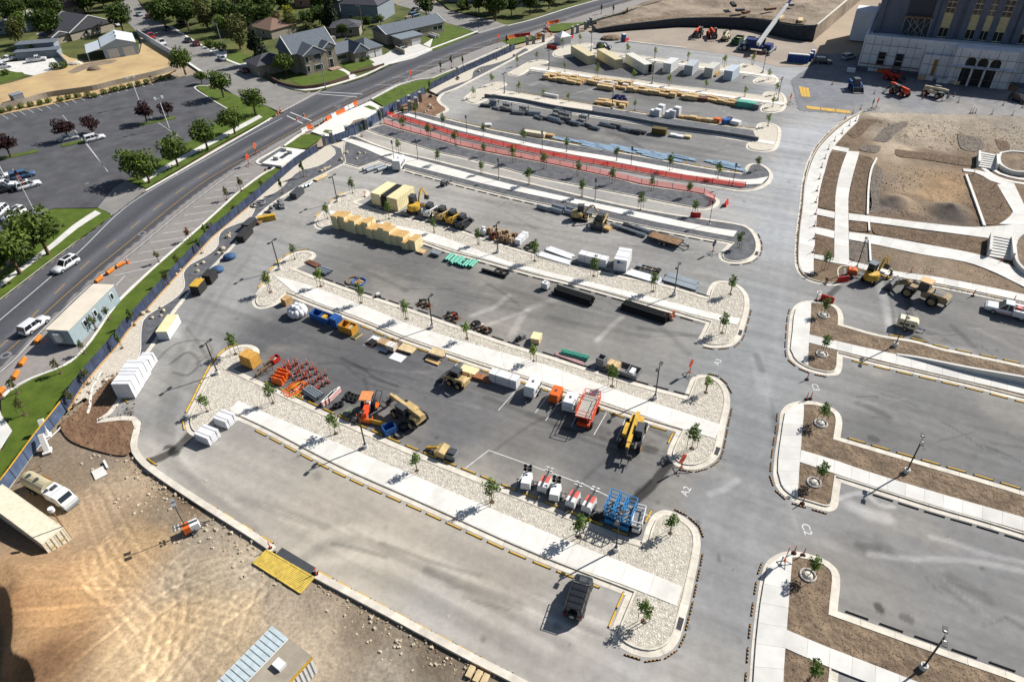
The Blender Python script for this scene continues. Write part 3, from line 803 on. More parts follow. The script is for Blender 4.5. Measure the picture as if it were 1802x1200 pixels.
# ------------------------------------------------------------------ verges, planting strips, site dirt, plaza
def sheet(name,pts,z,m,kind='structure',smooth=True,depth=0.0):
 P=loop(pts)if smooth else[W2(p)for p in pts]
 o=link(name,flat_mesh(name,P,z,m,depth));o['kind']=kind
 return o
def kerb_line(pts,w=0.3,z0=-0.3,z1=0.15,m=None,seg=3.0,name='kerb'):
 """low kerb along an open line, cast in lengths"""
 P=path(pts)
 A,B=offset(P,-w/2,False),offset(P,w/2,False)
 n=max(1,int(sum(math.dist(a,b)for a,b in zip(P,P[1:]))/seg))
 A,B=resample(A,n=n*2),resample(B,n=n*2)
 root=structure(name,None)
 for i in range(n):
  b=MB().use(m or m_kerb)
  t=[0.004,1,1.996]
  idx=[2*i,2*i+1,2*i+2]
  b.loft([[(*A[k],z0),(*A[k],z1),(*B[k],z1),(*B[k],z0)]for k in idx])
  b.f=[f[::-1]for f in b.f]
  link('kerb_segment',b.mesh('kerb_segment'),root)
 return root
FENCE=[(-60,950),(10,868),(32,838),(67,788),(97,750),(117,724),(140,684),(175,642),(205,609),(222,584),(295,502),(372,418),(450,353),(488,320),(518,294),(540,279),(560,267),(572,258)]
WK=[(172,741),(193,727),(252,630),(274,600),(301,555),(338,510),(413,430),(468,368),(531,327),(578,303),(603,290)]
sheet('gravel_strip',[(150,700)]+[p for p in FENCE[5:]]+[(600,250),(640,232),(606,262)]+[p for p in WK[::-1]][:-1],0.05,m_dgravel,smooth=False)
MU=[(600,262),(603,290),(578,303),(531,327),(468,368),(413,430),(338,510),(301,555),(274,600),(252,630),(236,652),(226,650),(238,640),(247,622),(248,600),(249,580),(253,563),(265,552),(290,538),(315,520),(325,505),(324,492),(323,480),(335,466),(355,456),(375,443),(384,432),(385,418),(392,406),(408,398),(436,388),(446,375),(452,360),(462,350),(478,343),(495,332),(510,316),(527,302),(560,293),(577,283),(590,272),(588,262),(582,256)]
sheet('mulch_bed',MU,0.07,m_mulch)
kerb_line(WK,0.55,-0.3,0.13)
strip('edging',path(MU[10:42]),0.16,0.09,m_conc)
sheet('soil_bed',[(172,741),(193,727),(252,630),(236,650),(215,655),(200,664),(187,672),(178,682),(165,695),(152,706),(128,730),(108,742),(118,770),(160,790),(225,800),(236,780),(238,745)],0.075,mat('reddish_soil',S(150,118,90),0.95,0.22,0.35,bump=0.3,bscale=1.3,rgb2=S(118,88,66)))
strip('edging',path([(178,655),(172,668),(163,682),(160,700),(158,720),(155,728)]),0.35,0.1,m_conc)
strip('edging',path([(115,742),(95,765),(70,785),(40,825),(14,862),(-10,890)]),0.25,0.05,m_conc)
kerb_line([(172,742),(205,738),(232,736),(242,744),(240,760),(235,778),(237,793),(249,810),(262,822),(312,857),(375,898),(450,945),(482,967)],0.75,-0.45,0.13)
kerb_line([(557,1012),(675,1074),(825,1154),(900,1192),(1010,1252)],0.75,-0.45,0.13)
sheet('grass_verge',[(-120,1010),(-60,950),(10,868),(32,838),(67,788),(97,750),(117,724),(140,684),(175,642),(205,609),(222,584),(295,502),(372,418),(450,353),(486,320),(500,300),(483,296),(462,309),(420,340),(381,376),(352,402),(267,477),(214,528),(143,617),(126,638),(52,670),(17,690),(2,706),(3,730),(22,758),(5,790),(-60,850),(-130,930)],0.06,m_grass,smooth=False)
sheet('pavement',[(-130,925),(-60,846),(4,787),(22,758),(3,730),(0,722),(-20,760),(-100,840),(-160,890)],0.05,m_conc2,smooth=False)
sheet('grass_verge',[(497,261),(534,237),(551,237),(567,241),(562,247),(540,262)],0.06,m_grass,smooth=False)
sheet('mulch_bed',[(455,288),(470,276),(494,261),(540,264),(520,284),(498,296),(478,293)],0.06,m_mulch,smooth=False)
sheet('grass_verge',[(655,176),(701,152),(738,142),(756,141),(770,134),(814,119),(896,82),(904,88),(850,113),(800,136),(755,160),(722,179),(700,187),(675,188)],0.06,m_grass,smooth=False)
sheet('grass_verge',[(969,46),(985,42),(1010,41),(1032,40),(1012,47),(990,55),(972,56),(965,52)],0.06,m_grass)
sheet('grass_verge',[(640,188),(650,186),(660,190),(664,194),(655,194)],0.06,m_grass,smooth=False)
sheet('grass_verge',[(572,229),(586,230),(578,236),(568,233)],0.06,m_grass,smooth=False)
sheet('grass_verge',[(880,73),(900,68),(930,64),(950,62),(955,66),(930,72),(900,80)],0.06,m_grass,smooth=False)
sheet('concrete_drive',[(548,232),(575,213),(600,201),(652,178),(672,189),(700,186),(703,190),(660,212),(645,222),(612,238),(598,241),(570,240)],0.04,m_conc,smooth=False)
sheet('brown_bed',[(611,226),(622,213),(640,208),(652,208),(640,216),(618,226)],0.045,m_soil2,smooth=False)
sheet('soil_bed',[(702,183),(735,166),(765,168),(772,178),(777,186),(786,195),(768,203),(760,208),(735,200),(715,195),(703,190)],0.05,mat('bed_soil',S(142,110,86),0.95,0.2,0.4,bump=0.2,bscale=1.6),smooth=False)
sheet('gravel_strip',[(755,160),(817,128),(897,93),(940,76),(990,58),(960,78),(930,91),(878,118),(833,141),(800,158),(780,167),(768,166)],0.05,m_dgravel,smooth=False)
sheet('mulch_bed',[(766,167),(780,158),(800,150),(828,140),(834,126),(845,119),(870,113),(895,104),(912,93),(925,86),(930,91),(878,118),(833,141),(800,158),(780,167)],0.07,m_mulch)
kerb_line([(768,205),(788,194),(776,184),(771,176),(779,166),(801,157.5),(833,141),(878,118),(930,91),(962,76)],0.9,-0.3,0.13,m_kerb,4)
kerb_line(SE_PTS if False else[(500,257),(534,233),(548,229)],0.35,-0.3,0.13,m_conc)
kerb_line([(654,175),(701,150.5),(738,140.5),(761,138.5)],0.4,-0.3,0.13,m_conc)
kerb_line([(761,138.5),(814,115.5),(895,79.5)],0.35,-0.3,0.13,m_conc,4)
kerb_line([(0,702),(15,688.5),(50,668.5),(125,636.5),(212,526.5),(265,476.5),(350,401.5),(380,374.5),(420,338.5),(460,308.5),(484,295),(472,292),(452,288),(452,284),(470,273.5),(494,259.5)],0.4,-0.3,0.13,m_conc)
sheet('pavement',[(-100,604),(0,528),(75,470),(125,433),(197,378),(200,374),(127,428),(76,465),(0,523),(-100,598)],0.05,m_conc,smooth=False)
kerb_line([(256,336),(321,299),(451,224),(478,208)],0.45,-0.3,0.1,m_conc)
# ---- bare dirt of the lower left with wheel ruts and a spoil heap
RIDGE=path([(-60,1040),(-10,1046),(28,1056),(40,1080),(44,1130),(42,1168),(70,1180),(84,1215)])
HLOW=[W2(p)for p in[(-60,1042),(-10,1048),(28,1058),(38,1082),(41,1130),(40,1170),(66,1182),(80,1215),(60,1300),(-200,1300),(-200,1100)]]
HL2=path([(-40,1000),(40,1018),(120,1030),(135,1044),(70,1052)])
RUTS=[[(300,1200),(240,1120),(205,1060),(190,1020),(185,990),(195,960),(210,940)],[(330,1200),(275,1125),(240,1075),(215,1050)],[(110,1200),(150,1150),(190,1110),(240,1060),(300,1020),(360,1000),(440,985)],[(150,1200),(190,1150),(240,1100),(300,1050),(380,1010),(450,990)],
[(200,960),(235,1005),(270,1030),(330,1060),(400,1075)],[(205,1000),(240,1040),(300,1070),(380,1090),(450,1100)],[(160,880),(180,930),(200,970),(240,1020),(290,1060)],[(170,860),(200,920),(235,980),(290,1020),(350,1040)],[(60,1080),(110,1070),(170,1055),(230,1050)],[(40,1110),(100,1100),(170,1080),(215,1070)],[(280,1200),(300,1130),(310,1060),(300,1000)],[(270,1180),(285,1120),(292,1070)],
[(430,990),(470,1020),(420,1060),(350,1110),(290,1180)],[(445,1005),(490,1030),(440,1080),(380,1130),(330,1200)],[(150,985),(160,1015),(185,1040)],[(165,975),(172,1005),(190,1025)]]
_q=rng(17)
for _ in range(9):
 x_,y_=_q.uniform(110,430),_q.uniform(960,1190);a_=_q.choice((-.75,-.6,-1.3,.35,.2))+_q.gauss(0,.3);l_=_q.uniform(60,170);c_=_q.gauss(0,.4)
 RUTS.append([(x_+l_*t*math.cos(a_+c_*t),y_+l_*t*math.sin(a_+c_*t))for t in(-.5,-.15,.2,.5)])
RU2=[path(p)for p in RUTS]
dirt_in=[W2(p)for p in[(-300,1200),(-120,1030),(-40,905),(10,862),(30,836),(60,790),(92,757),(120,760),(170,790),(232,798),(250,815),(312,860),(375,902),(450,950),(482,970),(520,990),(557,1016),(675,1078),(825,1158),(900,1197),(1010,1262),(1010,1500),(-300,1600)]]
KD=path([(240,800),(262,825),(312,860),(375,901),(450,950),(482,970),(557,1016),(675,1078),(825,1158),(900,1197),(1010,1262)])
def dirt_h(X,Y):
 Z=-0.12+0.16*(vnoise(X,Y,9,31,4)-0.5)+0.015*(vnoise(X,Y,0.7,33,3)-0.5)
 kd=dist_line(X,Y,KD)
 Z-=0.14*np.exp(-(kd/1.6)**2)
 Z+=0.35*np.clip(vnoise(X,Y,1.5,35,3)-0.55,0,1)*np.exp(-((kd-4)/3.0)**2)
 rd=dist_line(X,Y,RIDGE);low=inside(X,Y,HLOW)
 hh=2.5*(.85+.3*vnoise(X,Y,4,43,3))
 Z+=np.where(low,np.maximum(hh-1.35*rd,0),hh*np.exp(-(rd/5.5)**1.6))
 k2=dist_line(X,Y,HL2);Z+=0.8*np.exp(-(k2/1.6)**2)
 for P in RU2:
  k=dist_line(X,Y,P)
  s=0.75+0.5*vnoise(X,Y,2.5,47,2)
  Z+=-0.03*s*np.exp(-((k-0.95)/0.22)**2)+0.015*np.exp(-((k-1.35)/0.18)**2)
 return Z
DC=[(300,1100,208,180,142),(420,1080,214,190,156),(200,1000,200,168,128),(100,1020,186,152,114),(60,1150,176,142,104),(350,1180,204,182,152),(560,1130,190,174,152),(700,1180,178,166,148),(640,1090,150,136,118),(750,1150,128,114,98),(200,880,188,164,136),(130,830,160,142,120),(60,900,150,130,108),(300,900,164,148,128),(360,940,172,160,142),(440,1000,190,176,154),(260,950,198,168,130),(220,850,190,170,144),(180,800,164,148,130),(330,880,130,108,86),(90,800,158,142,122),(30,1100,176,136,98),(100,1090,196,156,112),(90,1180,128,98,72),(330,1010,190,172,148),(500,1060,196,180,158),(540,1040,160,146,128),(250,1180,208,182,146),(150,920,196,168,136)]
DP=np.array([W2(s[:2])for s in DC]);DCC=np.array([S(*(c-10 for c in s[2:]))for s in DC])
def dirt_col(x,y,z):
 num=np.zeros((len(x),3));den=np.zeros(len(x))
 for(a,b),c in zip(DP,DCC):
  w=1/(((x-a)**2+(y-b)**2)/9+0.3)**2
  num+=w[:,None]*c;den+=w
 C=num/den[:,None]
 C*=(0.78+0.44*vnoise(x,y,5,51,6))[:,None]
 for P in RU2:
  k=dist_line(x,y,P);C*=(1+(.2*np.exp(-((k-.95)/.22)**2)-.1*np.exp(-((k-1.3)/.16)**2))*(.5+.7*vnoise(x,y,5,57,2)))[:,None]
 p=sstep(0.56,0.7,vnoise(x,y,5,53,5))[:,None]
 C=C*(1-0.2*p)+np.array(S(132,116,98))*0.2*p
 return np.clip(C,0.02,0.8)
structure('site_dirt',grid_mesh('site_dirt',-62,30,20,66,0.16,dirt_h,dirt_col,m_dirt,dirt_in))
# ---- north: gravel apron before the temple, crane yard, upper terrace
APR=[(1424,95),(1433,115),(1410,128),(1392,142),(1398,165),(1405,192),(1412,196),(1480,200),(1510,199),(1560,200),(1700,203),(1802,206),(2100,215),(2100,120),(1700,100)]
PLZ=[(1509,199),(1483,214),(1457,235),(1436,259),(1422,288),(1414,320),(1409,367),(1403,414),(1401,459),(1403,470),(1407,478),(1416,488),(1440,496),(1470,498),(1482,492),(1485,472),(1563,489),(1647,503),(1731,520),(1802,535),(2100,600),(2100,215),(1802,206),(1700,203),(1560,200)]
def rough(name,pts,base,z,step,hs,cs,cols,seed,amp,m,bumps=()):
 P=[W2(p)for p in pts]
 A=np.array(P)
 def hf(X,Y):
  Z=z+amp*(vnoise(X,Y,6,seed,5)-0.5)+amp*.9*(vnoise(X,Y,1.4,seed+5,3)-0.5)
  for c,r,h in bumps:
   d=np.hypot(X-c[0],Y-c[1])/r
   Z+=h*np.clip(1-d,0,1)*(0.7+0.6*vnoise(X,Y,1.5,seed+3,3))
  return Z
 cp_=np.array([W2(c[:2])for c in cols]);cc_=np.array([S(*(v+(12 if name=='gravel_road' else 2)for v in c[2:]))for c in cols])
 def cf(x,y,zz):
  num=np.zeros((len(x),3));den=np.zeros(len(x))
  for(a,b),c in zip(cp_,cc_):
   w=1/(((x-a)**2+(y-b)**2)/cs**2+0.25)**2
   num+=w[:,None]*c;den+=w
  C=num/den[:,None]
  C*=(0.55+0.5*vnoise(x,y,4,seed+1,6)+0.4*vnoise(x,y,1.3,seed+2,4))[:,None]
  return np.clip(C,0.02,0.8)
 return structure(name,grid_mesh(name,A[:,0].min(),A[:,0].max(),A[:,1].min(),A[:,1].max(),step,hf,cf,m,P))
m_apron=attr_mat('apron_gravel',grain=0.7,gamt=0.22,bump=0.03,bscale=3)
rough('gravel_road',APR,0,0.04,0.6,0,6,[(1450,120,118,120,124),(1420,160,122,124,130),(1500,175,120,122,127),(1600,180,126,127,131),(1700,190,140,137,134),(1560,192,150,146,140),(1750,175,132,131,132),(1430,185,122,123,127),(1800,170,140,137,132),(1650,160,118,119,122)],61,0.05,m_apron)
rough('plaza_dirt',PLZ,0,0.08,0.36,0,3.6,[(1560,205,188,174,154),(1650,215,176,162,144),(1720,225,160,146,128),(1780,225,150,140,126),(1600,250,150,136,118),(1570,230,140,128,112),(1540,215,134,118,100),(1610,235,190,174,150),(1580,260,188,170,146),(1650,260,168,152,132),(1740,255,142,126,108),(1790,260,150,138,122),(1500,250,128,106,84),(1450,300,118,96,74),(1515,330,112,90,70),(1510,400,110,90,70),(1600,330,160,138,112),(1640,340,172,142,106),(1680,330,166,136,100),(1720,345,124,102,80),(1600,385,112,92,74),(1560,320,140,122,104),(1560,365,120,108,98),(1660,380,96,88,82),(1620,370,150,130,106),(1590,390,128,106,84),(1740,330,120,98,76),(1740,380,108,86,64),(1640,270,116,94,74),(1700,280,118,98,78),(1560,400,120,98,76),(1700,440,112,90,68),(1620,420,108,86,64),(1560,440,136,118,98),(1640,465,150,132,110),(1740,490,140,120,98),(1780,520,132,112,90),(1465,480,126,106,84),(1440,440,108,88,66),(1440,395,104,84,64),(1500,440,112,96,80),(1790,280,140,122,102),(1790,430,100,82,64)],67,0.16,m_dirt,
bumps=[(W2((1577,356)),3.4,1.3),(W2((1672,374)),4.2,1.6),(W2((1610,345)),2.2,0.4),(W2((1655,325)),3,0.4)])
m_bed=mat('dark_bed_soil',S(96,78,60),.95,.3,.7,bump=.3,bscale=2.2,rgb2=S(138,114,90))
m_gsoil=mat('grey_bed_soil',S(104,98,92),.95,.3,.7,bump=.3,bscale=2.2,rgb2=S(142,130,116))
for nm,pts,mm in(('soil_bed',[(1460,268),(1490,272),(1478,303),(1470,345),(1469,370),(1440,365),(1445,330),(1452,300)],m_bed),('soil_bed',[(1439,382),(1468,388),(1468,406),(1437,400)],m_bed),('soil_bed',[(1436,415),(1467,422),(1466,452),(1433,446)],m_bed),('soil_bed',[(1513,274),(1532,278),(1530,320),(1526,376),(1494,374),(1495,345),(1503,305)],m_bed),('soil_bed',[(1495,391),(1526,395),(1527,408),(1495,406)],m_bed),('soil_bed',[(1495,426),(1528,432),(1530,468),(1495,456)],m_gsoil),('soil_bed',[(1534,400),(1620,408),(1690,418),(1731,424),(1730,450),(1620,428),(1540,413)],m_bed),('soil_bed',[(1490,236),(1520,212),(1545,213),(1532,222),(1515,240),(1502,244)],m_bed),('soil_bed',[(1470,250),(1496,255),(1490,263),(1464,257)],m_bed),('soil_bed',[(1536,248),(1560,224),(1594,215),(1598,219),(1576,236),(1558,251)],m_gsoil),('soil_bed',[(1518,255),(1548,259),(1541,270),(1512,265)],m_gsoil),('soil_bed',[(1575,264),(1640,272),(1715,281),(1719,294),(1640,284),(1578,275)],m_bed),('soil_bed',[(1704,308),(1730,313),(1757,328),(1772,370),(1770,384),(1750,396),(1734,396)],m_bed),('soil_bed',[(1684,236),(1722,244),(1730,262),(1712,268),(1694,264)],m_gsoil),('soil_bed',[(1750,246),(1770,250),(1776,264),(1762,266)],m_bed),('soil_bed',[(1540,290),(1552,300),(1548,340),(1540,374),(1530,376),(1533,320)],m_gsoil)):
 sheet(nm,pts,.17,mm);BEDS.append((loop(pts),.17,(5.0,0.08,0.34,m_clod)))
ring_pts=[(1512,196),(1483,212),(1455,235),(1433,260),(1419,288),(1411,320),(1406,367),(1400,414),(1398,459),(1400,472),(1406,482),(1416,492),(1440,500),(1470,503),(1486,497)]
def kerb_gutter(pts,w0=0.55,wk=0.2,seg=3.0):
 P=path(pts)
 n=max(1,int(sum(math.dist(a,b)for a,b in zip(P,P[1:]))/seg))
 R_=[resample(offset(P,d,False),n=n*3)for d in(0,w0,w0+0.03,w0+wk)]
 root=structure('kerb',None)
 zz=(0.02,0.025,0.17,0.17)
 for i in range(n):
  b=MB().use(m_kerb)
  b.loft([[(*R_[0][k],-0.3)]+[(*R_[j][k],zz[j])for j in range(4)]+[(*R_[3][k],-0.3)]for k in range(3*i,3*i+4)])
  link('kerb_segment',b.mesh('kerb_segment'),root)
kerb_gutter(ring_pts)
kerb_gutter([(1484,499),(1486,473),(1563,492),(1647,506),(1731,523),(1830,545),(2000,580)])
slabs([(1513,202),(1487,218),(1461,240),(1440,263),(1426,292),(1418,322),(1412.5,367),(1407,414),(1405,459),(1407,470),(1412,480)],[(1508,216),(1484,240),(1462,268),(1452,300),(1445,325),(1440,350),(1437,385),(1434,420),(1432,450),(1431,470),(1432,485)],0.2,m_conc2,2.4)
slabs([(1491,267),(1478,303),(1470,345),(1469,380),(1468,420),(1467.5,458)],[(1512,269),(1502,305),(1493,345),(1492.5,380),(1493,420),(1493.5,462)],0.2,m_conc2,2.4)
slabs([(1437,368),(1469,375)],[(1435,379),(1468,386)],0.196,m_conc2,2.4);slabs([(1435,401),(1468,408)],[(1434.5,413),(1467.5,421)],0.196,m_conc2,2.4)
slabs([(1463,257),(1494,263)],[(1460,264),(1491,270)],0.196,m_conc2,2.4)
slabs([(1493,377),(1540,383),(1620,393),(1700,401),(1730,401),(1802,395)],[(1493,389),(1540,394),(1620,405),(1690,414),(1740,421),(1802,428)],0.2,m_conc2,1.9)
slabs([(1493.5,410),(1540,416),(1620,430),(1735,453),(1780,470),(1850,500)],[(1493.5,423),(1540,432),(1620,449),(1700,463),(1745,479),(1802,507)],0.2,m_conc2,1.9)
slabs([(1433,449),(1466,455),(1493,460),(1563,477),(1647,489),(1731,505),(1840,528)],[(1431,456),(1470,465),(1490,468),(1563,486),(1647,500),(1731,517),(1840,541)],0.202,m_conc2,2.0)
slabs([(1754,326),(1782,374)],[(1784,325),(1806,372)],0.2,m_conc2,2.4)
slabs([(1694,298),(1730,303),(1757,316),(1784,325)],[(1695,303),(1718,306),(1748,322),(1780,330)],0.2,m_conc2,2.0)
slabs([(1782,374),(1774,385),(1757,396)],[(1806,372),(1806,385),(1806,397)],0.2,m_conc2,2.4)
slabs([(1745,479),(1770,487),(1850,530)],[(1740,476),(1775,470),(1850,508)],0.198,m_conc2,2.4)
def wall_line(pts,w,z0,z1,m,name='retaining_wall',label=None,cat=None,z1b=None):
 P=path(pts);A,B=offset(P,-w/2,False),offset(P,w/2,False)
 n=len(P)
 b=MB().use(m)
 zt=[z1 if z1b is None else z1+(z1b-z1)*i/(n-1)for i in range(n)]
 b.loft([[(*A[k],z0),(*A[k],zt[k]),(*B[k],zt[k]),(*B[k],z0)]for k in range(n)])
 b.f=[f[::-1]for f in b.f]
 o=link(name,b.mesh(name))
 if label:tag(o,label,cat)
 else:o['kind']='structure'
 return o
wall_line([(1542,281),(1533,300),(1528,330),(1526,380)],0.35,-0.1,0.42,m_conc,'planter_wall','low curved white planter wall in the plaza dirt','wall')
wall_line([(1699,310),(1717,360),(1731,400)],0.45,-0.1,0.45,m_conc,'planter_wall','low straight white planter wall beside the long walk','wall')
wall_line([(1528,393),(1529,409)],0.3,-0.1,0.4,m_conc,'planter_wall','shortest stub of planter wall between the two long walks','wall')
wall_line([(1529,424),(1531,462)],0.3,-0.1,0.4,m_conc,'planter_wall','narrow planter wall between the lower walk and the lot walk','wall')
wall_line([(1690,66),(1690.5,66.5)],0.1,0,0.05,m_conc,'survey_stub')if False else None
wall_line([(1577,625),(1614,633),(1700,654),(1802,676),(1960,712)],0.35,0,0.25,m_conc2,'retaining_wall','long low concrete retaining wall above the walk of the C4 island','wall',z1b=1.6)
def stairs(p0,p1,q1,q0,n,label,z=0.2,rise=0.14):
 """p0-p1 foot edge, q0-q1 head edge"""
 t=thing('steps',label,'stairs',W(*p0))
 o=W(*p0)
 a0,a1,b0,b1=[np.array(W2(p))-np.array((o.x,o.y))for p in(p0,p1,q0,q1)]
 for i in range(n):
  f0,f1=i/n,1.0
  q=[a0+(b0-a0)*f0,a1+(b1-a1)*f0,a1+(b1-a1)*(i+1)/n,a0+(b0-a0)*(i+1)/n]
  b=MB().use(m_conc2).prism([tuple(v)for v in q],-0.1,z+rise*(i+1))
  link('step',b.mesh('step'),t)
 for a,c in((a0,b0),(a1,b1)):
  d=(c-a)/np.linalg.norm(c-a)
  nrm=np.array((-d[1],d[0]))*0.2
  b=MB().use(m_conc2).prism([tuple(v)for v in(a-nrm,c-nrm,c+nrm,a+nrm)],-0.1,z+rise*n+0.25)
  link('cheek_wall',b.mesh('cheek_wall'),t)
stairs((1737,453),(1779,460),(1776,430),(1740,423),8,'broad grey flight of steps beside the lower oval planter')
stairs((1719,295),(1752,300),(1751,282),(1720,276),7,'smaller flight of steps beside the upper oval planter')
def oval_planter(pts,label):
 P=loop(pts)
 c=np.mean(P,0)
 t=thing('oval_planter',label,'planter',(c[0],c[1],0))
 Q=[(x-c[0],y-c[1])for x,y in P]
 I=offset(Q,0.45)
 b=MB().use(m_conc2)
 n=len(Q)
 b.loft([[(*Q[k%n],0),(*Q[k%n],1.0),(*I[k%n],1.0),(*I[k%n],0)]for k in range(n+1)],caps=False)
 b.f=[f[::-1]for f in b.f]
 link('rim',b.mesh('rim'),t)
 link('planting_soil',MB().use(m_mulch if False else m_soil).add([(*p,0.8)for p in I],[tuple(range(n))]).mesh('planting_soil'),t)
oval_planter([(1756,276),(1775,273),(1805,276),(1830,285),(1835,300),(1810,310),(1780,309),(1760,300),(1753,288)],'upper oval concrete planter with bare soil by the steps')
oval_planter([(1779,440),(1785,425),(1805,414),(1850,410),(1880,440),(1870,480),(1840,495),(1806,488),(1785,470)],'lower oval concrete planter cut by the right edge beside the steps')
kerb_line([(1739,294),(1760,308),(1790,316),(1830,320)],0.8,0,0.24,m_conc,3,'curved_step');kerb_line([(1729,297),(1752,312),(1785,322),(1830,327)],0.8,0,0.16,m_conc,3,'curved_step')
for pts,st in(([(236,800),(262,832),(312,868),(375,910),(450,958),(430,990),(330,930),(240,860),(205,820)],(2.2,.06,.4,m_clod2)),([(557,1024),(675,1084),(825,1164),(900,1204),(860,1230),(740,1170),(640,1110),(560,1050)],(3.0,.06,.36,m_clod2)),([(120,690),(170,660),(236,652),(236,780),(170,790),(110,745)],(2.0,.06,.4,m_clod)),([(1545,210),(1700,214),(1800,222),(1800,280),(1700,270),(1560,250)],(1.6,.1,.5,m_clod2)),([(1535,290),(1690,306),(1725,396),(1530,376)],(1.5,.1,.4,m_clod)),([(1495,465),(1560,470),(1740,505),(1800,520),(1780,480),(1700,466),(1540,436)],(2.0,.08,.3,m_clod2))):
 BEDS.append(([W2(p)for p in pts],-.16 if pts[0][0]<1000 and pts[0][1]>750 else .1,st))
scatter_stones()
# ------------------------------------------------------------------ builders of things
def C(name,r,g,b,rough=0.6,var=0.08,scale=2.0,**k):
 return mat(name,S(r,g,b),rough,var,scale,**k)
k_black=C('black_rubber',38,38,40,0.9)
k_steel=C('dark_steel',74,76,80,0.55,spec=0.5)
k_galv=C('galvanised_steel',176,184,190,0.45,metal=0.4)
k_white=C('white_paint',246,246,244,0.5,0.04)
k_cream=C('cream_paint',236,226,196,0.6,0.06)
k_yellow=C('machine_yellow',224,178,66,0.6,0.16,1.2)
k_tan=C('faded_yellow',212,184,128,0.65,0.16,1.2)
k_orange=C('safety_orange',242,112,34,0.6,0.08)
k_red=C('safety_red',216,52,36,0.6,0.08)
k_redo=C('orange_red',246,88,44,0.6,0.1)
k_blue=C('machine_blue',52,106,178,0.55,0.14)
k_lblue=C('lift_blue',62,146,208,0.5,0.1)
k_dblue=C('crane_blue',30,48,116,0.5,0.1)
k_teal=C('teal_pipe',98,190,164,0.5,0.1)
k_green=C('dumpster_green',44,84,58,0.7,0.2)
k_grey=C('mid_grey',136,138,140,0.7,0.1)
k_wood=C('fresh_timber',214,176,122,0.85,0.2,1.5)
k_wood2=C('pale_timber',232,206,160,0.85,0.15,1.5)
k_oldw=C('weathered_timber',150,118,88,0.9,0.25,1.5)
k_foam=C('yellow_foam',255,240,188,0.85,0.06,0.8)
k_wrap=C('white_wrap',244,244,246,0.55,0.06,1.5,bump=0.02,bscale=6)
k_rust=C('rusty_steel',120,76,58,0.85,0.25,1.5)
k_glass=mat('dark_glass',(0.012,0.016,0.02),0.12,0.0,1.0,spec=0.6)
k_trunk=C('bark',112,92,74,0.95,0.2,3)
k_stake=C('stake_wood',150,124,96,0.95,0.15,3)
k_sack=C('tan_sack',192,164,132,0.95,0.2,2,bump=0.03,bscale=5)
L_young=leaf_mat('young_leaves',S(84,112,48),S(132,158,76))
L_bright=leaf_mat('bright_leaves',S(128,160,60),S(172,190,90))
L_dark=leaf_mat('dark_leaves',S(48,70,26),S(96,118,46))
L_mid=leaf_mat('mid_leaves',S(68,94,34),S(122,140,58))
L_purple=leaf_mat('purple_leaves',S(46,24,26),S(82,46,44),0.15)
L_conif=leaf_mat('conifer_needles',S(22,36,20),S(52,68,38),0.1)
L_yel=leaf_mat('yellow_leaves',S(150,156,30),S(190,186,56))
L_olive=leaf_mat('olive_leaves',S(84,92,46),S(128,128,72))
L_red=leaf_mat('red_leaves',S(120,62,36),S(160,90,56))
L_brown=leaf_mat('brown_leaves',S(92,72,52),S(130,102,70))
def foliage(seed,blobs,n,size,m,shell=0.55):
 r=rng(seed);b=MB().use(m)
 vol=[bl[3]*bl[4]*bl[5]for bl in blobs];tot=sum(vol)
 for bl,v in zip(blobs,vol):
  for _ in range(int(n*v/tot)+1):
   d=Vector((r.gauss(0,1),r.gauss(0,1),r.gauss(0,1))).normalized()
   k=shell+(1-shell)*r.random()**0.6
   k*=0.85+0.3*r.random()
   p=Vector((bl[0]+d.x*bl[3]*k,bl[1]+d.y*bl[4]*k,bl[2]+d.z*bl[5]*k))
   nrm=(d+0.8*Vector((r.gauss(0,1),r.gauss(0,1),r.gauss(0,1)+0.5))).normalized()
   x=nrm.orthogonal().normalized();y=nrm.cross(x)
   a=r.uniform(0,6.28);s_=size*r.uniform(0.6,1.35)
   u=(x*math.cos(a)+y*math.sin(a))*s_;w=(y*math.cos(a)-x*math.sin(a))*s_*0.6
   b.add([p-u,p+w*0.9-u*0.1,p+u,p-w*0.9+u*0.1],[(0,1,2,3)])
 return b.mesh('crown')
def young_tree(seed,m,h=3.6,n=300,col=False):
 r=rng(seed)
 bl=[]
 for i in range(5):
  z=h*(0.5+0.11*i)
  w=h*(0.15,0.2,0.2,0.15,0.08)[i]*(0.55 if col else 1.0)
  bl.append((r.uniform(-1,1)*w*0.5,r.uniform(-1,1)*w*0.5,z,w,w,h*0.1))
 tr=MB().use(k_trunk)
 tr.cyl((0,0,0),(r.uniform(-.06,.06),r.uniform(-.06,.06),h*0.55),0.05,0.03,6)
 tr.cyl((0,0,h*0.5),(r.uniform(-.2,.2),r.uniform(-.2,.2),h*0.9),0.03,0.012,5)
 for i in range(3):
  a=r.uniform(0,6.28);tr.cyl((0,0,h*(0.42+0.1*i)),(0.4*math.cos(a),0.4*math.sin(a),h*(0.6+0.1*i)),0.02,0.008,4)
 tr.cyl((0,0,0),(0,0,0.08),0.32,0.2,8)
 parts=[('crown',foliage(seed,bl,n,0.15,m,0.2)),('trunk',tr.mesh('trunk'))]
 a0=r.uniform(0,3.1)
 for i in range(2):
  a=a0+i*PI
  s_=MB().use(k_stake)
  x,y=0.55*math.cos(a),0.55*math.sin(a)
  s_.bar((x,y,0),(x*1.05,y*1.05,h*0.46),0.05)
  s_.bar((x,y,h*0.42),(0,0,h*0.44),0.02)
  parts.append(('stake',s_.mesh('stake')))
 return('young_tree',parts)
YT=[young_tree(i,L_young)for i in(1,2,3,4)]
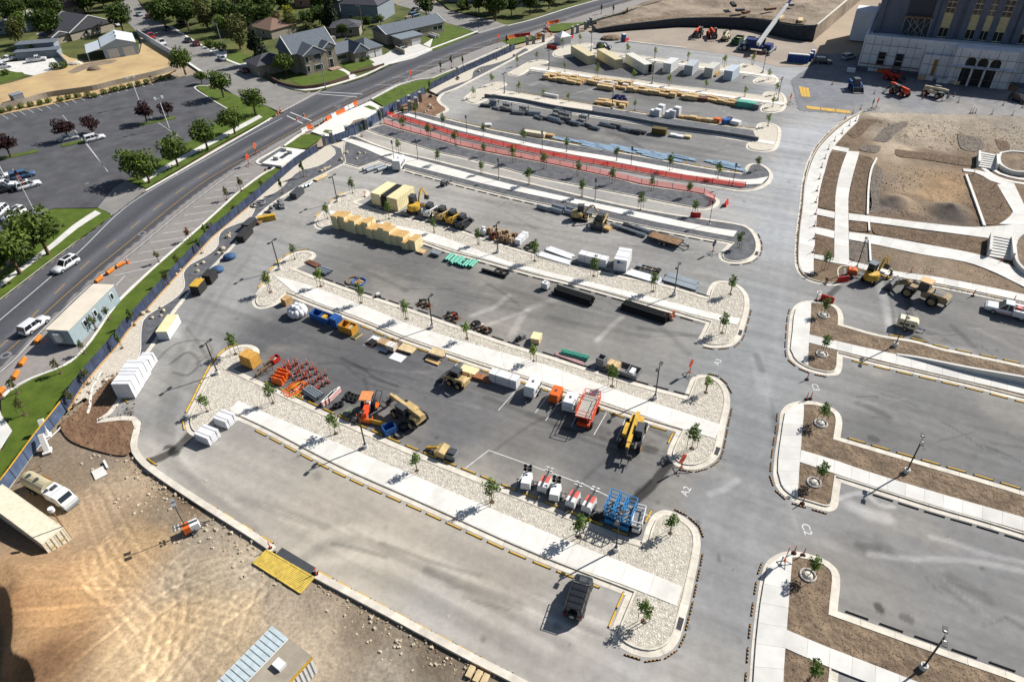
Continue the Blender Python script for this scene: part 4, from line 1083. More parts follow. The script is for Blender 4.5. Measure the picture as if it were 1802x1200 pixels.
YB=[young_tree(i,L_bright,3.3,190)for i in(11,12,13)]
YC=[young_tree(i,L_mid,3.4,260,True)for i in(21,22)]
YR=young_tree(31,L_red,2.8,180)
YO=[young_tree(i,L_olive,2.7,170)for i in(33,34)]
def big_tree(name,seed,m,h,r_,n=1500,trunk_h=0.25,size=0.34,shape='round'):
 r=rng(seed);bl=[]
 tr=MB().use(k_trunk)
 tr.cyl((0,0,0),(0,0,h*0.5),0.05*r_+0.12,0.06+0.02*r_,8)
 if shape=='conifer':
  for i in range(9):
   f=i/8
   w=r_*(1-f)**0.85+0.15
   for k in range(5 if i<7 else 2):
    a=r.uniform(0,6.28)
    bl.append((0.55*w*math.cos(a),0.55*w*math.sin(a),h*(0.1+0.86*f)+r.uniform(-.2,.2),w*0.55,w*0.55,h*0.07))
  tr.cyl((0,0,h*0.4),(0,0,h*0.95),0.12,0.03,6)
 else:
  k={'round':11,'vase':8,'tall':9}[shape]
  for i in range(k):
   a=6.28*i/k+r.uniform(-.4,.4);rad=r_*r.uniform(0.35,0.62);z=h*r.uniform(trunk_h+0.2,0.86)
   if shape=='tall':rad*=0.7
   w=r_*r.uniform(0.36,0.52)
   bl.append((rad*math.cos(a),rad*math.sin(a),z,w,w,w*(0.8 if shape!='tall' else 1.3)))
   tr.cyl((0,0,h*trunk_h),(rad*math.cos(a)*0.8,rad*math.sin(a)*0.8,z),0.07,0.02,5)
  bl.append((0,0,h*0.74,r_*0.55,r_*0.55,h*0.22))
  bl.append((0,0,h*(trunk_h+0.25),r_*0.6,r_*0.6,h*0.16))
 return(name,[('crown',foliage(seed,bl,n,size,m)),('trunk',tr.mesh('trunk'))])
def pole_mesh():
 b=MB().use(C('bronze_pole',58,52,48,0.6)).bar((0,0,0.5),(0,0,5.6),0.13)
 base=MB().use(m_conc2).cyl((0,0,-0.05),(0,0,0.6),0.33,n=14)
 base.use(k_steel).box((0,0,0.6),(0.34,0.34,0.05))
 head=[]
 for s in(-1,1):
  h=MB().use(C('bronze_pole',58,52,48)).bar((0,0,5.55),(0,s*0.45,5.55),0.07)
  h.box((0,s*0.72,5.5),(0.42,0.62,0.11)).use(k_white).box((0,s*0.72,5.488),(0.34,0.5,0.012))
  h.use(k_galv).box((0,s*0.5,5.61),(0.2,0.12,0.04))
  head.append(('lamp_head',h.mesh('lamp_head')))
 return('lamp_post',[('post',b.mesh('post')),('concrete_base',base.mesh('concrete_base'))]+head)
POLE=pole_mesh()
def ped_lamp():
 k=C('black_metal',40,40,42,0.5)
 b=MB().use(k).cyl((0,0,0),(0,0,0.5),0.14,0.09,8).cyl((0,0,0.5),(0,0,4.0),0.06,0.05,8)
 h=MB().use(k).cyl((0,0,4.0),(0,0,4.12),0.2,0.22,8).cyl((0,0,4.5),(0,0,4.75),0.3,0.06,8)
 for i in range(4):
  a=i*PI/2;h.bar((0.18*math.cos(a),0.18*math.sin(a),4.1),(0.22*math.cos(a),0.22*math.sin(a),4.5),0.03)
 h.use(C('lantern_glass',150,160,170,0.3)).cyl((0,0,4.12),(0,0,4.5),0.15,0.18,8)
 return('lantern_post',[('post',b.mesh('post')),('lantern',h.mesh('lantern')),('footing',MB().use(m_conc2).cyl((0,0,-.1),(0,0,.12),.26,n=10).mesh('footing'))])
PED=ped_lamp()
def church_lamp():
 b=MB().use(k_white).cyl((0,0,0),(0,0,7.6),0.14,0.09,8)
 P=[('post',b.mesh('post'))]
 for s in(-1,1):
  h=MB().use(k_white).bar((0,0,7.5),(0,s*0.5,7.6),0.08).box((0,s*0.85,7.4),(0.5,0.6,0.55),taper=0.8)
  P.append(('lamp_head',h.mesh('lamp_head')))
 return('white_lamp_post',P)
CHL=church_lamp()
# ---- vehicles: x is forward
def wheel_part(x,y,r,w=0.24,rim=None,dual=False):
 t=MB().use(k_black).cyl((x,y-w/2,r),(x,y+w/2,r),r,n=16)
 t.f.pop();t.f.pop();t.mi.pop();t.mi.pop()
 for s in(-1,1):
  yy=y+s*w/2
  n=16
  vs=[(x+r*math.cos(2*PI*k/n),yy,r+r*math.sin(2*PI*k/n))for k in range(n)]+[(x+r*.6*math.cos(2*PI*k/n),yy+s*0.02,r+r*.6*math.sin(2*PI*k/n))for k in range(n)]
  t.add(vs,[(k,(k+1)%n,n+(k+1)%n,n+k)[::s]for k in range(n)])
 q=MB().use(rim or k_galv).cyl((x,y-w/2-0.01,r),(x,y+w/2+0.01,r),r*0.6,n=10)
 return('wheel',t.mesh('wheel'),[('rim',q.mesh('rim'))])
def car(name,L,Wd,H,paint,kind='suv',sunroof=False,wr=0.36):
 w=Wd/2
 belt=H*(0.58 if kind!='sedan' else 0.64)
 hood=belt*(0.97 if kind in('suv','van')else 0.93)
 st=[(-L/2,0.80,0.72*belt,0.42),(-L/2+0.12,0.93,0.95*belt,0.30),(-L/2+0.5,0.99,belt,0.24),(-L*0.1,1.0,belt,0.22),(L*0.16,1.0,belt,0.22),(L*0.24,0.99,hood,0.22),(L*0.42,0.95,hood*0.9,0.25),(L/2-0.08,0.85,hood*0.76,0.3),(L/2,0.76,hood*0.6,0.36)]
 b=MB().use(paint)
 rings=[]
 for x,kw,zt,zb in st:
  ww=w*kw
  rings.append([(x,-ww*0.95,zb),(x,-ww,(zb+zt)*0.5),(x,-ww*0.97,zt*0.9),(x,-ww*0.86,zt),(x,ww*0.86,zt),(x,ww*0.97,zt*0.9),(x,ww,(zb+zt)*0.5),(x,ww*0.95,zb)])
 b.loft(rings)
 body=b.mesh('body',True)
 if kind=='sedan':xr0,xr1,xt0,xt1=-L*0.36,L*0.2,-L*0.2,L*0.04
 elif kind=='van':xr0,xr1,xt0,xt1=-L*0.49,L*0.3,-L*0.46,L*0.12
 else:xr0,xr1,xt0,xt1=-L*0.475,L*0.22,-L*0.42,L*0.06
 g=MB().use(k_glass)
 bw,tw=w*0.88,w*0.74
 zb,zt=belt-0.03,H-0.05
 Bm=[(xr0,-bw,zb),(xr1,-bw,zb),(xr1,bw,zb),(xr0,bw,zb)];Tp=[(xt0,-tw,zt),(xt1,-tw,zt),(xt1,tw,zt),(xt0,tw,zt)]
 g.loft([Bm,Tp])
 rf=MB().use(paint)
 m_=0.04
 rf.loft([[(xt0-m_,-tw-m_,zt-0.03),(xt1+m_,-tw-m_,zt-0.03),(xt1+m_,tw+m_,zt-0.03),(xt0-m_,tw+m_,zt-0.03)],[(xt0-m_,-tw-0.01,zt+0.02),(xt1,-tw-0.01,zt+0.02),(xt1,tw+0.01,zt+0.02),(xt0-m_,tw+0.01,zt+0.02)],[(xt0+0.15,-tw*.8,H),(xt1-.2,-tw*.8,H),(xt1-.2,tw*.8,H),(xt0+0.15,tw*.8,H)]])
 for(a,c)in((0,0),(1,1),(2,2),(3,3)):
  p,q=Vector(Bm[a]),Vector(Tp[c]);o=Vector((0,0.012*(1 if p.y>0 else-1),0.0))
  rf.bar(p+o,q+o,0.1,0.07)
 for f in(0.42,0.7):
  for s in(-1,1):
   xb=xr0+(xr1-xr0)*f;xt_=xt0+(xt1-xt0)*min(f+0.08,1)
   rf.bar((xb,s*(bw+0.012),zb),(xt_,s*(tw+0.012),zt),0.09,0.03)
 P=[('body',body),('glasshouse',g.mesh('glasshouse')),('roof',rf.mesh('roof'))]
 if sunroof:P.append(('sunroof',MB().use(k_glass).box((xt0+(xt1-xt0)*.55,0,H+0.004),((xt1-xt0)*.6,tw*1.3,0.015)).mesh('sunroof')))
 for x in(-L*0.3,L*0.31):
  for s in(-1,1):P.append(wheel_part(x,s*(w-0.13),wr))
 for s in(-1,1):
  P.append(('headlight',MB().use(C('lamp_glass',214,220,226,0.2)).box((L/2-0.12,s*w*0.64,hood*0.62),(0.16,0.34,0.16)).mesh('headlight')))
  P.append(('tail_light',MB().use(C('tail_red',170,24,20,0.3)).box((-L/2+0.07,s*w*0.72,belt*0.72),(0.14,0.26,0.2)).mesh('tail_light')))
 for s in(-1,1):P.append(('mirror',MB().use(k_steel).box((xr1-0.45,s*(w+0.06),belt-0.02),(0.14,0.2,0.14)).mesh('mirror')))
 P.append(('number_plate',MB().use(k_white).box((-L/2-0.012,0,belt*0.6),(0.02,0.5,0.14)).mesh('number_plate')))
 return(name,P)
def pickup(name,paint,L=5.8,service=False,H=1.95):
 w=1.0;belt=1.15
 b=MB().use(paint)
 b.loft([[(x,-w*k,0.5),(x,-w*k,z*0.9),(x,-w*k*.93,z),(x,w*k*.93,z),(x,w*k,z*0.9),(x,w*k,0.5)]for x,k,z in((-0.35,1,belt),(L*0.2,1,belt),(L*0.3,0.98,belt*0.98),(L*0.46,0.93,belt*0.92),(L/2,0.84,belt*0.75))])
 P=[('body',b.mesh('body'))]
 g=MB().use(k_glass);tw=w*.76
 g.loft([[(-0.4,-w*.9,belt-.02),(L*.24,-w*.9,belt-.02),(L*.24,w*.9,belt-.02),(-0.4,w*.9,belt-.02)],[(-0.25,-tw,H-.06),(L*.12,-tw,H-.06),(L*.12,tw,H-.06),(-0.25,tw,H-.06)]])
 P.append(('glasshouse',g.mesh('glasshouse')))
 rf=MB().use(paint).box((L*.06-.12,0,H-.07),(L*.14+.35,tw*2+.08,.09),taper=.92)
 for s in(-1,1):
  for xa,xb in((-0.38,-0.24),(0.35,0.3),(L*.24,L*.12)):rf.bar((xa,s*(w*.9+.01),belt),(xb,s*(tw+.01),H-.06),.09,.05)
 P.append(('roof',rf.mesh('roof')))
 bd=MB().use(paint)
 x0,x1=-L/2,-0.42
 for s in(-1,1):bd.box(((x0+x1)/2,s*(w-.06),.55),(x1-x0,.12 if not service else .4,belt-.45+(.25 if service else 0)))
 bd.box((x0+.05,0,.55),(.1,w*2-.1,belt-.5));bd.box((x1-.05,0,.55),(.1,w*2-.1,belt-.5))
 bd.use(k_steel).box(((x0+x1)/2,0,.5),(x1-x0,w*2-.2,.12))
 P.append(('cargo_bed',bd.mesh('cargo_bed')))
 if service:
  rk=MB().use(k_white)
  for s in(-1,1):
   rk.bar((x0+.1,s*.8,belt+.3),(x0+.1,s*.8,2.0),.06);rk.bar((x1,s*.8,belt+.3),(x1,s*.8,2.0),.06);rk.bar((x0+.1,s*.8,2.0),(x1+.4,s*.8,2.0),.06)
  for k in range(4):rk.bar((x0+.1+k*.7,-.8,2.0),(x0+.1+k*.7,.8,2.0),.05)
  rk.use(k_red).box((x1-.6,0,1.0),(.7,.8,.7))
  P.append(('ladder_rack',rk.mesh('ladder_rack')))
  P.append(('red_stripe',MB().use(k_red).box((0.3,-w-.005,.62),(3.2,.02,.1)).box((0.3,w+.005,.62),(3.2,.02,.1)).mesh('red_stripe')))
 for x in(-L*.28,L*.31):
  for s in(-1,1):P.append(wheel_part(x,s*(w-.14),.4,.28))
 for s in(-1,1):
  P.append(('headlight',MB().use(C('lamp_glass',214,220,226,0.2)).box((L/2-.1,s*.62,.72),(.18,.36,.2)).mesh('headlight')))
  P.append(('tail_light',MB().use(C('tail_red',170,24,20,0.3)).box((-L/2-.01,s*.86,.75),(.08,.14,.32)).mesh('tail_light')))
 P.append(('bumper',MB().use(k_galv).box((L/2-.04,0,.45),(.16,1.7,.2)).box((-L/2-.05,0,.45),(.16,1.7,.18)).mesh('bumper')))
 return(name,P)
def container(name,L,paint,door_paint=None,Wd=2.44,H=2.59,open_door=False,yellow_bits=False):
 b=MB().use(paint)
 for s in(-1,1):
  n=int(L/0.28);rr=[]
  for i in range(n+1):
   x=-L/2+0.1+(L-0.2)*i/n
   d=0.045 if(i//1)%2 else 0.0
   rr.append((x,d))
  vs=[]
  for x,d in rr:vs+=[(x,s*(Wd/2-0.01-d),0.16),(x,s*(Wd/2-0.01-d),H-0.1)]
  b.add(vs,[(2*i,2*i+2,2*i+3,2*i+1)[::s]for i in range(n)])
 wall=b.mesh('side_wall')
 f=MB().use(paint)
 for s in(-1,1):
  f.box((0,s*(Wd/2-.05),0),(L,.1,.17));f.box((0,s*(Wd/2-.05),H-.11),(L,.1,.11))
  for e in(-1,1):f.box((e*(L/2-.06),s*(Wd/2-.06),0.0),(.125,.125,H+.012))
 for e in(-1,1):f.box((e*(L/2-.05),0,H-.12),(.1,Wd-.24,.12));f.box((e*(L/2-.05),0,0),(.1,Wd-.24,.16))
 fm=f.mesh('frame')
 rf=MB().use(paint)
 n=int(L/0.5)
 for i in range(n):
  x0,x1=-L/2+.1+(L-.2)*i/n,-L/2+.1+(L-.2)*(i+1)/n
  rf.box(((x0+x1)/2,0,H-.06),(x1-x0-.06,Wd-.22,.04+.012));rf.box((x1,0,H-.06),(.06,Wd-.22,.034))
 P=[('side_wall',wall),('frame',fm),('roof',rf.mesh('roof')),('end_wall',MB().use(paint).box((-L/2+.07,0,.15),(.05,Wd-.22,H-.25)).mesh('end_wall'))]
 for s in(-1,1):
  d=MB().use(door_paint or paint)
  if open_door and s>0:
   d.box((L/2+.55,Wd/2-.03,.16),(1.12,.06,H-.28))
  else:
   d.box((L/2-.05,s*.565,.16),(.05,1.1,H-.28))
   for k in range(4):d.box((L/2-.022,s*.565,.3+k*.58),(.03,.95,.36))
   d.use(k_galv)
   for y in(.3,.82):d.bar((L/2+.02,s*y,.15),(L/2+.02,s*y,H-.12),.04)
   if yellow_bits:d.use(k_yellow).box((L/2+.03,s*.56,1.15),(.03,.55,.14))
  P.append(('door',d.mesh('door')))
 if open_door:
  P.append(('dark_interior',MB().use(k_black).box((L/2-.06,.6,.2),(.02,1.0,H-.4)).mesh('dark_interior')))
 return(name,P)
def jersey(paint):
 prof=[(-.3,0),(.3,0),(.3,.12),(.16,.42),(.1,1.0),(-.1,1.0),(-.16,.42),(-.3,.12)]
 b=MB().use(paint)
 rings=[[(x,y*k,z*(1 if k==1 else .98))for y,z in prof]for x,k in((-.95,.8),(-.9,1),(-.35,1),(-.3,.86),(.3,.86),(.35,1),(.9,1),(.95,.8))]
 b.loft(rings);b.use(k_steel).box((-.5,0,1.0),(.14,.14,.02)).box((.5,0,1.0),(.14,.14,.02))
 return b.mesh('traffic_barrier')
J_RED,J_OR,J_WH=jersey(k_red),jersey(k_orange),jersey(k_white)
def candle(paint=None):
 p=paint or k_redo
 t=MB().use(p).cyl((0,0,.1),(.02,0,1.12),.075,.05,8).torus((.02,0,1.17),.05,.02,8,5,'y')
 w_=MB().use(k_white)
 for z in(.7,.9):w_.cyl((0,0,z),(0,0,z+.07),.07,.066,8)
 base=MB().use(k_black).cyl((0,0,0),(0,0,.1),.28,.22,8)
 return('delineator_post',[('tube',t.mesh('tube')),('reflective_band',w_.mesh('reflective_band')),('base',base.mesh('base'))])
CANDLE=candle()
def cone_proto():
 b=MB().use(k_orange).cyl((0,0,.04),(0,0,.72),.17,.03,10)
 return('traffic_cone',[('cone',b.mesh('cone')),('band',MB().use(k_white).cyl((0,0,.4),(0,0,.52),.103,.083,10).mesh('band')),('base',MB().use(k_orange).box((0,0,0),(.4,.4,.05)).mesh('base'))])
CONE=cone_proto()
def barrel_proto():
 b=MB();z=0
 for i,(m,h)in enumerate(((k_orange,.2),(k_white,.15),(k_orange,.15),(k_white,.15),(k_orange,.2))):
  b.use(m).cyl((0,0,z+.08),(0,0,z+h+.08),.27-i*.015,.26-i*.015,12);z+=h
 b.use(k_orange).bar((-.12,0,z+.14),(.12,0,z+.14),.05)
 return('traffic_drum',[('drum',b.mesh('drum')),('base',MB().use(k_black).cyl((0,0,0),(0,0,.09),.36,n=12).mesh('base'))])
BARREL=barrel_proto()
def stop_proto(m,dots=None,L=1.83):
 b=MB().use(m)
 b.profile([(-.08,0),(.08,0),(.05,.11),(-.05,.11)],-L/2,L/2)
 P=[('bar',b.mesh('bar'))]
 if dots:
  d=MB().use(dots)
  n=4
  for i in range(n):d.box((0,-L/2+L*(i+.5)/n,.108),(.1,.12,.012))
  P.append(('reflector',d.mesh('reflector')))
 else:
  for s in(-1,1):P.append(('end_cap',MB().use(k_black).box((0,s*(L/2+.05),0),(.15,.1,.1)).mesh('end_cap')))
 return('wheel_stop',P)
STOP_Y=stop_proto(C('stop_yellow',240,188,30,0.7,0.1));STOP_B=stop_proto(k_black);STOP_D=stop_proto(k_black,C('amber_reflector',226,160,60,0.5),1.5)
def diamond_sign(panel,txt=None):
 lg=MB().use(k_steel)
 for i in range(4):
  a=i*PI/2+.4;lg.bar((0,0,.5),(.75*math.cos(a),.75*math.sin(a),.02),.05)
 lg.bar((0,0,.4),(0,0,1.1),.06)
 lg.use(k_orange).box((0,0,.4),(.2,.2,.16))
 p=MB().use(panel)
 h=.62
 p.add([(-.02,0,1.0),(-.02,h,1.0+h),(-.02,0,1+2*h),(-.02,-h,1+h),(.02,0,1.0),(.02,h,1.0+h),(.02,0,1+2*h),(.02,-h,1+h)],[(3,2,1,0),(4,5,6,7),(0,1,5,4),(1,2,6,5),(2,3,7,6),(3,0,4,7)])
 pr=MB().use(k_black)
 for k,(y,z,ww)in enumerate(((0,1.75,.5),(0,1.58,.8),(0,1.42,.5))):pr.box((-.024,y,z),(.004,ww,.07));pr.box((.024,y,z),(.004,ww,.07))
 return('roll_up_sign',[('stand',lg.mesh('stand')),('panel',p.mesh('panel'),[('lettering',pr.mesh('lettering'))])])
SIGN_R,SIGN_B,SIGN_O=diamond_sign(k_redo),diamond_sign(C('navy_panel',34,48,86,.6)),diamond_sign(k_orange)
# ---- pallets, bundles, pipes
def pallet_mesh(L=1.2,Wd=1.0,m=None):
 b=MB().use(m or k_wood)
 for i in range(7):b.box((-L/2+L*(i+.5)/7,0,.12),(L/7-.03,Wd,.022))
 for y in(-Wd/2+.06,0,Wd/2-.06):b.box((0,y,0.02),(L,.1,.1))
 return b.mesh('pallet')
PAL=pallet_mesh();PAL2=pallet_mesh(m=k_oldw)
def crate_proto(seed,L=1.5,Wd=1.2,H=.7,m=None,lid=None):
 r=rng(seed);m=m or k_wood2
 b=MB().use(lid or m).box((0,0,.14),(L,Wd,H))
 fr=MB().use(k_wood)
 for sx in(-1,1):
  for sy in(-1,1):fr.box((sx*(L/2),sy*(Wd/2),.05),(.09,.09,H+.12))
 for z in(.16,H*.5+.1,H+.08):
  for s in(-1,1):fr.box((0,s*(Wd/2+.02),z),(L,.04,.09));fr.box((s*(L/2+.02),0,z),(.04,Wd,.09))
 for i in range(3):fr.box((-L/2+L*(i+.5)/3,0,H+.15),(.1,Wd+.06,.03))
 return('timber_crate',[('load',b.mesh('load')),('frame',fr.mesh('frame')),('pallet',PAL2)])
CR=[crate_proto(1),crate_proto(2,1.6,1.3,.95),crate_proto(3,1.4,1.2,.5,k_wood),crate_proto(4,1.5,1.2,.6,k_sack),crate_proto(5,1.5,1.2,.8,k_wood2,k_white)]
def pipes_proto(name,n,L,r_,m,layers=1,hollow=True,jitter=.15,seed=0,bands=True,sleeper=True):
 rr=rng(seed);parts=[]
 k=0
 for l in range(layers):
  for i in range(n-l):
   y=(i-(n-l-1)/2)*r_*2.06;z=r_+l*r_*1.75+(.1 if sleeper else 0)
   dx=rr.uniform(-jitter,jitter)*L*.2
   b=MB().use(m)
   if hollow:b.pipe((-L/2+dx,y,z),(L/2+dx,y,z),r_,r_*.16,10)
   else:b.cyl((-L/2+dx,y,z),(L/2+dx,y,z),r_,n=8)
   parts.append(('pipe',b.mesh('pipe')))
 if sleeper:
  s_=MB().use(k_wood)
  for x in(-L*.3,L*.3):s_.box((x,0,0),(.1,n*r_*2.1,.1))
  parts.append(('sleeper',s_.mesh('sleeper')))
 return(name,parts)
def planks_proto(name,L,n,w,m,layers=1,seed=0,h=.05,base=.12):
 r=rng(seed);parts=[]
 for l in range(layers):
  for i in range(n):
   b=MB().use(m).box((r.uniform(-.04,.04)*L,(i-(n-1)/2)*w*1.04,base+l*h*1.02),(L*r.uniform(.9,1),w,h),rz=r.uniform(-.008,.008))
   parts.append(('plank',b.mesh('plank')))
 s_=MB().use(k_wood)
 for x in(-L*.32,L*.32):s_.box((x,0,0),(.1,n*w*1.05,base-.005))
 parts.append(('sleeper',s_.mesh('sleeper')))
 return(name,parts)
def tyre_mesh(r_=.42,w=.26):
 return MB().use(k_black).torus((0,0,w/2),r_-.13,.13,14,6).mesh('tyre')
TYRE=tyre_mesh()
def coil_mesh(m,R_=.7,turns=4):
 b=MB().use(m)
 for i in range(turns):b.torus((0,0,.06+i*.09),R_-(i%2)*.08,.055,18,5)
 return b.mesh('hose_coil')
def rock_mesh(seed,m):
 r=rng(seed);b=MB().use(m)
 b.ball((0,0,.25),.5,9,6)
 b.v=[(x*(1+.35*(r.random()-.5))*1.2,y*(1+.35*(r.random()-.5)),max(-.05,z*(1+.3*(r.random()-.5))*.9))for x,y,z in b.v]
 return b.mesh('boulder')
ROCKS=[rock_mesh(i,C('pale_boulder',214,198,172,.95,.15,1.5))for i in range(4)];ROCKD=rock_mesh(9,C('dark_boulder',90,86,82,.95,.2,1.5))
# ---- machines
def tele(name,paint,up=.12,cabm=None):
 b=MB().use(k_steel).box((0,0,.75),(4.2,.9,.6)).use(paint).box((-1.5,0.0,.9),(1.3,1.5,.75),taper=.9)
 P=[('chassis',b.mesh('chassis'))]
 cb=MB().use(k_glass).box((.35,.72,1.0),(1.45,.78,1.35),taper=.86)
 cb.use(cabm or k_steel).box((.3,.72,2.33),(1.4,.8,.08)).box((.35,.72,.85),(1.6,.86,.3))
 for sx in(-.38,1.05):
  for sy in(.36,1.08):cb.bar((sx,sy,1.0),(sx*.9+.04,.72+(sy-.72)*.86,2.35),.07)
 P.append(('cab',cb.mesh('cab')))
 bm=MB().use(paint).bar((-2.3,0,1.75),(2.5,0,1.75+up),.42,.5).bar((2.3,0,1.75+up),(3.2,0,1.7+up),.32,.38)
 bm.use(k_steel).bar((-.6,0,1.1),(.8,0,1.6),.14)
 P.append(('boom',bm.mesh('boom')))
 fk=MB().use(k_steel).bar((3.1,0,1.7+up),(3.45,0,.7),.26,.3)
 fk.box((3.5,0,.45),(.1,1.3,.6)).box((3.5,0,1.1),(.06,1.3,.06))
 P.append(('fork_carriage',fk.mesh('fork_carriage'),[('fork',MB().use(k_steel).box((4.1,-.35,.38),(1.2,.12,.06)).mesh('fork')),('fork',MB().use(k_steel).box((4.1,.35,.38),(1.2,.12,.06)).mesh('fork'))]))
 P.append(('engine_cover',MB().use(paint).box((.2,-.74,.9),(2.0,.6,.7),taper=.9).mesh('engine_cover')))
 for x in(-1.45,1.55):
  for s in(-1,1):P.append(wheel_part(x,s*.98,.62,.42,paint))
 return(name,P)
def skid(name,paint,bucket=True,tracked=False):
 b=MB().use(paint).profile([(-1.3,.35),(1.0,.35),(1.0,.8),(.6,1.0),(-1.0,1.3),(-1.35,1.1)],-.55,.55)
 P=[('body',b.mesh('body'))]
 c=MB().use(k_glass).box((.15,0,.95),(1.15,.9,1.0),taper=.9).use(k_steel).box((.1,0,1.93),(1.15,.92,.09))
 for sx in(-.42,.7):
  for sy in(-.44,.44):c.bar((sx,sy,.95),(sx*.9,sy*.92,1.95),.08)
 P.append(('cab',c.mesh('cab')))
 for s in(-1,1):
  P.append(('lift_arm',MB().use(paint).bar((-1.2,s*.72,1.45),(1.15,s*.72,1.1),.16,.2).bar((1.1,s*.72,1.15),(1.5,s*.72,.45),.16,.2).bar((-1.2,s*.72,.8),(-1.2,s*.72,1.5),.2).mesh('lift_arm')))
 if bucket:
  k=MB().use(k_steel).profile([(1.45,.1),(2.3,.08),(2.32,.12),(1.6,.25),(1.55,.85),(1.45,.85)],-.9,.9)
  for s in(-1,1):k.profile([(1.5,.1),(2.3,.08),(1.55,.85)],s*.88-.02,s*.88+.02)
  P.append(('bucket',k.mesh('bucket')))
 if tracked:
  for s in(-1,1):P.append(('track',MB().use(k_black).profile([(-1.3,.3),(-1.0,.05),(.8,.05),(1.15,.35),(.7,.7),(-.9,.72)],s*.75-.2,s*.75+.2).mesh('track')))
 else:
  for x in(-.6,.6):
   for s in(-1,1):P.append(wheel_part(x,s*.72,.42,.3,paint))
 return(name,P)
def loader(name,paint,roofm):
 b=MB().use(paint).profile([(-4.2,.9),(-.5,.8),(-.3,1.7),(-1.4,2.05),(-3.9,2.1),(-4.3,1.8)],-.95,.95)
 b.use(k_steel).box((-4.25,0,.7),(.3,2.2,.5)).box((-2.6,0,2.09),(1.6,1.2,.05));b.cyl((-2.0,.5,2.05),(-2.0,.5,2.8),.09,n=8)
 P=[('rear_frame',b.mesh('rear_frame'))]
 c=MB().use(k_glass).box((-.4,0,1.6),(1.5,1.5,1.65),taper=.88)
 for sx in(-1.12,.32):
  for sy in(-.74,.74):c.use(k_steel).bar((sx,sy,1.6),(-.4+(sx+.4)*.88,sy*.88,3.25),.1)
 P.append(('cab',c.mesh('cab'),[('roof',MB().use(roofm).box((-.4,0,3.24),(1.9,1.75,.16),taper=.92).mesh('roof'))]))
 f=MB().use(paint).box((1.4,0,.8),(1.9,1.1,.9)).box((1.9,0,1.6),(.7,.8,.7))
 P.append(('front_frame',f.mesh('front_frame')))
 for s in(-1,1):P.append(('lift_arm',MB().use(paint).bar((1.7,s*.5,2.1),(3.3,s*.5,1.3),.22,.36).bar((3.2,s*.5,1.4),(3.9,s*.5,.7),.22,.32).mesh('lift_arm')))
 P.append(('linkage',MB().use(paint).bar((2.0,0,2.3),(3.0,0,2.0),.26,.3).use(k_galv).bar((2.9,0,2.0),(3.8,0,1.3),.14).mesh('linkage')))
 bk=MB().use(k_steel).profile([(3.7,.25),(5.0,.15),(5.05,.22),(4.1,.5),(3.95,1.1),(4.3,1.5),(4.2,1.56),(3.75,1.2)],-1.5,1.5)
 for s in(-1,1):bk.profile([(3.75,.25),(5.0,.15),(4.3,1.5),(3.75,1.2)],s*1.48-.03,s*1.48+.03)
 P.append(('bucket',bk.mesh('bucket')))
 for x in(-2.3,1.4):
  for s in(-1,1):P.append(wheel_part(x,s*1.15,.88,.62,paint))
 return(name,P)
def excav(name,paint,reach=1.0,roofm=None,sc_=1.0):
 P=[]
 for s in(-1,1):P.append(('track',MB().use(k_black).profile([(-1.1,.28),(-.9,.03),(.9,.03),(1.1,.28),(.9,.5),(-.9,.5)],s*.72-.18,s*.72+.18).mesh('track')))
 b=MB().use(paint)
 rings=[]
 for z,k in((.62,1),(1.15,1),(1.38,.9)):
  rings.append([(-.35+1.05*k*math.cos(a)*(1 if math.cos(a)<0 else .75),.85*k*math.sin(a),z)for a in[2*PI*i/14 for i in range(14)]])
 b.loft(rings).use(k_steel).cyl((0,0,.35),(0,0,.65),.4,n=10)
 P.append(('house',b.mesh('house')))
 c=MB().use(k_glass).box((.1,.35,1.2),(.95,.8,1.1),taper=.9)
 for sx in(-.36,.56):
  for sy in(-.03,.73):c.use(k_steel).bar((sx,sy,1.2),(.1+(sx-.1)*.9,.35+(sy-.35)*.9,2.3),.07)
 P.append(('cab',c.mesh('cab'),[('roof',MB().use(roofm or k_steel).box((.1,.35,2.28),(1.05,.9,.08)).mesh('roof'))]))
 e=(1.9*reach,-.2,2.7);s2=(2.9*reach,-.2,1.2)
 P.append(('boom',MB().use(paint).bar((.6,-.2,1.0),(1.3*reach,-.2,2.4),.2,.26).bar((1.25*reach,-.2,2.35),e,.2,.24).mesh('boom')))
 P.append(('stick',MB().use(paint).bar(e,s2,.16,.2).use(k_galv).bar((1.4*reach,-.2,2.75),(2.2*reach,-.2,2.5),.08).mesh('stick')))
 P.append(('bucket',MB().use(k_steel).profile([(s2[0]-.15,1.25),(s2[0]+.3,1.0),(s2[0]+.2,.55),(s2[0]-.25,.6)],-.5,.1).mesh('bucket')))
 P.append(('dozer_blade',MB().use(paint).box((1.35,0,.08),(.1,1.7,.4)).bar((.7,-.4,.3),(1.3,-.4,.3),.1).bar((.7,.4,.3),(1.3,.4,.3),.1).mesh('dozer_blade')))
 return(name,P)
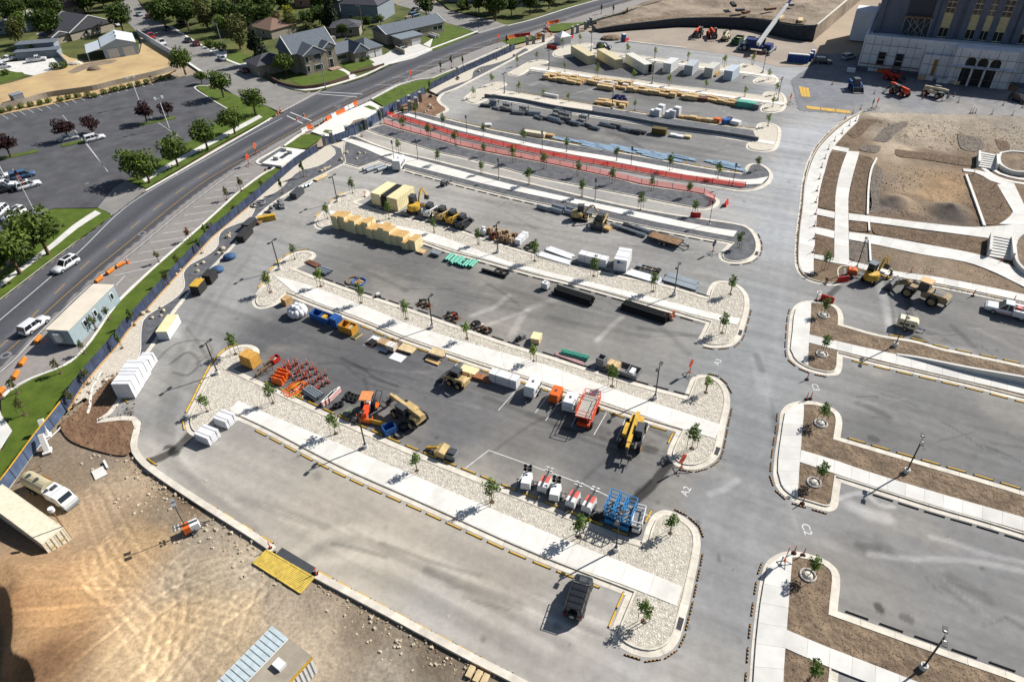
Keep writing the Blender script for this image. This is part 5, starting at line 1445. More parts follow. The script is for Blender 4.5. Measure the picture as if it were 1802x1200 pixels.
def scissor(name,paint,L=2.5,Wd=1.2,ph=1.4,rail=1.1,deck=None,wr=.22,outrig=False):
 P=[('chassis',MB().use(paint).box((0,0,wr*.9),(L,Wd*.8,.45)).mesh('chassis'))]
 x_=MB().use(k_steel)
 for k in range(3):
  z=wr*.9+.5+k*(ph-wr-.55)/3;dz=(ph-wr-.55)/3
  for s in(-1,1):x_.bar((-L*.42,s*Wd*.3,z),(L*.42,s*Wd*.3,z+dz),.1);x_.bar((L*.42,s*Wd*.34,z),(-L*.42,s*Wd*.34,z+dz),.1)
 P.append(('scissor_stack',x_.mesh('scissor_stack')))
 P.append(('platform',MB().use(deck or k_grey).box((0,0,ph),(L,Wd,.1)).use(paint).box((0,Wd/2,ph-.05),(L,.05,.2)).box((0,-Wd/2,ph-.05),(L,.05,.2)).box((L/2,0,ph-.05),(.05,Wd,.2)).box((-L/2,0,ph-.05),(.05,Wd,.2)).mesh('platform')))
 g=MB().use(paint)
 nx=5
 for z in(ph+.55,ph+rail):
  for s in(-1,1):g.bar((-L/2,s*Wd/2,z),(L/2,s*Wd/2,z),.06);g.bar((s*L/2,-Wd/2,z),(s*L/2,Wd/2,z),.06)
 for i in range(nx):
  for s in(-1,1):g.bar((-L/2+L*i/(nx-1),s*Wd/2,ph),(-L/2+L*i/(nx-1),s*Wd/2,ph+rail),.055)
 P.append(('guard_rail',g.mesh('guard_rail')))
 for x in(-L*.36,L*.36):
  for s in(-1,1):P.append(wheel_part(x,s*Wd*.45,wr,Wd*.16,k_steel))
 return(name,P)
def light_tower(name,body_m,stripe=None,lamps=None,flat=True):
 b=MB().use(body_m).box((0,0,.45),(1.9,1.15,.95),taper=.9)
 P=[('cabinet',b.mesh('cabinet'))]
 if stripe:P.append(('red_panel',MB().use(stripe).box((-.35,0,1.385),(1.0,1.02,.02)).box((-.98,0,.6),(.05,.9,.5)).mesh('red_panel')))
 P.append(('tongue',MB().use(k_steel).bar((.8,0,.5),(2.1,0,.45),.1).bar((.7,.45,.5),(1.9,0,.47),.07).bar((.7,-.45,.5),(1.9,0,.47),.07).bar((2.0,0,.0),(2.0,0,.6),.08).mesh('tongue')))
 mt=MB().use(k_steel)
 if flat:mt.bar((.9,0,1.5),(-1.6,0,1.62),.16)
 else:mt.bar((.95,0,.6),(.95,0,2.3),.16)
 P.append(('mast',mt.mesh('mast')))
 for i in range(4):
  sx,sy=(-1 if i%2 else 1),(-1 if i<2 else 1)
  c=(-1.5+.22*sx,sy*.28,1.62)if flat else(.95+.1*sx,sy*.3,2.0+.2*sx)
  P.append(('floodlight',MB().use(lamps or k_black).cyl(c,(c[0]-.12,c[1],c[2]+.14),.12,.22,10).mesh('floodlight')))
 for s in(-1,1):
  P.append(wheel_part(-.1,s*.66,.32,.2));P.append(('mudguard',MB().use(k_steel).box((-.1,s*.66,.68),(.8,.24,.05)).mesh('mudguard')))
 for s in(-1,1):P.append(('outrigger',MB().use(k_steel).bar((.3,s*.5,.5),(.3,s*1.2,.5),.07).bar((.3,s*1.2,0),(.3,s*1.2,.7),.06).mesh('outrigger')))
 return(name,P)
def towed(name,body_m,L=2.4,Wd=1.4,H=1.2,lid=None,wheels=1,tongue_m=None):
 b=MB().use(body_m);z=.5
 b.loft([[(x,-Wd/2*k,z),(x,-Wd/2*k,z+H*h*.8),(x,-Wd/2*k*.86,z+H*h),(x,Wd/2*k*.86,z+H*h),(x,Wd/2*k,z+H*h*.8),(x,Wd/2*k,z)]for x,k,h in((-L/2,.92,.85),(-L/2+.15,1,1),(L/2-.3,1,1),(L/2,.92,.7))])
 b.use(k_steel).box((-.1,0,z+H),(.35,.3,.06)).box((0,0,.38),(L,Wd*.7,.13))
 P=[('housing',b.mesh('housing'))]
 for s in(-1,1):
  pnl=MB().use(k_steel)
  for k in range(3):pnl.box((-L*.3+k*L*.28,s*(Wd/2+.004),z+H*.25),(L*.2,.015,H*.35))
  P.append(('louvre_panel',pnl.mesh('louvre_panel')))
 P.append(('tow_bar',MB().use(tongue_m or k_steel).bar((L/2-.1,0,.45),(L/2+1.2,0,.42),.1).bar((L/2-.1,.4,.45),(L/2+1.0,0,.43),.07).bar((L/2-.1,-.4,.45),(L/2+1.0,0,.43),.07).bar((L/2+1.0,0,0),(L/2+1.0,0,.55),.07).mesh('tow_bar')))
 for i in range(wheels):
  for s in(-1,1):P.append(wheel_part(-.15-i*.7+(wheels-1)*.35,s*(Wd/2+.06),.33,.2))
 return(name,P)
def portaloo(m=None):
 k=m or k_blue
 b=MB().use(k).box((0,0,.08),(1.15,1.15,2.1))
 for s in(-1,1):b.use(k).box((s*.56,s*.56,.08),(.1,.1,2.12))
 return('portable_toilet',[('cabin',b.mesh('cabin')),('roof',MB().use(k_white).box((0,0,2.18),(1.22,1.22,.22),taper=.75).mesh('roof')),('door',MB().use(C('door_blue',30,72,140)).box((-.585,0,.2),(.03,.82,1.85)).mesh('door')),('skid',MB().use(k_steel).box((0,0,0),(1.2,1.2,.09)).mesh('skid'))])
PLOO=portaloo()
# ------------------------------------------------------------------ street furniture, trees and barriers of the site
def put(proto,label,cat,p,q=None,rz=0.0,group=None,z=0.0,s=1.0,name=None):
 loc=W(p[0],p[1],0);loc.z=z
 if q is not None:rz=heading(p,q)
 return spawn(proto,label,cat,loc,rz,group,s,name)
PT=[((643.7,788),'on the nearest gravel island, left of the blue scissor lifts'),((1083.7,969),'in front of the blue scissor lifts'),((383.7,658.5),'on the left end of the nearest gravel island'),((1594,832),'on the C3 soil island'),((1152.5,702),'behind the yellow telehandler'),((761,577.5),'on the middle gravel island'),((492.5,475),'at the left end of the middle gravel island'),((594,356),'at the left end of the foam block island'),((1623,1176),'nearest the lower right corner'),((1574.5,610),'beside the cream generator trailer'),((1186,521),'beside the white planks'),((876,445),'beside the tan sack pallets'),
((888,167),'at the left end of the long retaining wall'),((966,124),'left of the first row of timber crates'),((1147.5,148),'in front of the white open container'),((1077,193),'beside the blue coils'),((1342,129),'by the rough terrain crane'),((1368,178),'by the red diamond sign at the north aisle'),((1040,91),'behind the cream containers'),((1506,475),'by the orange mixer')]
for p,d in PT:
 put(POLE,'dark twin-head light post '+d,'light post',p,rz=ROW,group='light posts of the parking lot',z=0.11)
PL=[(736,282),(694,284),(822,238),(954,267),(878,317),(1110,296),(1289,327),(1047,354),(1248,395)]
for i,p in enumerate(sorted(PL)):
 put(PED,'%s black lantern post from the left along the entrance drive'%nth(i),'lantern post',p,group='lantern posts of the entrance drive',z=0.11)
for p,d in(((247.5,186),'nearer the dry field'),((297.5,226),'beside the purple trees'),((12,318),'cut by the left edge')):
 put(CHL,'white twin-head lamp post in the dark car park '+d,'light post',p,rz=2.2,group='lamp posts of the church car park')
def trees(pts,protos,where,group,sc_=(0.85,1.15),z=0.11,seed=1):
 r=rng(seed)
 for i,p in enumerate(sorted(pts)):
  s=r.uniform(*sc_)
  put(protos[(i*5+seed)%len(protos)],'%s staked young tree from the left %s'%(nth(i),where),'tree',p,rz=r.uniform(0,6.28),group=group,z=z,s=s)
G_='young staked trees'
trees([(481,710),(591,764),(734,829),(866,884),(1019,946),(1179,939),(1132,1094),(365,725),(415,624)],YT+YB[:1],'on the nearest gravel island',G_)
trees([(519,457),(476,515),(565,505),(636,534),(715,562),(822,597),(939,637),(1077,681),(1242,692),(1217,790)],YT+YB,'on the middle gravel island',G_,seed=2)
trees([(621,341),(577,386),(685,386),(764,410),(842,431),(941,460),(1045,487),(1149,514),(1285,519),(1270,587)],YB+YT[:2],'on the gravel island of the foam blocks',G_,seed=3)
trees([(702,270),(771,290),(847,307),(931,326),(1024,347),(1127,370),(1222,379),(1300,437)],YT,'along the lower walk of the entrance drive',G_,seed=4)
trees([(710,233),(755,245),(802,257),(852,275),(903,287),(957,298),(1017,311),(1077,324),(1146,336),(1212,347)],YT,'on the median of the entrance drive',G_,seed=5)
trees([(732,208),(780,225),(851,240),(921,253),(997,268),(1085,284),(1178,301),(1263,314),(1331,301)],YT,'along the upper walk of the entrance drive',G_,seed=6)
trees([(834,173),(866,151),(913,165),(956,175),(1000,182),(1117,195),(1351,223)],YB,'on the island of the long retaining wall',G_,seed=7)
trees([(911,117),(945,108),(994,127),(1051,137),(1114,145),(1177,152),(1242,160),(1310,171),(1366,167),(1359,189)],YB,'on the island of the timber crates',G_,seed=8)
trees([(990,85),(1021,77),(1058,93),(1104,98),(1152,103),(1210,108),(1274,118),(1324,115),(1352,141)],YB,'on the island of the containers',G_,seed=9)
trees([(1450,476),(1449,555),(1447,621),(1444,745),(1439,850),(1424,1014),(1424,1197)],YT,'on the soil beds right of the drive aisle',G_,(0.85,1.0),seed=10)
trees([(425,336),(400,352),(280,462),(192,562),(170,580),(150,622),(108,657),(32,692),(45,730)],YO,'on the grass verge along the street',G_,seed=11)
put(YR,'red-leaved young tree on the grass verge along the street','tree',(335,423),group=G_)
trees([(415,378),(365,421),(355,446),(317,471),(297,501),(237,573),(215,613),(156,676),(132,713),(497,340),(463,335),(535,312)],YO+YC,'on the gravel strip along the screen fence',G_,seed=12)
trees([(637,241),(670,219),(757,162),(710,208)],YC,'by the entrance gate pillars',G_,seed=13)
trees([(776,127),(795,120),(815,118),(892,83),(1058,25),(1079,26),(1103,30)],YC,'along the street beyond the entrance',G_,seed=14)
for i,p in enumerate([(1444,746),(1432,850),(1449,556),(1446,624),(1421,1013)]):
 pp=W(*p);b=MB().use(C('pale_ring',200,196,190,.9)).torus((0,0,.05),.75,.12,20,6).use(m_stone).ball((0,0,-.25),.6,10,5)
 tag(link('tree_ring',b.mesh('tree_ring'),None,(pp.x,pp.y,.11)),'pale round root ring of the %s soil bed tree'%nth(i),'tree ring','root rings on the soil beds')
def stops(a,b,n,proto,where,out=0.0):
 A,B=W(*a),W(*b)
 rz=math.atan2(B.y-A.y,B.x-A.x)-PI/2
 for i in range(n):
  f=i/(n-1)if n>1 else 0.5
  p=A.lerp(B,f)
  spawn(proto,'%s wheel stop from the left %s'%(nth(i),where),'wheel stop',(p.x,p.y,0.002),rz+rng(i).uniform(-.02,.02),'wheel stops along the kerbs')
stops((573,1012),(900,1186),10,STOP_Y,'on the dirt kerb right of the ramp');stops((312,853),(470,949),6,STOP_Y,'on the dirt kerb left of the ramp');stops((1655,502),(1800,532),4,STOP_Y,'along the plaza kerb of the C4 row')
def stops_curve(key,t0,t1,n,proto,where,word='edge bar anticlockwise',cat='edge bar',group='rubber edge bars round the island ends'):
 P=offset(ISL[key],-0.3);P=P+[P[0]]
 R_=resample(P,n=1200)
 for i in range(n):
  k=int((t0+(t1-t0)*(i+.5)/n)*1200)%1200
  a,b=R_[k],R_[(k+1)%1200]
  spawn(proto,'%s %s %s'%(nth(i),word,where),cat,(a[0],a[1],.002),math.atan2(b[1]-a[1],b[0]-a[0])-PI/2,group)
def tpar(key,p):
 a=W2(p);R_=resample(ISL[key]+[ISL[key][0]],n=400)
 return min(range(400),key=lambda i:math.dist(R_[i],a))/400
for key,a,b,n,proto,wh in(('A1',(1112,1150),(1233,955),9,STOP_D,'at the right end of the nearest island'),('A1',(1228,932),(1160,900),3,STOP_D,'at the far right corner of the nearest island'),('A2',(1200,824),(1285,705),8,STOP_D,'at the right end of the middle island'),('A2',(1280,685),(1228,660),3,STOP_D,'at the far right corner of the middle island'),
('A3',(1242,610),(1319,537),7,STOP_D,'at the right end of the foam block island'),('A4',(1290,464.5),(1325,405),7,STOP_D,'at the right end of the entrance island'),('C4',(1396,541),(1457,661),9,STOP_D,'round the C4 island'),('C3',(1374,725),(1459,900),9,STOP_D,'round the C3 island'),('C2',(1352,985),(1315,1260),7,STOP_D,'round the C2 island'),
('A1',(410,609),(327,735),8,STOP_Y,'at the left end of the nearest island'),('A2',(535,441),(450,517),6,STOP_Y,'at the left end of the middle island'),('A3',(605,340),(552,390),4,STOP_Y,'at the left end of the foam block island')):
 t0,t1=tpar(key,a),tpar(key,b)
 if t1<t0:t1+=1
 stops_curve(key,t0,t1,n,proto,wh)
for key,a,b,proto,wh in(('A1',(460,762),(1078,1041),STOP_Y,'on the near side of the nearest island'),('A1',(1101,1047),(1074,1115),STOP_Y,'by the black off-road car'),('A1',(1090,940),(452,668),STOP_Y,'on the far side of the nearest island'),('A1',(1140,920),(1130,952),STOP_Y,'beside the white scissor lift'),('A2',(620,566),(1185,759),STOP_Y,'on the near side of the middle island'),('A2',(1190,760),(1177,786),STOP_Y,'beside the yellow telehandler'),('A2',(1200,695),(540,480),STOP_B,'on the far side of the middle island'),('A3',(750,433),(1236,567),STOP_B,'below the foam block island'),('A3',(1236,520),(640,360),STOP_B,'above the foam block island'),('A4',(720,303),(1270,428),STOP_B,'below the entrance walk'),
('C4',(1490,630),(1815,710),STOP_Y,'on the near side of the C4 island'),('C4',(1802,643),(1560,592),STOP_Y,'on the far side of the C4 island'),('C3',(1802,865),(1490,774),STOP_Y,'on the far side of the C3 island'),('C3',(1527,864),(1802,948),STOP_B,'on the near side of the C3 island'),('C2',(1802,1192),(1485,1080),STOP_B,'on the far side of the C2 island'),('A6',(1320,226),(900,161),STOP_Y,'in the far row of the retaining wall island'),('A5',(1300,303),(780,207),STOP_Y,'in the row with the steel bundles')):
 t0,t1=tpar(key,a),tpar(key,b)
 if t1<t0:t1+=1
 Lk_=sum(math.dist(u,v)for u,v in zip(ISL[key],ISL[key][1:]+ISL[key][:1]))*(t1-t0)
 stops_curve(key,t0,t1,max(1,round(Lk_/2.75)),proto,wh,'wheel stop from the '+('left' if W(*b).x>W(*a).x else 'right'),'wheel stop','wheel stops along the kerbs')
for p,q,d in(((323,748),(325,760),'leaning pair of yellow bars at the left kerb'),((237,782),(240,768),'stack of yellow bars on the bent kerb'),((268,813),(258,806),'lone yellow bar across the wet streak'),((221,704),(227,711),'yellow bar beside the tall white pallets')):
 put(STOP_Y,d,'wheel stop',p,rz=heading(p,q)-PI/2,group='loose yellow bars')
CP=[(1500,202),(1487,210),(1505,215),(1494,223),(1481,237),(1468,250),(1457,265),(1451,281),(1445,297),(1441,317),(1437,338),(1435,358),(1434.5,379),(1432.5,400),(1432,422),(1430,446)]
for i,p in enumerate(CP):put(CANDLE,'%s red delineator from the top along the curved plaza walk'%nth(i),'delineator',p,group='red delineator posts',z=.2)
CQ=[((1501,461),'at the end of the broad plaza walk'),((1602,481),'behind the wheel loader'),((1712,521),'near the white service truck'),((1782,532),'beside the white service truck, on the kerb'),((1763,461),'at the foot of the lower steps'),((1738,446),'on the lower steps'),((1455,497),'by the red barrier of the C4 row'),((1436,529),'at the tip of the C4 island'),((1443,529),'beside the red barrier on the C4 island'),((1420,668),'lying tilted below the C4 island'),((1419,703),'at the tip of the C3 island'),((1426,702),'second at the tip of the C3 island'),((1412,886),'at the near corner of the C3 island'),((1397,973),'left of two on the C2 island tip'),((1413,977),'right of two on the C2 island tip'),
((1464,150),'near the blue tractor'),((1514,193),'by the two diamond signs'),((1538,166),'behind the orange telehandler'),((1623,175),'left of the tan telehandler'),((1657,179),'in front of the tan telehandler'),((1678,171),'first right of the tan telehandler'),((1686,181),'second right of the tan telehandler'),((1707,200),'left of three on the gravel road'),((1711,200),'middle of three on the gravel road'),((1716,200),'right of three on the gravel road'),((1745,202),'by the red marker'),((1765,186),'far right on the gravel road'),((1781,204),'right of the red marker'),((1799,190),'cut by the right edge'),((476,965),'left of the yellow ramp'),((557,1011),'right of the yellow ramp'),((1728,284),'on the upper steps'),((1738,281),'second on the upper steps'),((1748,332),'on the rounded soil bed'),((1760,366),'at the edge of the rounded soil bed'),((1712,309),'by the long low planter wall'),((642,347),'on the foam block island')]
for p,d in CQ:put(CANDLE,'red delineator '+d,'delineator',p,group='red delineator posts',z=.05)
r=rng(77);CL=[]
for i,(x0,y0,x1,y1)in enumerate([(497,652,511,640),(503,657,525,640),(508,664,540,642),(517,667,552,648),(525,672,560,655),(540,680,572,662),(552,690,580,672)]):
 for k in range(7):
  f=k/6
  CL.append((x0+(x1-x0)*f+r.uniform(-2,2),y0+(y1-y0)*f+r.uniform(-2,2)))
for i,p in enumerate(sorted(CL)):put(CANDLE,'%s delineator from the left of the dense orange cluster on the lot'%nth(i),'delineator',p,rz=r.uniform(0,6),group='clustered orange delineators')
BR=[((1471,497),(1494,494),J_RED,'beside the orange mixer of the C4 row'),((1446,527),(1465,533),J_RED,'on the C4 island beside the young tree'),((1215,382),(1232,383),J_RED,'behind the last lantern post'),((1274,366),(1281,356),J_RED,'beside the tip of the median'),
((481,672),(497,677),J_OR,'lowest of four stacked side by side'),((484,667),(501,672),J_OR,'second of four stacked side by side'),((488,661),(505,666),J_OR,'third of four stacked side by side'),((491,656),(509,661),J_OR,'farthest of four stacked side by side'),
((574,214),(583,208),J_OR,'leftmost of the street closure'),((583,209),(592,204),J_WH,'second of the street closure'),((590,205),(600,200),J_OR,'third of the street closure'),((598,201),(608,196),J_OR,'fourth of the street closure'),((606,196),(615,191),J_WH,'fifth of the street closure'),((614,192),(622,188),J_WH,'sixth of the street closure'),((620,188),(630,183),J_OR,'last of the street closure'),((531,234),(540,230),J_WH,'left of two by the mown verge'),((539,229),(549,225),J_OR,'right of two by the mown verge'),
((962,84),(972,86),J_RED,'left of two inside the gate'),((971,86),(980,88),J_RED,'right of two inside the gate'),((996,71),(1004,69),J_RED,'left of two by the white canopy'),((1002,70),(1009,67),J_RED,'right of two by the white canopy'),
((961,52),(966,56),J_OR,'first of the curved line by the gate'),((960,48),(963,53),J_WH,'second of the curved line by the gate'),((962,45),(967,43),J_OR,'third of the curved line by the gate'),((968,43),(974,42),J_OR,'fourth of the curved line by the gate'),((975,41),(983,40),J_OR,'fifth of the curved line by the gate'),((897,69),(905,67),J_OR,'at the left of the gate row'),((890,72),(897,69),J_OR,'left end of the gate row'),((906,66),(914,65),J_RED,'red third of the gate row'),((916,65),(924,64),J_RED,'red fourth of the gate row'),((925,64),(932,63),J_RED,'red fifth of the gate row'),((946,66),(953,65),J_OR,'right end of the gate row'),((1101,74),(1104,73),J_RED,'beside the lone portable toilet')]
for p,q,m,d in BR:
 a,b=W(*p),W(*q)
 me=m
 o=tag(link('traffic_barrier',me,None,(a+b)/2,heading(p,q)),{J_RED:'red',J_OR:'orange',J_WH:'white'}[m]+' water-filled barrier '+d,'barrier','water-filled barriers')
for p,q,d in(((208,471),(217,466),'farthest of the street line'),((190,484),(200,476),'second of the street line'),((172,497),(178,492),'third of the street line'),((70,597),(66,603),'just left of the grey office trailer'),((43,637),(40,642),'below the grey office trailer'),((31,660),(28,665),'second below the grey office trailer'),((4,690),(0,694),'cut by the left edge'),((0,700),(-4,706),'lower one cut by the left edge')):
 b=MB()
 b.use(C('amber_orange',246,142,36))
 for k in range(4):b.cyl((-.75+k*.4,0,.36),(-.42+k*.4,0,.36),.36,.34,10)
 a_,b_=W(*p),W(*q)
 tag(link('fallen_drum',b.mesh('fallen_drum'),None,(a_+b_)/2,heading(p,q)),'orange ribbed barricade segment '+d,'barricade','orange barricades along the street')
for p,d in(((225,463),'at the far end of the street barricades'),((180,490),'between the street barricades'),((523,212),'left in the junction'),((535,205),'right in the junction'),((571,215),'at the left end of the street closure'),((490,202),'at the junction corner'),((494,196),'behind the junction corner'),((1330,97),'left before the crane'),((1342,95),'right before the crane'),((1434,107),'by the portable toilets'),((930,68),'left by the gate'),((937,68),'second by the gate'),((943,69),'third by the gate'),((970,62),'by the orange gate panels')):
 put(CONE,'orange traffic cone '+d,'traffic cone',p,group='traffic cones',s=1.5)
for p,d in(((1168,563),'front left'),((1175,559),'back left'),((1181,563),'front right'),((1185,556),'back right')):
 put(BARREL,'%s orange and white drum of the group of four by the black pipes'%d,'traffic drum',p,group='drums by the black pipes')
for pr,p,q,d in((SIGN_R,(1379,992),(1384,980),'red roll-up diamond sign on the C2 island'),(SIGN_B,(1254,447),(1262,440),'navy roll-up diamond sign near the end of the entrance walk'),(SIGN_R,(1213,660),(1220,652),'collapsed roll-up sign beside the A3 marking'),(SIGN_R,(1198,828),(1205,822),'roll-up sign seen edge on beside the wet streak'),(SIGN_R,(1389,184),(1394,180),'red diamond sign beside the north drive aisle'),(SIGN_R,(1541,192),(1547,188),'red diamond sign on the gravel road'),(SIGN_B,(1533,194),(1538,190),'navy diamond sign on the gravel road'),(SIGN_R,(724,141),(730,137),'red diamond sign on the street verge'),(SIGN_R,(439,292),(444,288),'red diamond sign by the concrete pad'),(SIGN_O,(452,272),(457,268),'orange diamond sign by the concrete pad'),(SIGN_R,(877,76),(883,73),'red diamond sign beyond the gate row')):
 put(pr,d,'sign',p,rz=heading(p,q)+PI/2,group='roll-up signs',s=1.3)
# ---- fences
def fence(pts,label,h=1.85,m=None,step=3.0,post=None,top=None,bottom=None,z=0.02,name='screen_fence',cat='fence'):
 P=resample([W2(p)for p in pts],step)
 o=P[0]
 t=thing(name,label,cat,(o[0],o[1],z))
 for i,(x,y)in enumerate(P):
  link('post',MB().use(post or k_steel).bar((x-o[0],y-o[1],0),(x-o[0],y-o[1],h+.1),.09).mesh('post'),t)
  if i:
   a=(P[i-1][0]-o[0],P[i-1][1]-o[1]);b=(x-o[0],y-o[1])
   r=rng(i*3+len(P))
   n=5
   g=MB().use(m)
   dx,dy=b[0]-a[0],b[1]-a[1];l=math.hypot(dx,dy);nx,ny=-dy/l,dx/l
   vs,fs=[],[]
   for k in range(n+1):
    f=.02+.96*k/n
    for zz,amp in((.06,.05),(h*.5,.11),(h,.02)):
     w_=r.uniform(-amp,amp)if 0<k<n else 0
     vs.append((a[0]+dx*f+nx*w_,a[1]+dy*f+ny*w_,zz))
   for k in range(n):
    for j in range(2):fs.append((3*k+j,3*k+3+j,3*k+4+j,3*k+1+j))
   g.add(vs,fs)
   link('panel',g.mesh('panel'),t)
   if top:link('top_rail',MB().use(top).bar((*a,h+.04),(*b,h+.04),.13,.1).mesh('top_rail'),t)
   if bottom:link('sand_tube',MB().use(bottom).bar((*[a[0]-nx*.25,a[1]-ny*.25],.06),(*[b[0]-nx*.25,b[1]-ny*.25],.06),.16,.12).mesh('sand_tube'),t)
 return t
m_screen=C('blue_screen',58,70,96,.8,.25,.6);m_screen2=C('blue_grey_screen',86,102,130,.8,.25,.6)
fence(FENCE[:6],'blue screen fence with yellow top rail above the dirt corner',m=m_screen2,top=C('rail_yellow',232,178,48))
fence(FENCE[5:13],'long dark blue screen fence between the grass verge and the gravel strip',m=m_screen,bottom=C('tube_amber',214,160,84))
fence(FENCE[12:17],'blue screen fence below the concrete pad',m=m_screen)
fence([(576,256),(598,248),(620,240),(640,231)],'blue screen fence between the left gate pillars',m=m_screen2)
fence([(612,240),(645,227),(667,214),(678,204),(700,194)],'tall pale blue screen fence across the entrance drive',m=m_screen2,h=2.4)
fence([(703,188),(722,179),(748,165)],'blue screen fence behind the soil bed',m=m_screen2)
fence([(755,160),(817,128),(897,93),(906,88)],'dark blue screen fence along the street beyond the entrance',m=m_screen)
fence([(1042,47),(1100,30),(1178,6),(1230,-12)],'dark green screen fence at the top of the site',m=C('green_screen',52,72,74,.8,.15,.6))
m_mesh=bpy.data.materials.new('red_mesh');m_mesh.use_nodes=True
_n=m_mesh.node_tree;_b=_n.nodes['Principled BSDF'];_b.inputs['Base Color'].default_value=(*S(255,86,66),1);_b.inputs['Roughness'].default_value=.8
_t=_n.nodes.new('ShaderNodeBsdfTransparent');_tl=_n.nodes.new('ShaderNodeBsdfTranslucent');_tl.inputs['Color'].default_value=(*S(255,86,66),1)
_m1=_n.nodes.new('ShaderNodeMixShader');_m1.inputs[0].default_value=.45;_m2=_n.nodes.new('ShaderNodeMixShader');_m2.inputs[0].default_value=.3
_n.links.new(_b.outputs[0],_m1.inputs[1]);_n.links.new(_tl.outputs[0],_m1.inputs[2]);_n.links.new(_m1.outputs[0],_m2.inputs[1]);_n.links.new(_t.outputs[0],_m2.inputs[2]);_n.links.new(_m2.outputs[0],_n.nodes['Material Output'].inputs['Surface'])
m_mesh2=m_mesh.copy()
for _d in m_mesh2.node_tree.nodes:
 if _d.type=='MIX_SHADER' and _d.inputs[0].default_value<.4:_d.inputs[0].default_value=.55
fence([(677,202),(710,212),(760,227),(800,240),(883,258),(967,275),(1100,299),(1204,317),(1311,330)],'upper red mesh safety fence along the entrance drive',1.15,m_mesh,3.2,name='mesh_fence')
fence([(676,217),(703,226),(760,241),(810,256),(860,267),(967,287),(1023,299),(1100,316),(1125,323),(1200,334),(1240,341),(1253,347),(1259,354),(1249,363)],'lower red mesh safety fence along the median',1.1,m_mesh2,3.2,name='mesh_fence',bottom=C('fence_hem',190,24,30))
pil=('gate_pillar',[('shaft',MB().use(C('grey_stone',150,152,158,.9,.15,1)).box((0,0,0),(.75,.75,2.6)).mesh('shaft')),('cap',MB().use(C('cap_stone',196,194,190)).box((0,0,2.6),(.95,.95,.18),taper=.8).mesh('cap'))])
for i,p in enumerate([(572,257),(585,252),(612,241),(645,228),(668,212),(673,208),(703,196),(722,196),(733,190),(740,180),(721,186)]):
 put(pil,'%s stone gate pillar from the left at the street entrance'%nth(i),'pillar',p,rz=.4,group='gate pillars')
for i,p in enumerate([(928,80),(939,78),(956,75),(1007,62),(1016,59),(1030,53),(1034,50),(1039,46)]):
 put(pil,'%s stone pillar from the left of the far gate'%nth(i),'pillar',p,rz=.4,group='gate pillars')
for i,(p,q)in enumerate((((83,768),(1,0)),((84,795),(1,0)))):
 put(('lying_pillar',MB().use(m_conc).box((0,0,0),(.6,.6,2.4),ry=.5).box((0,0,0),(1.0,1.0,.25)).mesh('lying_pillar')),('upper','lower')[i]+' white leaning gate pillar in the dirt by the screen fence','pillar',p,rz=2.0,group='leaning pillars in the dirt')
rk=[(610,270),(632,271),(642,270),(628,280),(600,282),(566,302),(571,299),(575,297),(578,296),(580,294),(756,187),(760,191),(748,196),(753,196),(735,183),(748,199),(404,412),(402,418),(392,439),(394,446),(384,447),(358,463),(347,467),(348,478),(283,541),(288,548),(284,556),(268,560),(310,484),(317,476),(185,670),(201,660),(211,657),(230,570),(252,553),(262,548),(843,127),(848,124),(805,137),(806,141),(905,98),(874,105),(740,168),(760,170)]
r=rng(8)
for i,p in enumerate(sorted(rk)):
 tag(link('boulder',ROCKS[i%4],None,W(p[0],p[1],.05),r.uniform(0,6)),'%s pale boulder from the left on the planting strips'%nth(i),'boulder','pale boulders').scale=[r.uniform(.45,.95)]*3
for i,p in enumerate([(373,398),(368,400),(806,139),(758,171)]):tag(link('boulder',ROCKD,None,W(p[0],p[1],.05),i),'%s dark boulder from the left on the gravel strip'%nth(i),'boulder','dark boulders')
# ------------------------------------------------------------------ machines, loads and stores on the lot
def blocks(name,label,cat,p,q,items,group=None,z=0.0,rz=None):
 """a load made of named boxes: (part, x, y, z, l, w, h, material[, turn])"""
 loc=W(*p);loc.z=z
 t=thing(name,label,cat,loc,heading(p,q)if q else(rz or 0),group)
 for it in items:
  link(it[0],MB().use(it[7]).box(it[1:4],it[4:7],rz=it[8]if len(it)>8 else 0).mesh(it[0]),t)
 return t
def at_end(proto,label,cat,front,back,L,group=None,zref=0.0):
 """place a long thing with the middle of its front end on a photo point"""
 a,b=W(*front,zref),W(*back,zref)
 rz=math.atan2(a.y-b.y,a.x-b.x)
 return spawn(proto,label,cat,(a.x-math.cos(rz)*L/2,a.y-math.sin(rz)*L/2,0.02),rz,group)
CG='shipping containers'
C40=container('shipping_container',12.19,C('container_cream',240,226,184,.6));C40w=container('shipping_container',12.19,C('container_white',246,244,232,.6),open_door=True)
CBIG=container('shipping_container',12.19,C('container_ivory',252,240,212,.6),yellow_bits=True)
a,b=W(109,930,2.59),W(11,860,2.59);rz=math.atan2(a.y-b.y,a.x-b.x);f=W(110.5,966.5)
spawn(CBIG,'large ivory shipping container with closed doors on the tan dirt','container',(f.x-6.1*math.cos(rz),f.y-6.1*math.sin(rz),-.1),rz,CG)
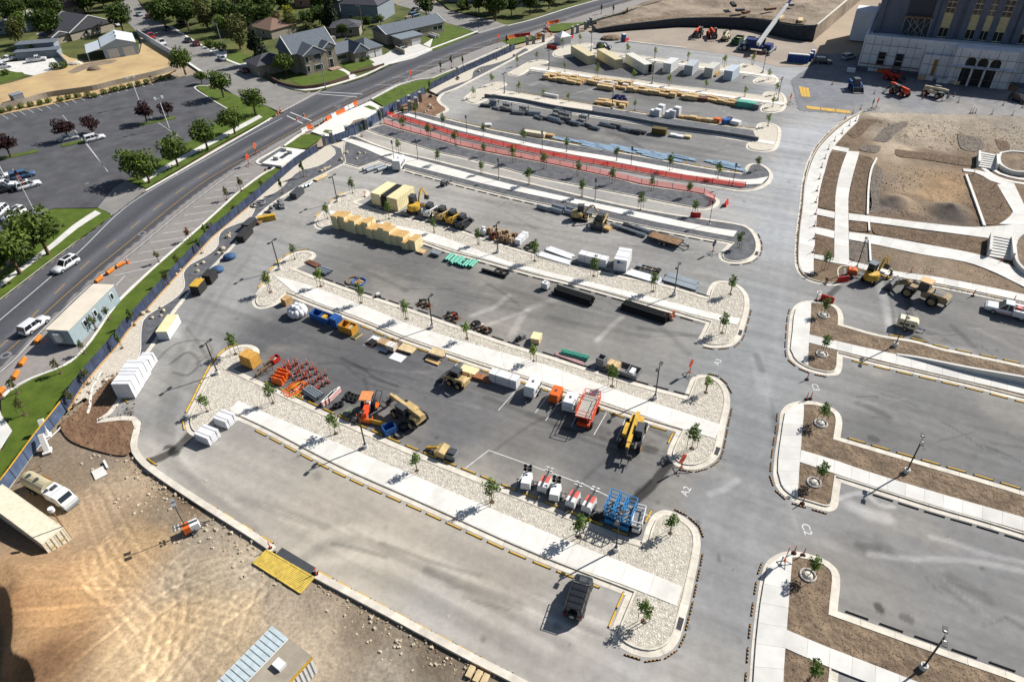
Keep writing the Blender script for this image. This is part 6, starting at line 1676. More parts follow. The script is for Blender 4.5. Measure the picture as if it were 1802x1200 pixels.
for fr,bk,pr,L,d in(((1040.5,114),(1015,98),C40,12.19,'leftmost cream shipping container in the upper row'),((1088.5,121),(1062,105),C40,12.19,'second cream shipping container in the upper row'),((1140,130),(1112,113),C40w,12.19,'white shipping container with one door standing open'),
((1172.5,128.5),(1185,119),container('short_container',6.06,k_white),6.06,'short white container right of the open one'),((1210,132.5),(1221,122),container('short_container',6.06,C('cont_grey',206,212,216)),6.06,'short grey container with open framing in the upper row'),((1245,137),(1258,127),container('short_container',6.06,C('cont_bone',228,226,216)),6.06,'short bone-coloured container beside the yellow sheets'),((1279.5,142),(1292,132),container('short_container',6.06,C('cont_pale',214,226,236)),6.06,'short pale blue container at the right end of the row')):
 at_end(pr,d,'container',fr,bk,L,CG)
blocks('sheet_stack','yellow sheets leaning beside the bone-coloured container','sheet stack',(1262,133),(1252,140),[('sheet',0,0,0,3.2,.1,.9,k_yellow),('sheet',0,.25,0,3.0,.1,.7,k_wood)])
at_end(container('short_container',6.06,k_foam),'tan corrugated container on the foam block island row','container',(692,370),(718,351),6.06,CG)
a=at_end(('plywood_crate',[('box',MB().use(k_foam).box((0,0,.1),(5.6,2.3,2.5)).mesh('box')),('skid',MB().use(k_oldw).box((0,-.9,0),(5.4,.2,.1)).mesh('skid')),('skid',MB().use(k_oldw).box((0,.9,0),(5.4,.2,.1)).mesh('skid')),('notice',MB().use(k_white).box((2.806,.3,1.5),(.01,.9,.6)).mesh('notice'))]),'tall plywood crate left of the black tarpaulin','crate',(663,362),(690,344),5.6)
at_end(('tarpaulin_load',[('load',MB().use(k_oldw).box((0,0,0),(5.2,1.0,2.3)).mesh('load')),('tarpaulin',MB().use(C('black_tarp',30,30,34,.7,.2,1.5,bump=.04)).box((0,0,.15),(5.5,1.25,2.48)).mesh('tarpaulin'))]),'narrow load under a black tarpaulin between crate and container','covered load',(678,366),(704,347),5.4)
r=rng(3)
A_,B_=W(594,397),W(737,438)
hs=[4,4,3,4,3,4,3,3,4,4,3,3,2,3]
for i in range(14):
 p=A_.lerp(B_,(i+.5)/14)
 t=thing('foam_block_stack','%s stack of yellow foam blocks from the left in the long row'%nth(i),'foam blocks',(p.x,p.y,0),ROW+r.uniform(-.04,.04),'stacks of yellow foam blocks')
 off=r.uniform(-.25,.25)-(.5 if i%3==0 else 0)
 for k in range(hs[i]):
  for s in(0,1):
   if k==hs[i]-1 and r.random()<.2 and s==0:continue
   link('block',MB().use(k_foam).box((r.uniform(-.03,.03),off+1.22*s-.2,.05+k*.66),(1.42,1.2,.64)).mesh('block'),t)
 link('top_board',MB().use(C('tan_board',222,180,116,.8,.1)).box((0,off+.6-.2,.05+hs[i]*.66),(1.4,2.35,.03)).mesh('top_board'),t)
def pack(label,p,q,l,w,h,m=None,group='white wrapped packs',n=2):
 its=[]
 for k in range(n):its.append(('layer',0,.02*(k%2),.1+k*h/n,l-.03*k,w-.03*k,h/n-.015,m or k_wrap))
 its+=[('runner',0,-w*.3,0,l,.12,.1,k_wood),('runner',0,w*.3,0,l,.12,.1,k_wood)]
 its+=[('strap',x,0,.1,.05,w+.02,h+.012,k_grey)for x in(-l*.25,l*.25)]
 return blocks('wrapped_pack',label,'wrapped pack',p,q,its,group)
pack('tall white wrapped pack nearest the yellow bar by the soil',(231,690),(258,650),2.6,2.5,2.6,n=3);pack('tall white wrapped pack behind the nearest tall one',(245,668),(270,632),2.5,2.5,2.6,n=3);pack('lower white pack of ribbed sheets at the far end',(262,645),(284,612),2.4,1.7,1.7,n=6)
pack('left white wrapped pack beside the near walk',(368,772),(399,744),1.9,2.4,1.3);pack('right white wrapped pack beside the near walk',(399,744),(425,720),1.8,2.2,1.3)
pack('long white wrapped bundle with blue print on the A2 row',(888,674),(920,684),4.2,1.3,1.5);pack('white block pack beside the black strapped heap',(918,424),(930,412),3.4,1.1,1.0,n=1)
pack('long white wrapped timber pack in front of the white box',(1044,463),(1072,470),5.2,1.5,1.5,n=3)
t=pack('white wrapped box with blue emblem on the foam block row',(1095,468),(1104,448),4.0,2.2,2.3,n=1)
link('emblem',MB().use(k_blue).cyl((-2.004,.3,1.9),(-2.012,.3,1.9),.3,n=12).mesh('emblem'),t);link('printed_line',MB().use(k_blue).box((-2.006,-.3,1.75),(.01,.7,.12)).mesh('printed_line'),t)
for p,q,d,L,w,n in(((985,446),(1010,455),'left white board bundle on the foam block row',5.5,.3,5),((975,456),(1002,464),'lower white board bundle on the foam block row',6.5,.28,5),((1133,488),(1160,496),'white plank bundle right of the white box',6,.3,6),((1200,492),(1222,499),'upper silver plank bundle at the row end',5.5,.25,5),((1196,500),(1222,508),'lower silver plank bundle at the row end',6.0,.25,5)):
 put(planks_proto('board_bundle',L,n,w,k_wrap if 'white' in d else k_galv,3,seed=n),d,'board bundle',p,q,group='board bundles')
TY=tele('telehandler',k_yellow,.1);TT=tele('telehandler',k_tan,.3);TO=tele('telehandler',k_redo,.3);TB=tele('telehandler',C('bone_paint',226,212,176),.35)
MG='construction machines'
for pr,p,q,d,c,s in((TT,(722,737),(696,719),'tan telehandler with black forks raised to the left','telehandler',1.1),(TY,(1113,772),(1104,800),'yellow telehandler parked between the stalls','telehandler',1.15),(TO,(1582,168),(1562,160),'orange telehandler on the gravel road','telehandler',1.1),(TB,(1640,170),(1662,176),'bone-coloured telehandler on the gravel road','telehandler',1.1),(TO,(1228,64),(1224,70),'left red telehandler by the long dark wall','telehandler',1.2),(TO,(1252,66),(1256,73),'right red telehandler by the long dark wall','telehandler',1.2),(TB,(1277,71),(1282,64),'yellow telehandler left of the green dumpsters','telehandler',1.0),
(skid('skid_steer',k_tan),(806,675),(790,668),'skid steer with grey bucket beside the timber pile','skid steer',1.25),(skid('skid_steer',k_white),(757,378),(770,366),'white skid steer on the foam block row','skid steer',1.2),(skid('skid_steer',k_tan),(779,384),(792,372),'tan skid steer beside the white one','skid steer',1.2),(skid('skid_steer',k_yellow),(797,390),(810,378),'yellow skid steer, third from the left','skid steer',1.2),(skid('skid_steer',k_steel,tracked=True),(814,398),(828,386),'dark tracked loader at the end of the machines','skid steer',1.2),(skid('skid_steer',k_tan),(1056,397),(1048,410),'small loader with raised canopy below the walk','skid steer',1.25),(skid('skid_steer',k_blue),(1503,158),(1508,163),'blue compact loader on the gravel road','skid steer',1.5),(skid('skid_steer',k_red),(1568,141),(1578,143),'red machine in the shade of the building','skid steer',1.6),
(loader('wheel_loader',C('loader_tan',168,146,110,.7,.2),C('cab_roof',226,186,128)),(1615,523),(1576,508),'large tan wheel loader with its bucket down','wheel loader',.98),(loader('wheel_loader',k_yellow,k_cream),(1432,12),(1445,14),'yellow loader in the upper dirt yard','wheel loader',.8),(loader('wheel_loader',k_tan,k_black),(1466,8),(1476,5),'distant loader at the top edge','wheel loader',.6),
(excav('mini_excavator',k_yellow,1.0,C('roof_grey',120,130,140)),(1533,494),(1552,480),'yellow mini excavator beside the wheel loader','excavator',1.35),(excav('mini_excavator',k_yellow,1.0,k_steel),(732,372),(750,356),'yellow mini excavator beside the tan container','excavator',1.4),(excav('mini_excavator',k_tan,1.1),(1020,386),(1046,388),'tan excavator arm folded below the walk','excavator',1.2),
(scissor('scissor_lift',k_redo,4.2,2.1,1.9,1.15,C('deck',190,186,176),.42),(1034,735),(1046,708),'large red scissor lift between the stalls','scissor lift',1.0)):
 put(pr,d,c,p,q,group=MG,s=s)
SB=scissor('scissor_lift',k_lblue,1.9,.85,1.15,1.1);SW=scissor('scissor_lift',k_white,1.8,.8,1.0,.5)
for p,q,d in(((1076,908),(1082,893),'left'),((1090,914),(1096,899),'middle'),((1104,920),(1110,905),'right')):put(SB,'%s of three blue scissor lifts'%d,'scissor lift',p,q,group='scissor lifts',s=1.35)
put(SW,'low white scissor lift beside the three blue ones','scissor lift',(1122,924),(1126,908),group='scissor lifts',s=1.35)
LT1=light_tower('light_tower',k_white,None,k_black,False);LT2=light_tower('light_tower',k_white,C('faded_red',232,110,100),k_white)
for p,q,d,pr in(((927,854),(931,838),'first',LT1),((958,860),(948,880),'second',LT2),((977,874),(981,858),'third',LT1),((1008,886),(997,905),'fourth',LT2),((1036,895),(1026,912),'fifth',LT2)):
 put(pr,'%s white light tower trailer from the left'%d,'light tower',p,q,group='light tower trailers')
t=put(light_tower('light_tower',k_white,None,k_white),'orange and white light tower with a tall raised mast on the dirt','light tower',(340,932),(362,922),z=-.12,s=.9)
link('orange_rear',MB().use(k_orange).box((-.55,0,.44),(.86,1.18,.98),taper=.9).mesh('orange_rear'),t)
link('raised_mast',MB().use(k_steel).bar((-.6,0,1.2),(-.6,0,5.6),.1).mesh('raised_mast'),t)
for s in(-1,1):link('top_lamp',MB().use(k_galv).box((-.6,s*.4,5.5),(.4,.5,.4)).mesh('top_lamp'),t)
TG='towed units'
for pr,p,q,d,c in((towed('compressor',k_orange,2.4,1.4,1.1),(978,703),(969,720),'orange towed compressor in a stall','compressor'),(towed('tank_trailer',k_white,2.6,1.6,1.3),(1003,717),(995,735),'white towed water tank beside the red scissor lift','tank trailer'),(towed('white_trailer',k_white,3.0,1.6,1.5,wheels=2),(938,691),(928,708),'white towed generator beside the wrapped bundle','generator'),(towed('generator_trailer',k_cream,2.7,1.5,1.3,tongue_m=k_dblue),(1594,577),(1614,582),'cream towed generator with blue tow bar on the C4 row','generator'),(towed('mixer',k_orange,1.5,1.2,1.0),(1497,486),(1510,488),'orange towed mixer by the red barrier','mixer'),(towed('roller',k_grey,1.6,.9,.7,wheels=2),(783,326),(790,323),'small grey roller below the entrance walk','roller'),(towed('white_trailer',k_white,4.0,1.9,1.9),(703,296),(710,285),'white box trailer tilted at the kerb of the entrance island','trailer')):
 put(pr,d,c,p,q,group=TG)
tr=[('body',MB().use(k_redo).box((.6,0,.55),(1.6,.6,.6),taper=.9).use(k_steel).box((-.4,0,.5),(1.2,.7,.4)).mesh('body')),('canopy',MB().use(C('canopy_orange',238,158,100)).box((-.4,0,2.1),(1.5,1.3,.1)).mesh('canopy')),('canopy_post',MB().use(k_steel).bar((-.95,.5,.8),(-.95,.5,2.1),.07).bar((-.95,-.5,.8),(-.95,-.5,2.1),.07).mesh('canopy_post')),('seat',MB().use(k_white).box((-.5,0,.9),(.5,.5,.5)).mesh('seat'))]
for x,rr_ in((-.7,.6),(1.1,.36)):
 for s in(-1,1):tr.append(wheel_part(x,s*.65,rr_,.3,k_orange))
put(('tractor',tr),'orange tractor with a square canopy','tractor',(648,726),(642,742),s=1.2)
mw=[('deck',MB().use(k_orange).box((0,0,.15),(.6,.55,.2),taper=.8).mesh('deck')),('engine',MB().use(k_black).cyl((0,0,.35),(0,0,.55),.14,n=8).mesh('engine')),('handle',MB().use(k_steel).bar((-.25,.25,.3),(-.9,.25,.95),.04).bar((-.25,-.25,.3),(-.9,-.25,.95),.04).bar((-.9,.25,.95),(-.9,-.25,.95),.04).mesh('handle'))]
for x in(-.25,.25):
 for s in(-1,1):mw.append(wheel_part(x,s*.3,.1,.06))
put(('lawn_mower',mw),'orange push mower behind the orange tractor','lawn mower',(661,716),(655,724),s=1.7)
put(('plough_blade',[('drum',MB().use(k_orange).cyl((-.9,0,.4),(.6,0,.4),.34,n=12).mesh('drum')),('blade',MB().use(k_yellow).profile([(.6,0),(2.9,0),(2.9,.7),(.6,.75)],-.06,.06).mesh('blade')),('arm',MB().use(k_orange).bar((-.9,0,.4),(-1.7,.5,.5),.16).bar((-1.7,.5,.5),(-1.6,1.1,.1),.14).mesh('arm'))]),'orange auger drum and long yellow blade by the near island','plough blade',(645,743),(670,748))
blocks('skip_bin','open blue plastic bin beside the yellow blade','bin',(686,760),(695,756),[('floor',0,0,0,1.5,1.2,.1,k_blue),('side',0,.6,0,1.5,.08,1.1,k_blue),('side',0,-.6,0,1.5,.08,1.1,k_blue),('end',.75,0,0,.08,1.24,1.1,k_blue),('end',-.75,0,0,.08,1.24,1.1,k_blue)])
coilm=coil_mesh(k_black)
for p,d in(((703,765),'by the blue bin'),((711,752),'right of the blue bin'),((878,478),'by the teal pipes, left'),((889,481),'by the teal pipes, right'),((746,533),'on the pallet above the middle island'),((798,556),'on the second pallet above the middle island'),((838,571),'left of two on the third pallet'),((858,583),'right of two on the third pallet'),((930,436),'left of the white boards'),((938,431),'second left of the white boards')):
 tag(link('hose_coil',coilm,None,W(*p)),'black coiled hose '+d,'hose coil','black hose coils')
for i,(p,d)in enumerate((((747,537),'first dark pallet load above the middle island'),((796,559),'second dark pallet load above the middle island'),((846,578),'third dark pallet load above the middle island'))):
 blocks('pallet_load',d,'pallet load',(p[0],p[1]),(p[0]+10,p[1]+4),[('pallet',0,0,0,2.6,1.3,.12,k_oldw),('casting',-.9,.2,.12,.5,.4,.5,k_black,.4),('casting',-.4,-.3,.12,.5,.5,.35,k_steel,1.0),('casting',.9,.1,.12,.6,.4,.4,k_rust,.2),('casting',.5,-.4,.12,.4,.4,.3,k_black),('casting',.1,.4,.12,.4,.3,.5,(k_foam,k_red,k_white)[i],.7)],'dark pallet loads')
put(('skid_digger',[('arm',MB().use(k_yellow).bar((-1.6,0,.2),(-.2,0,.8),.22,.3).bar((-1.6,.25,.2),(-.3,.3,.5),.12).mesh('arm')),('hopper',MB().use(k_tan).profile([(-.3,.1),(.8,.1),(.9,.8),(.2,1.0),(-.4,.7)],-.7,.7).mesh('hopper')),('engine',MB().use(k_grey).box((1.5,0,.15),(1.1,1.2,.6)).use(k_steel).box((1.5,0,.75),(.8,.8,.2)).mesh('engine'))]),'yellow digging attachment with grey engine on the A2 row','attachment',(775,797),(795,803),s=1.15)
tg='tyre stacks'
for i,(p,n)in enumerate([((592,717),2),((600,714),2),((609,701),1),((614,694),1),((620,697),1),((626,699),1),((632,700),1),((617,704),1),((624,706),1),((645,695),2),((652,698),2),((640,697),1)]):
 t=thing('tyre_stack','%s tyre pile from the left by the orange tractor'%nth(i),'tyres',W(*p),i,tg)
 for k in range(n):link('tyre',TYRE,t,(0,0,k*.27))
 t.scale=(1.1,1.1,1.1)
pack('two tier orange-yellow timber pack at the left end',(443,641),(458,647),2.3,1.7,1.9,C('orange_board',230,172,78,.8,.12),None)
blocks('plastic_bin','red plastic cart beside the delineator cluster','bin',(486,637),(492,633),[('floor',0,0,.2,1.1,.8,.06,k_red),('side',0,.4,.2,1.1,.06,.7,k_red),('side',0,-.4,.2,1.1,.06,.7,k_red),('end',.55,0,.2,.06,.86,.8,k_red),('end',-.55,0,.2,.06,.86,.6,k_red),('load',0,0,.4,.8,.5,.3,k_white)])
for i,p in enumerate([(462,660),(470,654),(476,643)]):blocks('trestle','%s brown timber trestle beside the red barriers'%nth(i),'trestle',p,(p[0]+9,p[1]-5),[('beam',0,0,.8,1.9,.14,.14,k_oldw),('leg',-.8,.3,0,.1,.1,.85,k_oldw),('leg',-.8,-.3,0,.1,.1,.85,k_oldw),('leg',.8,.3,0,.1,.1,.85,k_oldw),('leg',.8,-.3,0,.1,.1,.85,k_oldw)],'brown trestles')
r=rng(12)
for i,p in enumerate([(508,684),(515,680),(521,684),(528,680),(533,686),(540,690),(513,690),(524,692)]):
 k=[k_orange,k_yellow,k_white][i%3]
 blocks('folded_barricade','%s folded barricade from the left lying by the near kerb'%nth(i),'barricade',p,(p[0]+10,p[1]-8+r.uniform(-3,3)),[('board',0,-.2,.1,2.2,.22,.04,k),('board',0,.2,.12,2.2,.22,.04,k_orange),('leg',-.8,0,.05,.08,1.1,.05,k_white),('leg',.8,0,.05,.08,1.1,.05,k_orange)],'folded barricades')
put(pipes_proto('pipe_bundle',5,3.0,.16,k_galv,2,seed=4),'grey pipe bundle beside the folded barricades','pipe bundle',(552,694),(570,706))
for i,p in enumerate([(578,706),(584,702),(590,698)]):blocks('barricade_stack','%s red and white barricade stack by the tyres'%nth(i),'barricade',p,(p[0]+13,p[1]-13),[('board',0,0,.1+k*.16,2.4,.3,.12,(k_white,k_redo)[k%2])for k in range(5)]+[('foot',s*.9,0,0,.1,.7,.1,k_oldw)for s in(-1,1)],'red and white barricades')
put(planks_proto('bar_pallet',1.9,6,.18,C('green_grey',132,140,118),2,seed=2),'pallet of grey-green bars by the orange tractor','bar pallet',(613,726),(625,718))
put(('pallet_stack',[('pallet',MB().use(k_wood).box((0,0,k*.15),(1.2,1.0,.12)).mesh('pallet'))for k in range(7)]),'stack of timber pallets beside the white sacks','pallets',(506,534),(514,529),s=1.15)
t=thing('sack_pile','round heap of white bulk sacks beside the blue troughs','sacks',W(525,554),.3)
for k in range(12):
 a=k*2*PI/11;rad=1.05 if k<11 else 0
 link('sack',MB().use(k_wrap).ball((rad*math.cos(a),rad*math.sin(a),.75),.58,9,6,(1,1,1.3)).mesh('sack',True),t)
for k in range(4):link('sack',MB().use(k_wrap).ball((.5*math.cos(k*1.57),.5*math.sin(k*1.57),1.55),.5,9,6).mesh('sack',True),t)
def trough(label,p,q,L,w,h,m,inner=None):
 its=[('floor',0,0,.1,L,w,.08,m),('side',0,w/2,.1,L,.08,h,m),('side',0,-w/2,.1,L,.08,h,m),('end',L/2,0,.1,.08,w,h,m),('end',-L/2,0,.1,.08,w,h,m),('divider',0,0,.1,.08,w,h*.95,m)]
 if inner:its.append(('load',L*.2,0,.3,L*.2,w*.6,h*.65,inner))
 return blocks('trough',label,'trough',p,q,its)
trough('long open blue trough with yellow inside',(567,563),(586,570),3.6,1.4,1.1,k_blue,k_yellow)
blocks('blue_crate','tall slatted blue crate at the end of the trough','crate',(593,573),(600,576),[('box',0,0,.1,1.5,1.4,1.6,k_blue)]+[('batten',x,0,.15,.1,1.46,1.6,k_dblue)for x in(-.6,0,.6)])
trough('amber steel hopper on legs beside the blue crate',(614,583),(628,588),2.6,1.5,1.2,C('amber',226,162,56),k_tan)
for p,d in(((628,592),'green'),((652,603),'first dark'),((659,606),'second dark')):blocks('flat_pallet',d+' flat pallet beyond the amber hopper','pallet',p,(p[0]+10,p[1]-7),[('deck',0,0,.05,1.5,1.0,.12,k_wood if d=='green' else k_rust),('bar',0,.2,.17,1.4,.2,.1,k_green if d=='green' else k_black),('bar',0,-.2,.17,1.3,.2,.12,k_green if d=='green' else k_black)],'flat pallets')
blocks('plastic_sheet','white plastic sheet spread under the amber crate','plastic sheet',(668,605),(690,612),[('sheet',0,0,.006,4.2,2.6,.02,k_wrap),('heap',-1.2,-.5,.02,.9,.8,.35,k_black)])
put(CR[3],'open amber crate on the white plastic sheet','crate',(676,607),(690,612));put(CR[4],'pale crate beside the tilted plywood','crate',(690,614),(702,618))
blocks('plywood_stack','plywood sheets on the A2 row','plywood',(717,616),(733,621),[('sheet',0,0,.15+.06*k,2.4,1.4,.05,k_wood2)for k in range(4)]+[('runner',x,0,0,.1,1.3,.15,k_oldw)for x in(-.9,.9)])
blocks('white_board','flat white board lying on the asphalt','board',(700,629),(714,634),[('board',0,0,.01,2.2,1.5,.04,k_white)])
blocks('work_table','plywood work table on the A2 row','table',(771,627),(787,632),[('top',0,0,.8,2.3,1.4,.08,k_wood2),('leg',-1,.5,0,.1,.1,.8,k_oldw),('leg',1,.5,0,.1,.1,.8,k_oldw),('leg',-1,-.5,0,.1,.1,.8,k_oldw),('leg',1,-.5,0,.1,.1,.8,k_oldw)])
put(planks_proto('board_bundle',2.3,3,.25,k_wood,2),'short planks in front of the work table','boards',(762,637),(778,643),group='board bundles')
blocks('plywood_stack','pale plywood stack behind the skid steer','plywood',(826,655),(842,660),[('sheet',0,0,.3+.07*k,2.5,1.4,.06,k_foam)for k in range(4)]+[('runner',x,0,0,.12,1.3,.3,k_oldw)for x in(-1,1)])
put(planks_proto('timber_pile',4.6,5,.2,C('red_timber',176,118,80,.9,.2),3,seed=6,h=.12),'reddish timber pile behind the skid steer','timber pile',(838,664),(866,672))
put(pipes_proto('pipe_bundle',3,2.6,.26,k_galv,1,seed=1),'three grey concrete pipes left of the middle island','pipe bundle',(571,479),(584,484));put(planks_proto('board_bundle',3.2,4,.25,k_rust,2),'rusty sheet bundle left of the grey pipes','boards',(551,465),(564,471),group='board bundles')
for p,m,d in(((632,497),k_blue,'blue hose ring on the asphalt'),((621,495),k_oldw,'brown wooden ring beside the blue ring')):tag(link('cable_ring',MB().use(m).torus((0,0,.12),1.15,.12,24,6).mesh('cable_ring'),None,W(*p)),d,'ring')
blocks('cable_reel','timber reel lying inside the blue ring','reel',(632,497),(640,500),[('disc',0,0,.02,1.3,1.3,.06,k_oldw),('slat',0,.35,.08,1.4,.2,.04,k_wood),('slat',0,-.35,.08,1.4,.2,.04,k_wood)])
blocks('small_pump','small white pump at the kerb of the middle island','pump',(665,522),(672,520),[('base',0,0,.02,.9,.6,.2,k_black),('motor',.1,0,.22,.6,.5,.4,k_white)])
blocks('box_crate','tan tarp-covered box by the bright young tree','crate',(944,600),(948,592),[('box',0,0,.05,1.6,1.3,.9,k_wood2),('lid',0,0,.95,1.7,1.4,.06,k_foam)]);blocks('pump_set','grey pump with black motor left of the tan box','pump',(916,597),(925,592),[('base',0,0,.02,1.5,.8,.2,k_steel),('body',.3,0,.22,.8,.7,.5,k_grey),('motor',-.5,0,.22,.5,.4,.4,k_black)])
put(pipes_proto('pipe_bundle',4,4.0,.13,k_teal,2,seed=3),'teal and white pipe bundle beyond the middle island','pipe bundle',(1012,627),(1035,633));put(planks_proto('rail_bundle',4.8,2,.3,C('pink_rail',190,150,148),1),'perforated pinkish rails beside the teal bundle','rails',(1002,632),(1024,640))
blocks('concrete_riser','square open concrete riser box','concrete box',(1058,642),(1066,645),[('side',0,.55,0,1.2,.14,1.5,k_grey),('side',0,-.55,0,1.2,.14,1.5,k_grey),('end',.53,0,0,.14,.96,1.5,k_grey),('end',-.53,0,0,.14,.96,1.5,k_grey)])
trough('shallow grey tray of white blocks behind the middle island',(1105,656),(1122,662),3.2,2.0,.7,k_grey,k_white);put(CR[1],'crate half hidden by the bright young tree','crate',(1080,649),(1088,652))
put(CR[0],'flat timber crate right of the foam blocks','crate',(742,444),(752,447),s=(1,1,.4));blocks('steel_bin','grey steel bin on the foam block row','bin',(768,449),(778,452),[('box',0,0,.1,1.7,1.0,.5,k_grey),('cover',0,0,.6,1.8,1.1,.05,k_galv)])
for i,p in enumerate([(790,456),(799,460),(806,462),(813,463),(822,465),(832,467)]):put(pipes_proto('teal_pipe',2,2.2,.24,k_teal,1,seed=i,jitter=.6),'%s teal pipe pair from the left'%nth(i),'pipes',p,(p[0]+7,p[1]-7),group='teal pipes')
put(pipes_proto('pipe_bundle',3,4.6,.12,k_black,2),'low black pipe bundle left of the hose coils','pipe bundle',(869,483),(890,489))
put(pipes_proto('pipe_stack',6,6.6,.19,k_black,3,seed=8,sleeper=False),'left black pipe stack beside the white tank','pipe stack',(1010,524),(1032,531),group='black pipe stacks');put(pipes_proto('pipe_stack',6,7.4,.19,k_black,3,seed=9,jitter=.05,sleeper=False),'right black pipe stack beside the orange drums','pipe stack',(1135,552),(1160,560),group='black pipe stacks')
blocks('liquid_tank','white caged liquid tank beside the black pipes','tank',(960,508),(966,510),[('tank',0,0,.25,1.1,.95,1.0,k_white),('pallet',0,0,.02,1.2,1.0,.2,k_black),('cap',0,0,1.25,.3,.3,.08,k_grey)]+[('cage_bar',x,0,.25,.04,1.0,1.02,k_galv)for x in(-.5,0,.5)])
for i,(p,m)in enumerate([((852,412),k_white),((862,410),k_sack),((868,420),k_rust),((876,414),k_sack),((884,424),k_oldw),((890,416),k_sack),((898,426),k_sack),((905,420),k_oldw)]):
 blocks('sack_pallet','%s tan sack pallet from the left by the light post'%nth(i),'sack pallet',p,(p[0]+9,p[1]+3),[('pallet',0,0,0,1.2,1.1,.14,k_wood)]+[('sack',(k%2-.5)*.55,(k//2-.5)*.5,.14,.55,.5,.7+.25*((k+i)%3),m,.1*k)for k in range(4)],'tan sack pallets')
blocks('frame_bundle','black steel frames in a bundle right of the white box','frames',(1141,475),(1160,480),[('rail',0,.5,.1,4.2,.1,.3,k_steel),('rail',0,-.5,.1,4.2,.1,.3,k_steel)]+[('crossbar',x,0,.25,.1,1.1,.1,k_wood)for x in(-1.8,-.6,.6,1.8)]+[('roll',-1.6,0,.35,.7,1.0,.25,k_galv),('roll',1.7,0,.35,.6,1.0,.25,k_black)])
for i,p in enumerate([(648,299),(655,301),(668,297),(674,300),(956,369),(979,374),(982,368),(1004,378),(1008,372),(1030,379)]):put(pipes_proto('concrete_pipe',1,2.6,.42,k_galv,1,seed=i,sleeper=False),'%s grey pipe length from the left below the entrance walk'%nth(i),'pipe',p,(p[0]+(10 if i>3 else 9),p[1]+(3 if i>3 else-3)),group='grey pipe lengths')
for i,p in enumerate([(1090,402),(1105,408),(1120,412),(1112,402),(1130,406)]):put(pipes_proto('steel_bundle',4,3.6,.12,k_steel if i%2 else k_galv,2,seed=i),'%s steel pipe bundle by the flat trailer'%nth(i),'pipe bundle',p,(p[0]+12,p[1]+4),group='steel pipe bundles')
put(CR[2],'small tan crate by the folded excavator','crate',(1068,405),(1075,407))
ft=[('deck',MB().use(k_oldw).box((0,0,.8),(6.0,2.2,.12)).mesh('deck')),('frame',MB().use(k_black).box((0,1.12,.7),(6.1,.08,.25)).box((0,-1.12,.7),(6.1,.08,.25)).box((3.0,0,.7),(.1,2.2,.25)).box((-3.0,0,.7),(.1,2.2,.25)).mesh('frame')),('tow_bar',MB().use(k_black).bar((3,.6,.7),(4.6,0,.6),.12).bar((3,-.6,.7),(4.6,0,.6),.12).bar((4.4,0,0),(4.4,0,1.0),.1).mesh('tow_bar')),('fender',MB().use(k_black).box((0,-1.25,.75),(1.9,.3,.08)).mesh('fender')),('fender',MB().use(k_black).box((0,1.25,.75),(1.9,.3,.08)).mesh('fender'))]
for x in(-.45,.45):
 for s in(-1,1):ft.append(wheel_part(x,s*1.25,.36,.22))
put(('flat_trailer',ft),'flat timber-decked trailer at the end of the row','trailer',(1170,427),(1200,436))
# ------------------------------------------------------------------ kerb stores on the west side, dirt corner, street traffic, north rows
def simple(name,label,cat,p,q,l,w,h,m,m2=None,group=None,rows=2):
 its=[]
 for k in range(rows):its.append(('course',0,0,.08+k*h/rows,l-.02*k,w,h/rows-.02,m))
 if m2:its.append(('cover',0,0,.08+h,l+.04,w+.04,.05,m2))
 its+=[('runner',s*l*.35,0,0,.12,w,.08,k_oldw)for s in(-1,1)]
 return blocks(name,label,cat,p,q,its,group)
KW='packs along the west kerb'
k_blk=C('black_pack',56,54,54,.7,.15);k_bw=C('blue_tarp',70,104,146,.7,.25,1.5,bump=.05)
for p,q,l,w,h,m,m2,d in(((300,583),(318,556),4.4,1.7,1.5,k_wrap,k_foam,'yellow-topped white wrapped lumber pack on the west kerb'),((352,513),(366,497),2.4,1.5,1.7,k_blk,k_yellow,'black strapped pack with a yellow top'),((372,494),(386,478),2.3,1.5,1.6,k_blk,None,'black strapped pack behind the yellow-topped one'),((432,418),(450,398),3.8,1.6,1.2,k_blk,None,'long black pack on the west kerb'),((441,400),(458,386),3.0,1.5,1.2,k_blk,k_steel,'black pack behind the long black one'),((470,388),(492,384),3.4,1.0,1.0,k_yellow,None,'bright yellow pack across the west kerb'),((524,345),(538,333),3.2,1.5,1.2,k_steel,None,'dark grey block pack by the west kerb'),((565,314),(578,307),3.4,1.2,.25,k_wood2,None,'flat tan sheet pack near the entrance island'),((458,392),(468,384),2.0,1.0,.5,k_oldw,None,'low timber pack beside the yellow one')):
 simple('kerb_pack',d,'pack',p,q,l,w,h,m,m2,KW,4)
for p,d in(((405,455),'upper'),((383,478),'lower')):tag(link('tarp_heap',MB().use(k_bw).ball((0,0,.4),.95,12,6,(1.3,1,.7)).mesh('tarp_heap',True),None,W(*p),.5),d+' blue tarpaulin heap on the west kerb','tarp heap','blue tarp heaps')
for i,p in enumerate([(485,366),(492,360),(478,372),(498,366)]):tag(link('steel_heap',MB().use(k_grey).box((0,0,0),(1.4,.8,.5)).box((.2,.1,.5),(.9,.7,.5),.5).mesh('steel_heap'),None,W(*p),i*.6),'%s grey steel heap from the left by the west kerb'%nth(i),'steel heap','steel heaps')
for i,p in enumerate([(536,330),(541,328),(546,326)]):put(pipes_proto('pipe_end',1,1.6,.3,k_galv,sleeper=False),'%s short grey pipe beside the dark block pack'%nth(i),'pipe',p,rz=.9+.2*i,group='short grey pipes')
tag(link('pipe_coil',MB().use(k_grey).torus((0,0,.2),1.0,.16,18,6).torus((.6,.4,.45),1.0,.16,18,6).mesh('pipe_coil'),None,W(452,362)),'grey pipe coil on the dark mulch','pipe coil')
